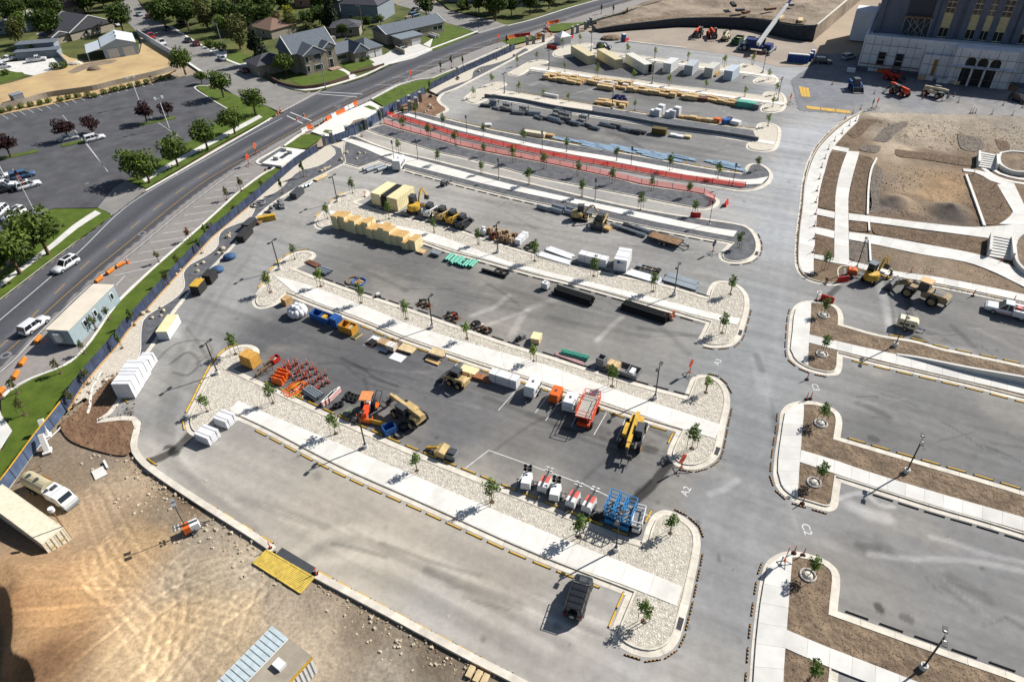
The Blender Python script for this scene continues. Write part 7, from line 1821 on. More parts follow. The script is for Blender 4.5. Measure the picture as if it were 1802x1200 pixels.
b=MB().use(m_conc).prism([(-4.6,-2.6),(4.6,-2.6),(4.6,2.6),(-4.6,2.6)],0,.5)
t=tag(link('concrete_pad',b.mesh('concrete_pad'),None,W(500,279),heading((478,290),(520,262))),'raised pale concrete pad between the two verges','slab')
for x,y in((-2,.5),(2,-.5),(2.8,1.6)):link('plinth',MB().use(m_conc2).box((x,y,.5),(.5,1.4,.7)).mesh('plinth'),t)
link('opening',MB().use(k_steel).box((0,0,.502),(2.6,1.2,.01)).mesh('opening'),t)
rz=heading((62,850),(136,889));o=W(92,872);P=[]
tk=MB().use(C('tank_tan',196,184,150,.5));tk.cyl((-4.6,0,1.9),(.4,0,1.9),1.15,n=18).use(k_steel).box((-1.2,0,.6),(8.4,.9,.3));P.append(('tank',tk.mesh('tank',False)))
P+=[('hatch',MB().use(k_steel).cyl((x,0,3.0),(x,0,3.2),.3,n=10).mesh('hatch'))for x in(-3.4,-1.6)]
P+=[('side_ladder',MB().use(C('rust_chute',180,120,60)).box((-1.5,1.15,2.0),(2.2,.5,.2),rx=.5).mesh('chute'))]
P+=[('pump_box',MB().use(k_white).box((1.5,0,.9),(1.9,2.2,1.6)).use(k_steel).box((1.6,.3,2.5),(.6,.9,.2)).box((1.2,-.6,2.5),(.4,.4,.3)).mesh('pump_box'))]
P+=[('cab',MB().use(k_white).profile([(2.7,.6),(5.0,.6),(5.1,1.5),(4.4,1.7),(4.0,2.5),(2.8,2.6)],-1.1,1.1).mesh('cab')),('windscreen',MB().use(k_glass).add([(4.44,-.95,1.72),(4.44,.95,1.72),(4.06,.95,2.44),(4.06,-.95,2.44)],[(0,1,2,3)]).mesh('windscreen')),('bumper',MB().use(k_galv).box((5.1,0,.45),(.25,2.2,.4)).mesh('bumper'))]
for x in(-3.9,-2.8,4.1):
 for s in(-1,1):P.append(wheel_part(x,s*.98,.5,.3))
spawn(('tank_truck',P),'dusty tan tank truck with a white cab on the dirt','truck',(o.x,o.y,-.1),rz,None,.78)
o=W(128,950)
t=thing('leaning_lamp','thin lamp pole with a white head beside the ivory container','lamp',(o.x,o.y,-.1))
link('pole',MB().use(k_oldw).bar((0,0,0),(0,0,5.2),.1).mesh('pole'),t);link('lamp_head',MB().use(k_white).cyl((0,0,5.2),(0,0,5.7),.3,n=10).mesh('lamp_head'),t);link('base',MB().use(k_oldw).box((0,0,0),(.7,.7,.2)).mesh('base'),t)
blocks('white_post','short white post lying on the rubble','post',(187,818),(182,808),[('post',0,0,0,1.6,.25,.25,k_white),('slab',-.8,1.0,-.05,1.8,1.4,.1,m_conc2)])
blocks('timber_trestle','small timber frame by the leaning pillars','frame',(60,835),(72,828),[('post',-.9,0,0,.1,.1,.9,k_oldw),('post',.9,0,0,.1,.1,.9,k_oldw),('rail',0,0,.8,1.9,.12,.1,k_oldw)])
t=thing('steel_ramp','yellow slatted steel ramp from the dirt to the lot','ramp',W(499,1003))
A,B_,Cc,D=[W(*p)-W(499,1003)for p in((470,969),(553,1017),(529,1043),(446,990))]
zt=.16
for h0,h1 in((0,.49),(.51,1)):
 pa,pb,pc,pd=A.lerp(B_,h0),A.lerp(B_,h1),D.lerp(Cc,h1),D.lerp(Cc,h0)
 fr=MB().use(C('ramp_yellow',230,198,92,.7,.15))
 for u,v in((pa,pb),(pd,pc),(pa,pd),(pb,pc)):fr.bar(u+Vector((0,0,zt if u in(pa,pb)else .0)),v+Vector((0,0,zt if v in(pa,pb)else .0)),.16,.12)
 pn=link('ramp_panel',fr.mesh('ramp_panel'),t)
 for k in range(11):
  f=(k+.5)/11;u,v=pa.lerp(pd,f),pb.lerp(pc,f)
  link('slat',MB().use(C('ramp_yellow',230,198,92)).bar(u+Vector((0,0,zt*(1-f))),v+Vector((0,0,zt*(1-f))),.15,.07).mesh('slat'),pn)
blocks('steel_plate','dark steel plate bridging the kerb above the yellow ramp','plate',(520,989),(548,1006),[('plate',0,0,.14,5.0,1.1,.03,k_steel)])
for i,p in enumerate([(828,1182),(841,1190),(853,1196)]):blocks('paving_block','%s tan paving block in the brown soil by the kerb'%nth(i),'block',p,(p[0]+4,p[1]-8),[('block',0,0,-.1,1.1,.55,.3,k_wood2)],'tan paving blocks')
r=rng(41)
b=MB().use(ROCKS[0].materials[0])
for i in range(260):
 q=W(*[(300,862),(375,925),(440,985),(620,1062),(700,1120),(760,1150),(215,800),(240,880)][i%8])+Vector((r.gauss(0,2.2),r.gauss(0,1.6),0));s=r.uniform(.05,.22)
 b.box((q.x,q.y,-.22),(s*2.2,s*1.6,s*1.2),rz=r.uniform(0,3),taper=.6)
o=link('rubble',b.mesh('rubble'));o['kind']='stuff'
a,b=W(480,1100,2.9),W(548,1153,2.9);ax=(b-a).normalized();ay=Vector((ax.y,-ax.x,0));rz=math.atan2(ax.y,ax.x)
wd=(b-a).length;o=(a+b)/2
t=thing('site_office','site office with half corrugated roof and yellow fascia at the bottom edge','site office',(o.x,o.y,0),rz)
Ld=13.0
link('wall',MB().use(k_white).box((0,-Ld/2,-.1),(wd-.1,Ld-.1,2.9)).mesh('wall'),t)
for k in range(24):link('roof_sheet',MB().use(C('zinc_sheet',206,220,224,.5)).box((-wd/2+wd*.2,-Ld*(k+.5)/24,2.8),(wd*.42,Ld/24-.1,.1)).mesh('roof_sheet'),t)
link('flat_roof',MB().use(C('grey_roof',176,164,146,.9,.12,.6)).box((wd*.22,-Ld/2,2.8),(wd*.58,Ld,.06)).mesh('flat_roof'),t)
link('fascia',MB().use(k_yellow).box((wd/2+.03,-Ld/2,2.35),(.06,Ld,.5)).mesh('fascia'),t)
for k in range(30):link('wall_rib',MB().use(k_white).box((wd/2,-Ld*(k+.5)/30,0),(.06,.2,2.3)).mesh('wall_rib'),t)
link('rooftop_unit',MB().use(k_white).box((.9,-2.2,2.86),(1.0,.8,.4)).mesh('rooftop_unit'),t);link('window',MB().use(k_glass).box((wd/2+.01,-3.4,.9),(.06,1.4,1.1)).mesh('window'),t)
a,b=W(80,580,3.2),W(164,500,3.2);c=W(200,501,3.2);ax=(b-a);L_=ax.length;o=(a+c)/2;wd=(c-b).length;rz=math.atan2(ax.y,ax.x)
t=thing('office_trailer','long grey office trailer with a white roof beside the street','office trailer',(o.x,o.y,0),rz)
kg=C('siding_grey',168,184,190,.7,.05)
link('wall',MB().use(kg).box((0,0,.5),(L_-.1,wd-.1,2.6)).use(k_steel).box((0,0,.1),(L_-.6,wd-.8,.4)).mesh('wall'),t)
link('roof',MB().use(C('dusty_white_roof',240,228,208,.8,.06,.3)).box((0,0,3.1),(L_+.1,wd+.1,.12)).mesh('roof'),t)
for k,x in enumerate((-L_*.22,.0,L_*.38)):
 w_=link('window',MB().use(k_white).box((x,-wd/2-.02,1.4),(.8,.1,1.1)).mesh('window'),t);link('pane',MB().use(k_glass).box((x,-wd/2-.05,1.48),(.6,.06,.94)).mesh('pane'),w_)
link('air_unit',MB().use(k_white).box((-L_/2-.25,.2,1.2),(.5,.9,1.5)).mesh('air_unit'),t);link('skirting',MB().use(kg).box((0,-wd/2+.02,0),(L_-.2,.06,.5)).mesh('skirting'),t)
p_white,p_sil,p_blk,p_red,p_blue,p_mar=C('car_white',246,246,248,.25,.02,coat=.5),C('car_silver',176,182,188,.3,.03,coat=.5),C('car_black',44,46,50,.25,.02,coat=.5),C('car_red',178,40,40,.3,.03,coat=.5),C('car_blue',78,110,144,.3,.03,coat=.5),C('car_maroon',122,44,52,.3,.03,coat=.5)
SUVW,SUVW2,SUVB,SUVS,SEDS,SEDK,SEDM,VANB=car('parked_car',4.9,1.95,1.75,p_white,'suv',True),car('parked_car',4.8,1.95,1.7,p_white),car('parked_car',4.9,1.95,1.75,p_blk),car('parked_car',4.9,1.95,1.75,p_sil),car('parked_car',4.7,1.85,1.45,p_sil,'sedan'),car('parked_car',4.7,1.85,1.45,p_blk,'sedan'),car('parked_car',4.6,1.85,1.5,p_mar,'sedan'),car('parked_car',5.0,1.98,1.8,p_blue,'van')
PKW,PKR=pickup('pickup_truck',p_white),pickup('pickup_truck',p_red)
for pr,p,q,d,n in((SUVW,(118,471),(97,484),'white SUV with a dark sunroof driving down the street','moving_car'),(SUVW2,(63,577),(84,562),'white crossover driving up the street beside the office trailer','moving_car'),(SUVW2,(168,247),(187,242),'white minivan by the purple trees in the dark car park',None),(SEDS,(122,247),(140,243),'silver car under the purple tree',None),(VANB,(42,313),(62,308),'blue minivan among the cars at the left edge',None),(SUVW,(52,330),(72,324),'white SUV behind the flagpole',None),(SUVW2,(10,330),(24,328),'white car half cut by the left edge',None),(SUVB,(8,338),(24,334),'dark SUV below the white car at the left edge',None),(SUVW,(27,382),(10,392),'white SUV with a sunroof near the grass corner',None),(SUVW2,(0,378),(-12,388),'white car at the left edge by the grass corner',None),(SUVW2,(0,316),(14,312),'upper white car at the left edge',None),
(PKR,(267,68),(276,75),'red pickup on the side street','parked_pickup'),(PKW,(286,79),(297,87),'white pickup behind the red one','parked_pickup'),(SEDK,(293,53),(284,47),'dark sedan higher up the side street',None),(SEDK,(332,74),(322,66),'dark sedan beside the clipped hedge',None),(SEDM,(346,80),(336,72),'maroon sedan beside the clipped hedge',None),(SEDS,(391,106),(381,99),'silver sedan at the lower end of the side street',None),(SEDM,(430,127),(420,120),'maroon car in the tree shade at the corner',None),(SUVB,(318,44),(310,38),'dark car in a driveway under the trees',None),(SEDS,(246,28),(254,34),'first car at the top of the side street',None),(SEDM,(262,32),(254,26),'second car at the top of the side street',None),
(SUVB,(708,86),(722,80),'dark SUV on the double driveway',None),(SEDK,(732,20),(742,16),'dark car in the upper driveway',None),(VANB,(730,30),(744,26),'blue car behind the long grey roof',None),(PKW,(14,109),(26,106),'white pickup in the yard at the left edge','parked_pickup'),(PKW,(66,109),(80,107),'white truck beside the grey shed','parked_pickup'),(SUVW2,(8,120),(22,118),'white car in the yard below the pickup',None),(PKW,(206,46),(216,50),'white truck behind the metal barn','parked_pickup'),(SUVB,(1063,86),(1078,88),'dark SUV behind the cream containers',None),(PKW,(1772,553),(1752,548),'white service truck','x'),(SUVB,(1792,179),(1806,184),'dark utility vehicle at the right edge',None),(SUVB,(1448,112),(1462,113),'dark car in the shade by the portable toilets',None),(SUVS,(1493,104),(1502,102),'silver truck in the shade of the building',None)):
 if n=='x':put(pickup('service_truck',p_white,6.2,True,2.1),'white service truck with ladder rack and red stripe','truck',p,q)
 else:put(pr,d,'pickup' if 'pickup' in(n or '')else 'car',p,q,name=n,group=None if n else 'parked cars')
t=put(car('off_road_car',4.6,1.95,1.95,p_blk,'van',wr=.46),'black off-road car with a roof rack and spare wheel on the near lot','car',(1018,1055),(1027,1026),s=1.05)
rk=MB().use(k_black)
for s in(-1,1):rk.bar((-2.1,s*.8,2.08),(.6,s*.8,2.08),.06)
for k in range(5):rk.bar((-2.1+k*.67,-.8,2.08),(-2.1+k*.67,.8,2.08),.05)
link('roof_rack',rk.mesh('roof_rack'),t);link('spare_wheel',MB().use(k_black).cyl((-2.28,0,1.1),(-2.52,0,1.1),.44,n=16).use(k_galv).cyl((-2.5,0,1.1),(-2.54,0,1.1),.24,n=10).mesh('spare_wheel'),t);link('hood_vent',MB().use(k_steel).box((1.55,0,1.1),(.5,.7,.05)).mesh('hood_vent'),t)
o=W(62,375);t=thing('flagpole','white flagpole with a hanging striped flag by the grass corner','flagpole',o)
link('pole',MB().use(k_white).cyl((0,0,0),(0,0,9.5),.08,.05,6).mesh('pole'),t)
fl=MB()
for k in range(7):fl.use((k_red,k_white)[k%2]).box((.25+.12*k*.3,.02*k,8.2-k*.34),(.5,.05,.34),rz=.4+.15*(k%3))
fl.use(k_dblue).box((.22,.0,8.55),(.45,.07,.6),rz=.4)
link('flag',fl.mesh('flag'),t)
r=rng(21)
def row(a,b,n,lines,kinds,where,group,dz=1.7,s=1.0):
 A,B=W(*a),W(*b);d=(B-A).normalized();nn=Vector((-d.y,d.x,0));rz=math.atan2(d.y,d.x);c=0
 for l in range(lines):
  for i in range(n):
   if r.random()<.06:continue
   p=A.lerp(B,(i+.5)/n)+nn*l*dz+Vector((r.uniform(-.15,.15),r.uniform(-.2,.2),0))
   k=r.choice(kinds);c+=1
   spawn(CR[k],'%s crate from the left in %s'%(nth(c-1),where),'crate',(p.x,p.y,0),rz+r.uniform(-.08,.08),group,s*r.uniform(.92,1.08))
row((957,139),(1023,150),8,3,(0,1,2),'the first block of pale crates','timber crates of the north rows')
row((1033,147),(1102,158),7,3,(0,1,2,4),'the second block of pale crates','timber crates of the north rows');row((1052,156),(1080,160),3,1,(1,3),'the short front line of crates','timber crates of the north rows')
row((1104,160),(1228,177),13,2,(0,1,2),'the third block of pale crates','timber crates of the north rows');row((1240,177),(1296,187),7,2,(0,2,3),'the mixed block by the green packs','timber crates of the north rows')
row((1048,182),(1100,190),6,2,(0,2),'the block beside the blue coils','timber crates of the north rows');row((1196,208),(1262,216),7,1,(0,2,3),'the line below the retaining wall','timber crates of the north rows')
for i,p in enumerate([(1082,176),(1090,177),(1098,178),(1086,172),(1095,173)]):tag(link('hose_coil',coil_mesh(k_dblue,.9,6),None,W(*p),i),'%s blue coil beside the pale crates'%nth(i),'hose coil','blue hose coils')
for i,p in enumerate([(1150,203),(1157,205),(1163,201),(1176,206),(1184,207),(1191,205),(1181,203)]):simple('white_stack','%s white wrapped stack from the left by the long slope'%nth(i),'stack',p,(p[0]+9,p[1]+2),1.5,1.3,1.3+.5*(i%3),k_wrap,None,'white stacks by the slope',3)
for i in range(8):tag(link('white_drum',MB().use(k_white).cyl((0,0,0),(0,0,.9),.38,n=10).mesh('white_drum'),None,W(958+i*3.2,169.5+i*.6)),'%s white drum from the left on the retaining wall row'%nth(i),'drum','white drums')
for p,q,l,w,h,m,d in(((1306,188),(1314,189),3.0,1.8,1.4,k_teal,'left green wrapped pack by the island end'),((1322,190),(1330,191),2.2,1.6,1.3,k_teal,'right green wrapped pack by the island end'),((1315,189),(1320,190),1.4,1.4,.9,k_white,'white pack between the green ones'),((1330,192),(1336,193),1.6,1.4,1.2,k_grey,'grey pack at the end of the crate row'),((1234,177),(1244,178),3.2,1.8,.8,k_rust,'rusty trailer bed between the crate blocks'),((1160,236),(1174,238),3.4,1.6,1.4,C('olive',112,94,44),'olive brown box among the grey steel'),((1262,215),(1267,216),1.5,1.3,.9,k_orange,'orange box in the line below the wall'),((1278,218),(1284,217),2.0,1.3,1.1,k_blue,'blue machine case below the wall'),((1293,219),(1302,221),2.6,1.5,.9,k_white,'silver sheet pack at the end below the wall'),((1283,215),(1290,216),1.4,1.2,1.0,k_black,'black pack below the wall'),((1185,240),(1192,241),1.6,1.2,.5,k_white,'first small white pallet on the steel row'),((1197,242),(1204,243),1.5,1.2,.4,k_white,'second small white pallet on the steel row'),((1210,243),(1217,244),1.5,1.2,.5,k_wood2,'tan and white pallet on the steel row'),((941,239),(954,241),5.4,1.4,.9,k_cream,'white wrapped beam pack on the entrance island kerb'),((968,241),(974,242),2.0,1.0,.6,k_wood,'tan crate beside the beam pack'),((859,222),(865,222),1.6,1.1,.5,k_white,'small white pallet near the entrance walk')):
 simple('store_pack',d,'pack',p,q,l,w,h,m,None,'packs of the north rows',3)
sb=[pipes_proto('steel_bundle',5,3.0,.14,(k_steel,k_galv,k_grey)[i%3],2+i%2,seed=i,hollow=False)for i in range(4)]
for i in range(22):
 f=i/21;p=(856+195*f+r.uniform(-3,3),186+43*f+r.uniform(-5,5)*.6)
 put(sb[i%4],'%s grey steel bundle from the left on the steel row'%nth(i),'steel bundle',p,(p[0]+9,p[1]+r.uniform(0,4)),group='grey steel bundles',s=r.uniform(.7,1.1))
for i in range(8):
 p=(1066+i*9+r.uniform(-2,2),222+i*1.9+r.uniform(-2,2));put(sb[(i+1)%4],'%s grey steel bundle right of the gap on the steel row'%nth(i),'steel bundle',p,(p[0]+9,p[1]+2),group='grey steel bundles',s=.9)
fr_=('storage_rack',[('post',MB().use(k_steel).bar((x,y,0),(x,y,1.5),.1).mesh('post'))for x in(-1,1)for y in(-.6,.6)]+[('rail',MB().use(k_galv).bar((-1,y,1.45),(1,y,1.45),.1).bar((-1,y,.7),(1,y,.7),.1).mesh('rail'))for y in(-.6,.6)]+[('load',MB().use(k_grey).box((0,0,.75),(1.9,1.0,.5)).mesh('load'))])
for i,p in enumerate([(893,191),(922,196),(981,202),(990,206),(997,208),(1027,212),(870,185)]):put(fr_,'%s standing steel rack from the left on the steel row'%nth(i),'rack',p,(p[0]+9,p[1]+2),group='steel racks')
bb=[planks_proto('blue_steel',5.5,5,.22,C('pale_blue_steel',150,176,198,.5,.12),2,seed=i)for i in range(3)]
for i,p in enumerate([(986,246),(1010,249),(1036,253),(1042,259),(1063,258),(1066,263),(1092,260),(1100,266),(1132,267),(1140,272),(1150,277),(1165,273),(1180,281),(1192,277),(1205,279),(1262,288),(1275,292),(1290,297),(1283,289)]):put(bb[i%3],'%s pale blue steel bundle from the left along the entrance island'%nth(i),'steel bundle',p,(p[0]+14,p[1]+3.2),group='pale blue steel bundles')
# ---- yard under the long dark wall
for i,(p,q)in enumerate((((1297,77),(1305,70)),((1317,79),(1326,71)))):trough(('left','right')[i]+' green open dumpster beside the blue crane',p,q,6.0,2.3,1.7,k_green,k_wood2)
PX=[(1388,109),(1394,109.5),(1400,110),(1406,110.5),(1412,111),(1418,111.5),(1424,108),(1428,103)]
for i,p in enumerate(PX):put(PLOO,'%s blue portable toilet from the left in the shaded row'%nth(i),'portable toilet',p,rz=heading((1388,109),(1418,111.5))+PI/2,group='portable toilets')
put(PLOO,'lone blue portable toilet on the dirt island','portable toilet',(1097,73.5),rz=.4,group='portable toilets')
t=thing('canopy_tent','white canopy tent with side walls at the far gate','tent',W(990,76),.5)
link('canopy',MB().use(k_white).box((0,0,2.3),(4.2,4.2,1.3),taper=.08).mesh('canopy'),t);link('side_wall',MB().use(k_wrap).box((0,-1.95,0),(3.9,.06,2.3)).mesh('side_wall'),t);link('side_wall',MB().use(k_wrap).box((1.95,0,0),(.06,3.9,2.3)).mesh('side_wall'),t);link('side_wall',MB().use(k_wrap).box((-1.95,0,0),(.06,3.9,2.3)).mesh('side_wall'),t)
o=W(1330,90);rz=heading((1330,90),(1345,92))
cb=[('carrier',MB().use(k_dblue).box((0,0,1.0),(9.5,2.9,.8)).box((3.6,0,1.8),(2.0,2.8,.7)).mesh('carrier')),('turntable',MB().use(k_dblue).box((-.8,0,1.9),(5.2,2.6,1.5)).use(k_white).box((-3.4,0,1.9),(1.0,2.6,1.2)).mesh('turntable')),('cab',MB().use(k_glass).box((1.2,1.0,1.9),(1.9,1.0,1.7),taper=.9).use(k_dblue).box((1.2,1.0,3.55),(1.8,1.0,.1)).mesh('cab'))]
for x in(-3.2,3.2):
 for s in(-1,1):cb.append(wheel_part(x,s*1.3,.95,.7,k_galv))
for x in(-5.0,5.0):cb.append(('outrigger',MB().use(k_galv).box((x,0,.8),(.4,6.4,.3)).box((x,3.2,0),(.5,.5,1.2)).box((x,-3.2,0),(.5,.5,1.2)).mesh('outrigger')))
t=spawn(('mobile_crane',cb),'blue rough terrain crane with a white boom raised past the top edge','crane',o,rz)
base=W(1334,78,3.2);best=None
for k in range(400):
 z=6+k*.1;tip=W(1402,-14,min(z,60));L_=(tip-base).length
 if best is None or abs(L_-27)<best[0]:best=(abs(L_-27),tip)
Mi=(Matrix.Translation(o)@Matrix.Rotation(rz,4,'Z')).inverted();u,v=Mi@base,Mi@best[1]
link('boom',MB().use(k_white).bar(u,u.lerp(v,.45),.95,1.0).bar(u.lerp(v,.44),u.lerp(v,.75),.72,.78).use(k_dblue).bar(u.lerp(v,.74),v,.5,.55).mesh('boom'),t);link('lift_cylinder',MB().use(k_galv).bar(u+Vector((.4,0,-.6)),u.lerp(v,.36)+Vector((0,0,-.5)),.35).mesh('lift_cylinder'),t)
# ------------------------------------------------------------------ church car park, side streets, houses, trees, temple
sheet('lawn',[(-300,260),(-60,196),(0,152),(120,122),(245,90),(243,58),(205,12),(175,-40),(-320,-40)],.03,m_lawn,smooth=False)
sheet('lawn',[(225,-20),(276,39),(365,87),(422,114),(462,139),(484,150),(512,158),(541,163),(569,159),(640,137),(688,115),(759,89),(841,58),(773,36),(690,-22)],.03,m_lawn,smooth=False)
sheet('lawn',[(745,-20),(793,19),(862,33),(890,46),(930,36),(1000,14),(1075,-8),(1150,-30)],.03,m_lawn,smooth=False)
m_ch=mat('car_park_asphalt',S(78,78,82),.9,.14,.25,bump=.01,bscale=4,rgb2=S(104,104,107))
m_side=mat('side_street_asphalt',S(138,134,130),.9,.1,.3,bump=.01,bscale=4,rgb2=S(160,156,151))
sheet('church_car_park',[(-300,300),(-60,218),(0,203),(165,171),(265,149),(345,131),(372,142),(366,151),(342,153),(372,175),(400,193),(385,214),(330,252),(285,280),(250,302),(222,319),(200,333),(175,366),(95,367),(77,374),(45,398),(-20,420),(-300,520)],.045,m_ch,smooth=False)
sheet('side_street',[(495,199),(470,187),(437,179),(410,166),(369,138),(344,121),(302,96),(243,59),(226,41),(205,14),(178,-30),(225,-30),(250,14),(276,39),(297,46),(338,70),(365,87),(399,105),(422,114),(440,120),(462,138),(484,150),(512,159),(541,164),(569,161)],.04,m_side,smooth=False)
sheet('side_street',[(845,60),(810,48),(773,37),(764,27),(700,10),(660,-20),(745,-20),(764,10),(793,20),(840,31),(862,34),(893,46)],.04,m_side,smooth=False)
for a,b in(((496,197),(567,158)),((843,58),(892,44))):lines('stop_line',[(a,b)],.25,.05)
sheet('dry_field',[(-40,214),(0,203),(60,191),(165,169),(265,147),(313,122),(303,98),(262,70),(250,76),(246,94),(186,105),(152,108),(122,102),(104,92),(100,108),(112,119),(60,134),(20,146),(-40,160)],.06,m_dry,smooth=False)
sheet('soil_patch',[(118,128),(150,113),(185,107),(206,106),(200,111),(165,118),(130,130)],.07,m_soil2);tag(link('soil_heap',MB().use(m_soil).ball((0,0,0),1.6,12,6,(1.4,1,.6)).mesh('soil_heap'),None,W(166,123)),'dark soil heap on the dry field','heap');tag(link('gravel_heap',MB().use(m_dgravel).ball((0,0,0),1.8,12,6,(1.4,1,.5)).mesh('gravel_heap'),None,W(133,113)),'pale gravel heap beside the metal barn','heap');blocks('tool_shed','small grey flat-roofed shed at the edge of the dry field','shed',(33,178),(43,175),[('wall',0,0,0,2.8,2.4,2.0,k_grey),('roof',0,0,2.0,3.0,2.6,.12,k_galv)])
sheet('yard_concrete',[(-20,122),(0,112),(60,106),(104,102),(114,118),(60,134),(48,132),(20,126)],.065,m_conc2,smooth=False)
sheet('driveway',[(172,366),(200,332),(222,318),(257,334),(240,348),(199,379),(186,372)],.06,m_side,smooth=False)
sheet('driveway',[(677,97),(704,80),(732,76),(764,88),(727,104),(690,113),(660,118),(645,106)],.06,m_conc2,smooth=False)
sheet('driveway',[(415,112),(440,103),(470,118),(462,137),(440,121)],.06,m_conc2,smooth=False);sheet('driveway',[(366,88),(385,80),(400,92),(398,104)],.06,m_conc2,smooth=False)
sheet('walkway',[(590,122),(597,118),(628,134),(618,141)],.07,m_conc2,smooth=False);sheet('walkway',[(745,79),(765,66),(770,62),(774,66),(768,72),(756,84)],.07,m_conc2,smooth=False)
sheet('front_lawn',[(505,133),(541,136),(590,123),(612,135),(576,147),(535,152)],.08,m_grass);sheet('front_lawn',[(596,112),(650,105),(660,111),(618,127)],.08,m_grass,smooth=False)
sheet('front_lawn',[(762,68),(782,44),(822,52),(826,58),(757,85)],.08,m_grass,smooth=False);sheet('front_lawn',[(757,87),(829,60),(833,63),(765,90)],.08,m_grass,smooth=False);sheet('front_lawn',[(731,70),(752,65),(757,71),(738,79)],.08,m_grass,smooth=False)
sheet('front_lawn',[(388,108),(420,90),(438,100),(437,110),(420,114)],.08,m_grass,smooth=False);sheet('front_lawn',[(-30,150),(0,128),(40,128),(46,134),(0,146)],.08,m_grass,smooth=False)
sheet('grass_verge',[(342,152),(352,149),(385,158),(410,166),(437,180),(470,188),(490,200),(450,221),(385,256),(320,295),(257,332),(223,318),(250,301),(285,279),(330,251),(385,213),(400,192),(372,174)],.065,m_grass,smooth=False)
sheet('grass_verge',[(77,374),(95,368),(160,368),(175,367),(186,373),(198,380),(125,432),(75,469),(0,527),(-100,604),(-100,560),(0,480),(45,445),(85,410)],.065,m_grass,smooth=False)
slabs([(456,203),(380,243),(312,280),(250,316)],[(462,207),(386,248),(317,285),(256,321)],.1,m_conc2,3);slabs([(168,371),(130,396),(85,434),(0,498),(-80,560)],[(178,376),(140,400),(94,437),(0,507),(-80,570)],.1,m_conc2,3)
slabs([(484,150),(512,157),(541,160.5),(569,156),(640,134.5),(688,112.5),(759,87.5),(841,56.5)],[(484,147.5),(512,154.5),(541,158),(569,153.5),(640,132),(688,110),(759,85),(841,54.5)],.12,m_conc,3)
kerb_line([(366,152),(343,153),(372,175.5),(401,193)],.3,0,.16,m_conc);kerb_line([(300,47),(338,70.5),(399,105.5),(422,114.5),(441,121)],.8,0,.1,m_conc);kerb_line([(369,136.5),(344,119.5),(330,110)],.8,0,.1,m_conc);kerb_line([(893,46),(930,37),(1000,15),(1075,-6)],.5,0,.1,m_conc)
lines('parking_line',[((x,204-.235*x),(x+11,211-.235*x))for x in range(4,270,15)]+[((110,203),(190,302)),((265,207),(313,240)),((152,252),(190,303))],.1,.055)
lines('parking_line',[((r_[0],r_[1]),(r_[0]+6,r_[1]-3))for r_ in((150,325),(30,420))],.1,.05)
for i,p in enumerate(((278,214),(145,250),(30,274))):
 tag(link('tree_island',MB().use(m_grass).box((0,0,.04),(9,1.8,.12)).mesh('tree_island'),None,W(*p),heading((258,217),(312,206))),('right','middle','left')[i]+' narrow grass island with purple trees','planting island')
def wall(pts,h,w,m,label,z0=0.0):return wall_line(pts,w,z0,h,m,'garden_wall',label,'wall')
wall([(-30,205),(0,195),(43,184),(85,172),(165,160),(206,150),(275,134),(312,123)],1.5,.25,C('tan_block',176,166,150,.9,.1),'long tan block wall between the dry field and the dark car park')
wall([(243,62),(302,98),(312,104)],2.0,.2,k_white,'white wall along the side street beside the metal barn')
wall([(460,127),(479,141),(502,152),(535,157),(574,151),(614,138)],.9,.35,C('brown_block',112,88,76,.9,.15,2),'curved brown block wall round the corner lawn');wall([(617,132),(650,124),(676,116)],.7,.35,C('brown_block',112,88,76),'short brown planter wall beside the walkway');wall([(697,90),(712,97)],1.5,.4,C('tan_block',176,166,150),'pale stone wall on the double driveway')
wall([(445,112),(462,125)],1.8,.2,C('grey_block',150,150,152),'grey wall between the conifer and the side street');wall([(104,100),(120,116)],1.6,.15,k_galv,'metal fence beside the grey shed')
R_SL,R_DK,R_BR,W_ST,W_GR=C('slate_shingle',112,120,130,.9,.18,3),C('dark_shingle',88,88,94,.9,.2,3),C('brown_shingle',138,112,96,.9,.18,3),C('stone_siding',172,162,144,.9,.12,1.5),C('grey_siding',150,160,168,.8,.08)
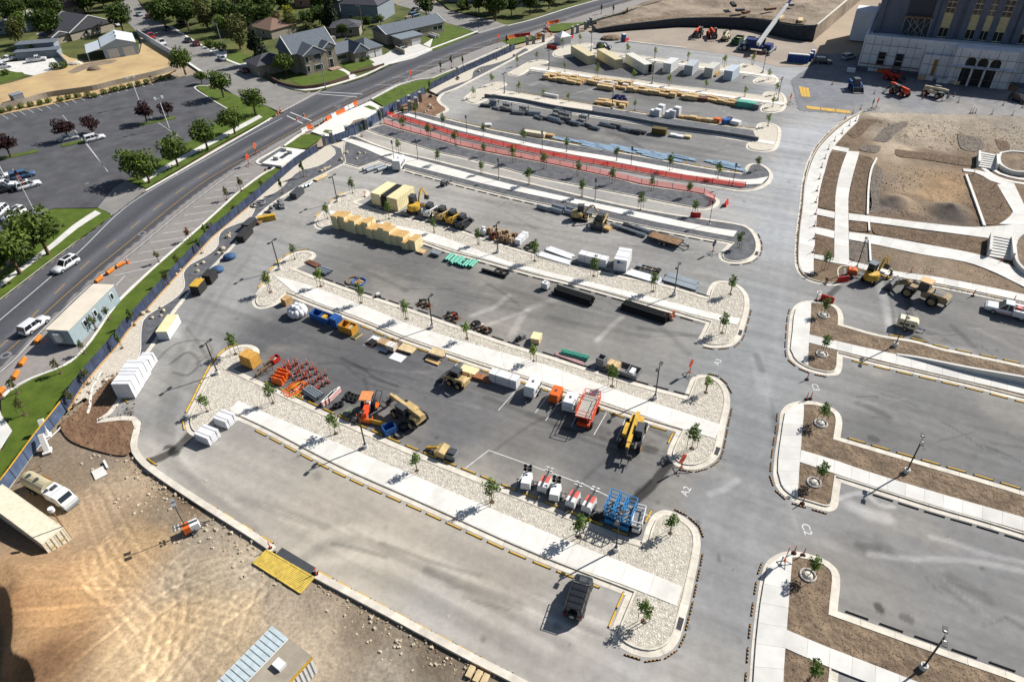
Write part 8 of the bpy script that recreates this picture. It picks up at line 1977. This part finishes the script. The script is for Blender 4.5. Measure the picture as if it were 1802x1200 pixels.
def block(t,x0,x1,y0,y1,h,roof,rh,wm,rm,axis='x',ov=.45,z=0.0,wins=(),doors=()):
 w_=link('wall',MB().use(wm).prism([(x0,y0),(x1,y0),(x1,y1),(x0,y1)],z-.1,z+h).mesh('wall'),t)
 X0,X1,Y0,Y1=x0-ov,x1+ov,y0-ov,y1+ov
 b=MB().use(rm);e,k=z+h,.12
 if roof=='flat':b.prism([(X0,Y0),(X1,Y0),(X1,Y1),(X0,Y1)],e+.002,e+.22)
 else:
  ins=(min(X1-X0,Y1-Y0)/2)if roof=='hip' else 0.0
  if axis=='x':R0,R1=(X0+ins,(Y0+Y1)/2),(X1-ins,(Y0+Y1)/2)
  else:R0,R1=((X0+X1)/2,Y0+ins),((X0+X1)/2,Y1-ins)
  lo=[(X0,Y0,e),(X1,Y0,e),(X1,Y1,e),(X0,Y1,e)];r0,r1=(*R0,e+rh),(*R1,e+rh)
  vs=lo+[r0,r1]+[(x,y,zz-.14)for x,y,zz in lo]
  fs=[(0,1,5,4),(1,2,5),(2,3,4,5),(3,0,4)]if axis=='x' else[(0,1,4),(1,2,5,4),(2,3,5),(3,0,4,5)]
  if axis=='x' and roof=='gable':pass
  b.add(vs,fs+[(0,6,7,1),(1,7,8,2),(2,8,9,3),(3,9,6,0),(9,8,7,6)])
 rf=link('roof',b.mesh('roof'),t)
 if roof=='gable':
  tr=MB().use(k_white)
  if axis=='x':ends=[((X0,Y0,e),r0,(X0,Y1,e)),((X1,Y0,e),r1,(X1,Y1,e))]
  else:ends=[((X0,Y0,e),r0,(X1,Y0,e)),((X0,Y1,e),r1,(X1,Y1,e))]
  for a,m_,c in ends:tr.bar(a,m_,.2,.22).bar(m_,c,.2,.22)
  link('barge_board',tr.mesh('barge_board'),rf)
  g=MB().use(wm)
  if axis=='y':g.add([(x0,y0-.3,e),(x1,y0-.3,e),((x0+x1)/2,y0-.3,e+rh*.88)],[(0,1,2)])
  else:g.add([(x0-.3,y0,e),(x0-.3,y1,e),(x0-.3,(y0+y1)/2,e+rh*.88)],[(0,2,1)])
  link('gable',g.mesh('gable'),t)
 for(x,zz,w,hh)in wins:
  f=link('window',MB().use(k_white).box((x,y0-.03,z+zz),(w+.24,.1,hh+.24)).mesh('window'),t);link('pane',MB().use(k_glass).box((x,y0-.07,z+zz+.12),(w,.06,hh)).mesh('pane'),f)
 for(x,w,hh)in doors:link('garage_door',MB().use(k_white).box((x,y0-.04,z),(w,.1,hh)).mesh('garage_door'),t)
def house(p,q,label,cat='house'):
 t=thing('house',label,cat,W(*p),heading(p,q));o,d=W(*p),(W(*q)-W(*p)).normalized()
 return t,lambda x,y:(W(x,y)-o).dot(d)
t,lx=house((541,133),(674,99),'large two-storey stone house with slate gables on the corner lawn');xa,xb,xc,xd,xe=lx(573,122),lx(592,115),lx(620,109),lx(647,104),lx(675,98)
block(t,0,xa,0,8,5.6,'gable',2.2,W_ST,R_SL,'y',wins=((xa*.62,.8,2.4,1.3),(xa*.62,3.4,2.4,1.7),(xa*.12,.8,.9,1.6),(xa*.12,3.4,.9,1.6)))
block(t,-1.5,xb+1,4,14,5.6,'gable',4.2,W_ST,R_SL,'x');block(t,xa+.6,xb,1.5,5,6,'gable',1.5,W_ST,R_SL,'y',wins=((xa+(xb-xa)*.55,.1,1.1,2.3),(xa+(xb-xa)*.55,3.4,1.1,1.3)))
block(t,xb,xc+2,3,10,3,'gable',2.2,W_ST,R_SL,'x',wins=((xb+2.6,1,3.2,1.3),));block(t,xc,xd,0,8,3,'gable',2.4,W_ST,R_SL,'y',wins=((xc+(xd-xc)*.6,.8,2.2,1.7),));block(t,xd-.5,xe,.8,11,2.9,'hip',2.2,W_ST,R_SL,'x',doors=((xd+(xe-xd)*.25,2.3,2.2),(xd+(xe-xd)*.74,2.3,2.2)))
block(t,-11,-1.5,9,17,3.2,'hip',2,W_ST,R_DK,'x');link('chimney',MB().use(W_ST).box((xc-1.5,9.5,3),(1.5,1.5,3.4)).mesh('chimney'),t)
link('porch_steps',MB().use(C('pinkish_paver',190,160,140)).box((xa+2,-1,0),(3.6,2.4,.4)).mesh('porch_steps'),t)
t,lx=house((683,80),(782,57),'long low ranch house with a grey roof beside the double driveway');xe=lx(782,57)
block(t,0,xe,0,9.5,3.4,'gable',1.9,W_ST,R_SL,'x',wins=[(xe*f,1.2,1.8,1.3)for f in(.3,.42,.54,.84,.93)]);block(t,1.5,9.5,-6.5,-.6,2.7,'flat',0,W_ST,C('grey_membrane',140,150,158),doors=((7,3.4,2.1),));link('chimney',MB().use(W_ST).box((xe*.55,6,4.6),(2.2,1,1.3)).mesh('chimney'),t)
for s in(0,1.5):link('stair_rail',MB().use(k_white).box((xe*.7+s,-2.5,0),(.2,4.5,.9)).mesh('stair_rail'),t)
t,lx=house((187,105),(245,96),'white metal barn with two roller doors and a lean-to','barn');xe=lx(245,96);m_tin=C('white_tin',226,234,240,.5,.04)
block(t,0,xe,0,13,3.8,'gable',1.8,C('barn_wall',186,204,222,.7,.04),m_tin,'y',ov=.25,doors=((xe*.27,3.2,2.9),(xe*.74,3.2,2.9)))
b=MB().use(m_tin);b.add([(-5,-.2,2.7),(-.1,-.2,3.6),(-.1,12,3.6),(-5,12,2.7),(-5,-.2,2.6),(-.1,-.2,3.5),(-.1,12,3.5),(-5,12,2.6)],[(0,1,2,3),(7,6,5,4),(0,4,5,1),(3,2,6,7),(0,3,7,4)]);link('lean_to_roof',b.mesh('lean_to_roof'),t)
for y in(0,6,11.8):link('post',MB().use(k_white).bar((-4.8,y,0),(-4.8,y,2.65),.18).mesh('post'),t)
for y in(3.5,8.5):link('roof_vent',MB().use(k_galv).cyl((xe/2,y,5.5),(xe/2,y,6.1),.3,n=8).mesh('roof_vent'),t)
t,lx=house((128,73),(203,52),'grey-brown gabled house behind the metal barn');xe=lx(203,52);block(t,0,xe,0,14,2.8,'gable',4,W_ST,R_DK,'y',wins=((xe*.35,.8,1.0,1.3),(xe*.6,.8,1.0,1.3)));block(t,-6,0,1,9,2.6,'gable',1.4,W_ST,R_DK,'y')
t,lx=house((31,107),(104,101),'low grey two-tier shed in the left yard','shed');xe=lx(104,101);block(t,0,xe,0,4,2.3,'flat',0,W_GR,R_SL);block(t,-.5,xe*.86,4.5,9,3.6,'flat',0,W_GR,R_SL)
for p,q,l,d,h,rf,rh,wm,rm,lab in(((603,38),(665,41),15,14,6,'hip',4.2,W_GR,R_DK,'tall grey house with a dark hipped roof behind the ranch house'),((572,24),(606,30),9,10,5.5,'gable',3,W_GR,R_SL,'pale grey gabled house left of the dark hipped roof'),((520,14),(566,12),10,10,6,'hip',2.5,C('pink_stucco',206,160,142),R_BR,'pink stucco house at the top edge'),((437,60),(480,70),14,11,3,'hip',2.2,W_ST,R_BR,'brown-roofed house behind the corner conifer'),((396,32),(446,30),12,9,3,'gable',1.8,W_ST,R_BR,'brown-roofed house behind the willow trees'),((583,66),(632,64),10,8,3,'hip',1.8,W_ST,R_DK,'small hip-roofed outbuilding behind the corner house'),((-10,62),(24,60),12,9,3,'gable',2,W_GR,R_SL,'grey house cut by the left edge'),((98,32),(138,26),11,9,3,'hip',2,W_ST,R_BR,'brown-roofed house behind the barn'),((28,45),(58,50),10,8,3,'gable',2,W_GR,C('pale_roof',190,186,172),'pale-roofed house among the left trees'),((884,18),(920,12),11,9,3,'hip',2,W_GR,R_SL,'grey house at the top edge beyond the side street'),((790,4),(850,6),14,9,3,'hip',2,W_GR,R_DK,'house half hidden by shrubs at the top edge'),((640,8),(700,12),12,9,3.2,'hip',2.2,W_ST,R_DK,'dark-roofed house at the top edge beside the driveway')):
 t,_=house(p,q,lab);block(t,0,l,0,d,h,rf,rh,wm,rm,'x' if rf=='hip' else 'y',wins=((l*.25,.9,1.2,1.3),(l*.7,.9,1.2,1.3)))
TK={'d':[big_tree('tree',50+i,L_dark,9,4.2,1500,size=.42)for i in range(3)],'m':[big_tree('tree',60+i,L_mid,7,3.4,1300,size=.34)for i in range(3)],'p':[big_tree('purple_tree',70+i,L_purple,5.2,2.9,900,.3,.3,'vase')for i in range(2)],'c':[big_tree('conifer_tree',80+i,L_conif,13,3.8,2600,size=.42,shape='conifer')for i in range(2)],'y':[big_tree('tree',90,L_yel,8.5,3,1100,.1,.36,'tall')],'o':[big_tree('tree',95+i,L_olive,8.5,3.8,1300,.15,.36,'tall')for i in range(2)],'b':[big_tree('tree',99,L_brown,5,3.6,900,.05,.34)],'s':[('shrub',[('crown',foliage(100+i,[(0,0,.7,1.0,1.0,.8),(.4,.2,.6,.7,.7,.6)],300,.18,L_mid,.6)),('trunk',MB().use(k_trunk).cyl((0,0,0),(0,0,.5),.08,n=5).mesh('trunk'))])for i in range(2)]}
def neigh(lst,group):
 r=rng(len(lst))
 for i,(k,x,y,s,d)in enumerate(lst):put(TK[k][i%len(TK[k])],d,'shrub' if k=='s' else 'tree',(x,y),rz=r.uniform(0,6),group=group,s=s)
neigh([('m',327,132,1.15,'broad dark tree at the car park exit'),('m',356,148,.55,'small round tree on the verge tip'),('m',394,172,1.05,'round tree on the corner verge'),('m',450,202,1.0,'round tree at the junction'),('m',414,236,.95,'verge tree left of the junction tree'),('m',366,264,1.0,'verge tree below the white lamp posts'),('m',314,293,1.05,'verge tree in the middle of the row'),('m',264,322,1.05,'right of the two verge trees by the driveway'),('m',244,316,1.0,'left of the two verge trees by the driveway'),('m',86,448,1.25,'broad tree above the driving white SUV'),('m',36,482,1.3,'broad tree at the left edge below the sidewalk'),('m',-20,505,1.3,'broad tree cut by the left edge'),('m',56,430,1.0,'tree behind the broad verge tree')],'verge trees along the street')
neigh([('p',260,217,1.0,'purple tree nearest the right lamp post'),('p',297,206,.75,'small purple tree right of the lamp post'),('p',122,247,1.0,'purple tree over the silver car'),('p',164,235,.85,'purple tree behind the white minivan'),('p',20,277,1.1,'purple tree at the left edge')],'purple trees of the car park')
neigh([('c',458,113,1.0,'tall dark conifer left of the corner house'),('m',505,134,.95,'round tree on the corner lawn'),('c',586,52,.95,'dark conifer behind the corner house'),('y',514,52,1.0,'bright yellow-green tree behind the corner house'),('d',545,52,.7,'dark tree right of the yellow tree'),('d',563,44,.75,'dark tree left of the conifer'),('o',546,66,.6,'low olive tree behind the slate roof'),('b',484,48,.9,'brown-leaved tree left of the yellow tree'),('d',447,32,.9,'dark tree behind the brown roof'),('c',470,28,.8,'slender conifer behind the brown roof'),('d',436,14,.9,'dark tree at the top edge by the brown roof'),('d',333,54,1.15,'big dark tree over the side street'),('m',293,32,.9,'smaller tree at the upper side street'),('o',367,54,1.15,'tall olive tree beside the big dark one'),('m',396,64,1.0,'tree beside the willow'),('o',424,88,1.2,'pale willow on the corner lot'),('d',218,58,1.1,'bright dark-green tree above the barn roof'),('d',93,78,1.35,'large dark tree left of the gabled house'),('o',36,78,1.0,'grey willow left of the large dark tree'),('d',14,38,1.2,'dark tree at the upper left'),('d',70,32,1.1,'second dark tree at the upper left'),('d',150,24,1.2,'dark tree behind the gabled house'),('d',120,14,1.0,'dark tree behind the brown roof at upper left'),('d',186,20,1.0,'dark tree at the upper end of the side street'),('d',85,36,1.0,'dark tree above the large one'),('d',751,34,1.0,'dark round tree at the second side street'),('d',872,38,1.15,'broad tree beyond the second side street'),('m',843,24,.85,'tree left of the broad one'),('c',820,17,.55,'slim conifer beyond the second side street'),('m',812,22,.6,'shrubby tree beyond the second side street'),('d',933,27,.9,'first dark tree along the upper street'),('d',966,17,.8,'second dark tree along the upper street'),('d',1000,6,.8,'third dark tree along the upper street'),('m',1020,2,.8,'fourth dark tree along the upper street'),('m',670,45,.55,'small tree by the dark hipped house'),('d',650,52,.5,'dark tree between the roofs'),('d',630,52,.5,'second dark tree between the roofs'),('m',662,8,.7,'pale tree at the top edge above the hipped roof'),('d',50,14,1.1,'dark tree at the top left edge'),('d',-10,30,1.1,'dark tree cut by the left edge'),('d',30,5,1.1,'second dark tree at the top left edge'),('d',100,2,1.0,'third dark tree at the top left edge'),('d',160,3,1.0,'fourth dark tree at the top left edge'),('d',310,8,1.0,'dark tree at the top edge over the side street'),('d',350,20,.9,'dark tree behind the olive one'),('d',400,12,1.0,'dark tree at the top edge above the brown roofs'),('d',500,20,.8,'dark tree left of the pink house'),('d',604,66,.5,'dark tree behind the outbuilding'),('d',280,12,.8,'dark tree at the top of the side street'),('d',900,28,.7,'tree by the grey house beyond the street'),('m',690,66,.45,'bushy tree left of the ranch house'),('m',480,122,.4,'low bushy tree at the corner'),('d',375,10,.9,'dark tree left of the top brown roof'),('m',60,98,.5,'bush behind the grey shed')],'neighbourhood trees')
_r=rng(31);fl_=[]
for bx0,by0,bx1,by1,n in((-60,-22,200,10,16),(0,20,110,62,7),(110,-5,215,25,6),(235,-25,520,8,18),(270,30,420,58,6),(430,20,610,60,11),(610,-20,720,2,6),(780,-20,1010,10,16),(820,20,880,34,4)):
 for _ in range(n):fl_.append((_r.choice('ddddmo'),_r.uniform(bx0,bx1),_r.uniform(by0,by1),_r.uniform(.7,1.25)))
neigh([(k,x,y,s,'%s background tree from the left among the houses'%nth(i))for i,(k,x,y,s)in enumerate(sorted(fl_,key=lambda v:v[1]))],'background trees')
for i,p in enumerate([(250,411),(10,625),(594,187),(716,136),(510,180),(860,73),(1000,33),(600,191)]):tag(link('manhole_cover',MB().use(k_grey).cyl((0,0,0),(0,0,.012),.85,n=20).use(k_steel).cyl((0,0,.012),(0,0,.016),.45,n=14).mesh('manhole_cover'),None,W(*p)),'%s pale-ringed manhole cover on the street'%nth(i),'manhole','manhole covers')
for p,q,d in(((1194,1096),(1190,1110),'nearest island'),((1260,793),(1256,803),'middle island'),((1301,585),(1298,594),'foam block island'),((1330,446),(1328,452),'entrance island'),((262,827),(268,831),'bent dirt kerb')):blocks('drain_grate','dark drain grate in the gutter of the '+d,'drain grate',p,q,[('frame',0,0,.0,1.3,.8,.06,k_steel)]+[('bar',0,-.3+.12*k,.06,1.2,.05,.02,k_black)for k in range(6)],'drain grates')
neigh([('s',x,y,.95,'%s clipped shrub from the left along the tan wall'%nth(i))for i,(x,y)in enumerate([(4,199),(20,195),(38,191),(55,188),(72,185),(87,181),(107,179),(121,175),(138,172),(155,170),(167,172),(183,166),(197,163),(205,161),(217,158),(231,155),(244,151),(259,148),(286,142),(299,139)])],'shrubs along the tan wall')
neigh([('s',374,84,1.5,'left clipped hedge by the maroon sedan'),('s',384,86,1.5,'middle clipped hedge by the maroon sedan'),('s',368,80,1.4,'upper clipped hedge by the maroon sedan'),('s',392,90,1.7,'dark hedge below the willow'),('s',640,108,.9,'left round shrub by the garage'),('s',647,105,.9,'right round shrub by the garage'),('s',668,70,1.3,'bright shrub left of the ranch garage'),('s',96,122,1.4,'shrub on the yard concrete'),('s',110,121,1.5,'dark shrub beside the metal fence'),('s',12,132,1.2,'shrub on the left lawn'),('s',1060,39,1.0,'shrub by the far gate'),('s',1075,39,.9,'second shrub by the far gate'),('s',1185,14,1.2,'shrub on the upper slope'),('s',1202,16,1.2,'second shrub on the upper slope'),('s',1249,8,1.2,'third shrub on the upper slope'),('s',1276,14,1.4,'fourth shrub on the upper slope'),('s',1313,20,1.2,'shrub above the dark wall')],'garden shrubs')
for p,d,h in(((573,157),'tall grey street light at the corner lawn',8),((640,60),'brown utility pole behind the corner house',9),((391,80),'street light over the side street',7)):
 t=thing('street_light',d,'street light',W(*p));link('pole',MB().use(k_oldw if 'utility' in d else k_galv).cyl((0,0,0),(0,0,h),.14,.1,8).mesh('pole'),t);link('arm',MB().use(k_galv).bar((0,0,h-.1),(-1.6,.5,h),.1).mesh('arm'),t)
# ---- long dark retaining wall, terrace and slopes of the north yard
def slope(name,top,bot,z,m):
 A_,B_=resample(path(top,z),n=24),resample(path(bot),n=24);b=MB().use(m)
 b.loft([[(*A_[k],z),(*B_[k],.1)]for k in range(25)],close=False,caps=False);b.f=[f[::-1]for f in b.f]
 o=link(name,b.mesh(name));o['kind']='structure'
m_dw=C('dark_block_wall',74,78,84,.9,.2,1.2,bump=.05,bscale=3)
P=path([(1050,57),(1083,54),(1150,49),(1200,47),(1315,51),(1392,68),(1431,72)]);n=len(P);b=MB().use(m_dw)
zs=[1.0+3.6*(i/(n-1))**1.1 for i in range(n)];B2=offset(P,.5,False)
b.loft([[(*P[i],-.1),(*P[i],zs[i]),(*B2[i],zs[i]),(*B2[i],-.1)]for i in range(n)]);tag(link('block_wall',b.mesh('block_wall')),'long dark block retaining wall behind the crane','wall')
P2=B2;far=[W2(p)for p in[(1050,40),(1083,30),(1150,5),(1200,-40),(1315,-60),(1450,-60),(1560,-40)]];A_,B_=resample(P2,n=20),resample(far,n=20);b=MB().use(mat('terrace_dirt',S(186,168,146),.95,.2,.08,bump=.3,bscale=.6,detail=9,rgb2=S(112,96,80)));Z_=np.interp(np.linspace(0,1,21),np.linspace(0,1,n),zs)
_A,_B=resample(P2,n=80),resample(far,n=80);_Z=np.interp(np.linspace(0,1,81),np.linspace(0,1,n),zs);rows_=[]
for k in range(81):
 f_=np.linspace(0,1,60);x_=_A[k][0]+(_B[k][0]-_A[k][0])*f_;y_=_A[k][1]+(_B[k][1]-_A[k][1])*f_
 h_=_Z[k]-.1+np.minimum(f_*8,1)*1.6*(vnoise(x_,y_,9,71,5)-.42);rows_.append(list(zip(x_,y_,h_)))
b.loft(rows_,close=False,caps=False);b.f=[f[::-1]for f in b.f];b.add([(*A_[20],-.3),(*B_[20],-.3),(*B_[20],Z_[20]+.6),(*A_[20],Z_[20]+.6)],[(0,1,2,3)]);b.use(m_conc).bar((*A_[20],Z_[20]),(*B_[20],Z_[20]+.4),.5,.5);o=link('upper_terrace',b.mesh('upper_terrace'));o['kind']='structure'
band=[(p[0],p[1])for p in A_];bq=offset(A_,4.0,False);b=MB().use(m_soil);b.loft([[(*A_[k],Z_[k]+.02),(*bq[k],Z_[k]+.3)]for k in range(20)],close=False,caps=False);b.f=[f[::-1]for f in b.f];o=link('soil_band',b.mesh('soil_band'));o['kind']='structure'
for i,(x,y,l,m)in enumerate(((1302,20,3,k_steel),(1355,18,4,k_oldw),(1312,24,3,k_rust),(1372,34,4,k_wood2),(1408,38,4,k_wood2),(1290,10,5,k_black),(1390,10,3,k_grey))):p_=W(x,y,4.4);blocks('yard_stack','%s material stack on the upper dirt terrace'%nth(i),'stack',(1300,40),None,[('board',0,0,.25*k,l,1.4,.22,m)for k in range(3)],'stacks on the upper terrace',4.4,.3*i).location=p_
sheet('yard_dirt',[(1060,60),(1100,56),(1200,49),(1315,54),(1392,72),(1432,76),(1445,100),(1420,118),(1370,118),(1290,98),(1200,86),(1100,72),(1065,71)],.03,mat('yard_dirt',S(186,170,152),.95,.16,.12,bump=.05,bscale=2,rgb2=S(160,148,136)),smooth=False)
kerb_line([(1103,73),(1150,79),(1206,85)],.5,0,.15,m_conc);tag(link('dirt_mound',MB().use(m_soil).ball((0,0,0),2.6,12,6,(1.5,1,.45)).mesh('dirt_mound'),None,W(1076,69)),'brown soil mound beside the lone portable toilet','mound')
wall_line([(853,172),(907,178.5),(983,193),(1043,202),(1100,211),(1169,224),(1275,239),(1334,249)],.3,0,.95,C('grey_wall',120,124,130,.9,.12,1),'retaining_wall','long grey retaining wall between the steel row and the gravel slope','wall')
slope('gravel_slope',[(862,165),(907,173),(983,187),(1043,196.5)],[(880,160),(917,166),(990,178),(1042,187)],.85,m_dgravel);slope('mulch_slope',[(1043,196.5),(1100,205.5),(1169,218),(1275,233),(1330,242)],[(1042,187),(1080,193),(1151,205),(1258,221),(1325,230)],.85,m_mulch)
for i,q in enumerate((((1405,153),(1423,156),(1426,172),(1410,171)),((1418,187),(1497,196),(1497,201),(1418,192)))):
 P=[W(*v)for v in q];o=P[0];t=thing('yellow_mat',('square yellow mat at the gravel road corner','long yellow mat across the plaza road')[i],'mat',o);nn=3
 for k in range(nn):
  a,c_=P[0].lerp(P[1],(k+.03)/nn)-o,P[0].lerp(P[1],(k+.97)/nn)-o;d_,e_=P[3].lerp(P[2],(k+.97)/nn)-o,P[3].lerp(P[2],(k+.03)/nn)-o
  link('mat_panel',MB().use(k_yellow).prism([(v.x,v.y)for v in(a,c_,d_,e_)],.01,.1).mesh('mat_panel'),t)
# ---- temple under construction
O_,Q_=W(1507,122),W(1664,139);rz=math.atan2((Q_-O_).y,(Q_-O_).x);t=thing('temple','pale stone temple under construction with tall window bays and arched entrance','temple',O_,rz)
X_=(Q_-O_).normalized();Y_=Vector((-X_.y,X_.x,0))
def onp(px,py,sb):
 d=(W(px,py)-Vector((0,0,CAM_H))).normalized();c_=Vector((0,0,CAM_H));k=(O_+Y_*sb-c_).dot(Y_)/d.dot(Y_);q=c_+d*k;return(q-O_).dot(X_),q.z
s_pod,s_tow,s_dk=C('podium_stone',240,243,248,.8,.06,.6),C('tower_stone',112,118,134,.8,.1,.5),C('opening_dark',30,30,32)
def pb(nm,x,y,z,l,w,h,m,par=None):return link(nm,MB().use(m).box((x,y,z),(l,w,h)).mesh(nm),par or t)
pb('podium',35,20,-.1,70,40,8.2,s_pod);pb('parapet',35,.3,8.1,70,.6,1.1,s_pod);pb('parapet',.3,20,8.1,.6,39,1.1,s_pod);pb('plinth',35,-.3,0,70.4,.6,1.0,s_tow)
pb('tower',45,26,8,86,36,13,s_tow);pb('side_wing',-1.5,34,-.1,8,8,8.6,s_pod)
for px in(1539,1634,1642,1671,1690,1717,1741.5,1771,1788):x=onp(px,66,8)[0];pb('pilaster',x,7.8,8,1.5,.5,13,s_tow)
for a,c_ in((1648,1665),(1696,1714),(1720,1738),(1745,1765),(1794,1812)):
 x0,x1=onp(a,66,8)[0],onp(c_,66,8)[0];xm,w_=(x0+x1)/2,(x1-x0)
 f=pb('window',xm,7.95,8.4,w_,.3,12,k_cream)
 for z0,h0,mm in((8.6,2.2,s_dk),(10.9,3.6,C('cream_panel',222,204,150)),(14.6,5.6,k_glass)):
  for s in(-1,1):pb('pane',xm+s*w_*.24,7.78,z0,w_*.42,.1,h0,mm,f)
 for z0 in(12.2,15.8,17.2,18.6):pb('glazing_bar',xm,7.72,z0,w_,.08,.14,k_cream,f)
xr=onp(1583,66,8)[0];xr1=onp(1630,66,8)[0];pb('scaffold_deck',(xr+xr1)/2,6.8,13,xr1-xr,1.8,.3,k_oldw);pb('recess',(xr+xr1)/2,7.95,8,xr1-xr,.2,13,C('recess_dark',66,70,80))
for k in range(5):
 x=xr+(xr1-xr)*k/4;link('scaffold_brace',MB().use(k_galv).bar((x,6.2,8),(x,6.2,13),.1).bar((x,6.2,8),(xr+(xr1-xr)*((k+2)%5)/4,6.2,13),.08).mesh('scaffold_brace'),t)
for px in(1550,1582):
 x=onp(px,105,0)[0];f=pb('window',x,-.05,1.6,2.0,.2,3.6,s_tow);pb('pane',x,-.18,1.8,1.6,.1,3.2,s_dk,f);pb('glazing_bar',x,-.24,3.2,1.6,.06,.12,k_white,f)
x0,x1,x2=onp(1616,132,-2)[0],onp(1666,139,-2)[0],onp(1775,146,-2)[0]
pb('entrance_bay',(x0+x1)/2,-1,-.1,x1-x0,2,6.2,s_pod);e=pb('entrance_block',(x1+x2)/2,-2,-.1,x2-x1,4,9.2,s_pod);pb('balcony',(x1+x2)/2,-4.5,4.6,x2-x1+1,1.4,.25,s_pod)
for px in(1705,1727,1750):
 x=onp(px,120,-4)[0];b=MB().use(s_dk);pr=[(x+1.15*math.cos(a),6.0+1.15*math.sin(a))for a in np.linspace(0,PI,11)]+[(x-1.15,5.0),(x+1.15,5.0)];b.profile(pr,-4.06,-3.9)
 f=link('arched_window',b.mesh('arched_window'),t);rg=MB().use(k_white)
 for k in range(10):rg.bar((x+1.35*math.cos(PI*k/10),-4.1,6+1.35*math.sin(PI*k/10)),(x+1.35*math.cos(PI*(k+1)/10),-4.1,6+1.35*math.sin(PI*(k+1)/10)),.3,.3)
 link('arch_trim',rg.mesh('arch_trim'),f)
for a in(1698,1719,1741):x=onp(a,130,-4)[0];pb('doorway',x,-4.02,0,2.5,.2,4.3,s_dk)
for a in(1687,1708,1731,1753):x=onp(a,130,-4)[0];link('column',MB().use(s_pod).cyl((x,-4.35,0),(x,-4.35,4.6),.26,n=10).mesh('column'),t)
x=onp(1649,105,-2)[0];pb('door_panel',x,-2.03,1,.9,.1,4.2,C('door_ochre',170,130,60))
t=thing('scaffold','thin steel scaffold standing in front of the temple podium','scaffold',O_-Y_*1.6,rz)
for k in range(22):
 x=.5+k*2.1;y=-0.2 if x<x0-1 else-4.2;link('standard',MB().use(k_steel).bar((x,y,0),(x,y,9.6 if k%2 else 8.6),.1).mesh('standard'),t)
for z in(2.2,4.8,7.4):link('ledger',MB().use(k_steel).bar((.5,-.2,z),(x0-1,-.2,z),.09).mesh('ledger'),t);link('ledger',MB().use(k_steel).bar((x0,-4.2,z),(45,-4.2,z),.09).mesh('ledger'),t)
link('plank_deck',MB().use(k_oldw).box((x0/2,-.2,2.2),(x0-1,.8,.08)).mesh('plank_deck'),t)
for i,(x,y,m,s)in enumerate(((1535,125,k_wrap,1.4),(1552,128,k_orange,1.2),(1621,140,k_wood2,1),(1634,141,k_wrap,1.2),(1657,146,k_wrap,1.5),(1680,148,k_wood2,1.2),(1700,148,k_wrap,1.3),(1732,150,k_wrap,1.3),(1740,152,k_galv,1.2),(1778,158,k_oldw,1.5),(1772,156,k_wood,1.2),(1795,152,k_wrap,1.2),(1497,127,k_wrap,1.2))):simple('site_pack','%s material pack from the first in the shade of the temple'%nth(i),'pack',(x,y),(x+9,y+1),1.8*s,1.4,.9,m,None,'material packs by the temple',2)
# ---- people
def person(p,q,label,vest,bend=0.0):
 t=thing('person',label,'person',W(*p),heading(p,q),'site workers');sk=C('skin',196,150,120)
 me=bpy.data.meshes.new('body');b=bend
 V=[(0,0,.95),(.1*b,0,1.15),(.35*b,0,1.42-.15*b),(.45*b,0,1.52-.18*b),(.5*b+.02,0,1.66-.2*b),(0,.1,.9),(.06,.12,.48),(0,.12,.07),(.12,.13,.04),(0,-.1,.9),(-.04,-.12,.48),(-.06,-.12,.07),(.06,-.13,.04),(.35*b,.19,1.4-.15*b),(.4*b+.05,.26,1.13-.1*b),(.5*b+.22,.2,.98-.05*b),(.35*b,-.19,1.4-.15*b),(.4*b+.05,-.26,1.13-.1*b),(.5*b+.22,-.2,.98-.05*b)]
 E=[(0,1),(1,2),(2,3),(3,4),(0,5),(5,6),(6,7),(7,8),(0,9),(9,10),(10,11),(11,12),(2,13),(13,14),(14,15),(2,16),(16,17),(17,18)]
 me.from_pydata(V,E,[]);o=link('body',me,t);md=o.modifiers.new('skin','SKIN');rad=[.15,.15,.16,.06,.1,.1,.075,.05,.05,.1,.075,.05,.05,.07,.055,.045,.07,.055,.045]
 for v,r_ in zip(me.skin_vertices[0].data,rad):v.radius=(r_,r_)
 me.skin_vertices[0].data[0].use_root=True;o.modifiers.new('smooth','SUBSURF').levels=1;me.materials.append(C('work_clothes',60,66,84))
 link('vest',MB().use(vest).cyl((0,0,1.0),(.36*b,0,1.46-.15*b),.2,.2,10).mesh('vest'),t);link('head',MB().use(sk).ball((.5*b+.03,0,1.66-.2*b),.11,8,6).mesh('head',True),t);link('hard_hat',MB().use(k_white).ball((.5*b+.02,0,1.71-.2*b),.14,10,5,(1.1,1,.8)).mesh('hard_hat',True),t)
m_hv=C('hi_vis_yellow',206,226,40);m_ho=C('hi_vis_orange',242,90,40)
person((1566,487),(1560,490),'worker in a yellow vest bending beside the wheel loader',m_hv,.8);person((1714,148),(1708,149),'worker in a lime vest by the temple doors',m_hv);person((1705,150),(1711,149),'worker in an orange vest by the temple doors',m_ho)
blocks('plate_compactor','small yellow plate compactor beside the bending worker','compactor',(1562,491),(1556,494),[('plate',0,0,0,.8,.5,.12,k_black),('engine',0,0,.12,.5,.4,.4,k_yellow),('handle',-.6,0,.6,.8,.4,.05,k_black)])
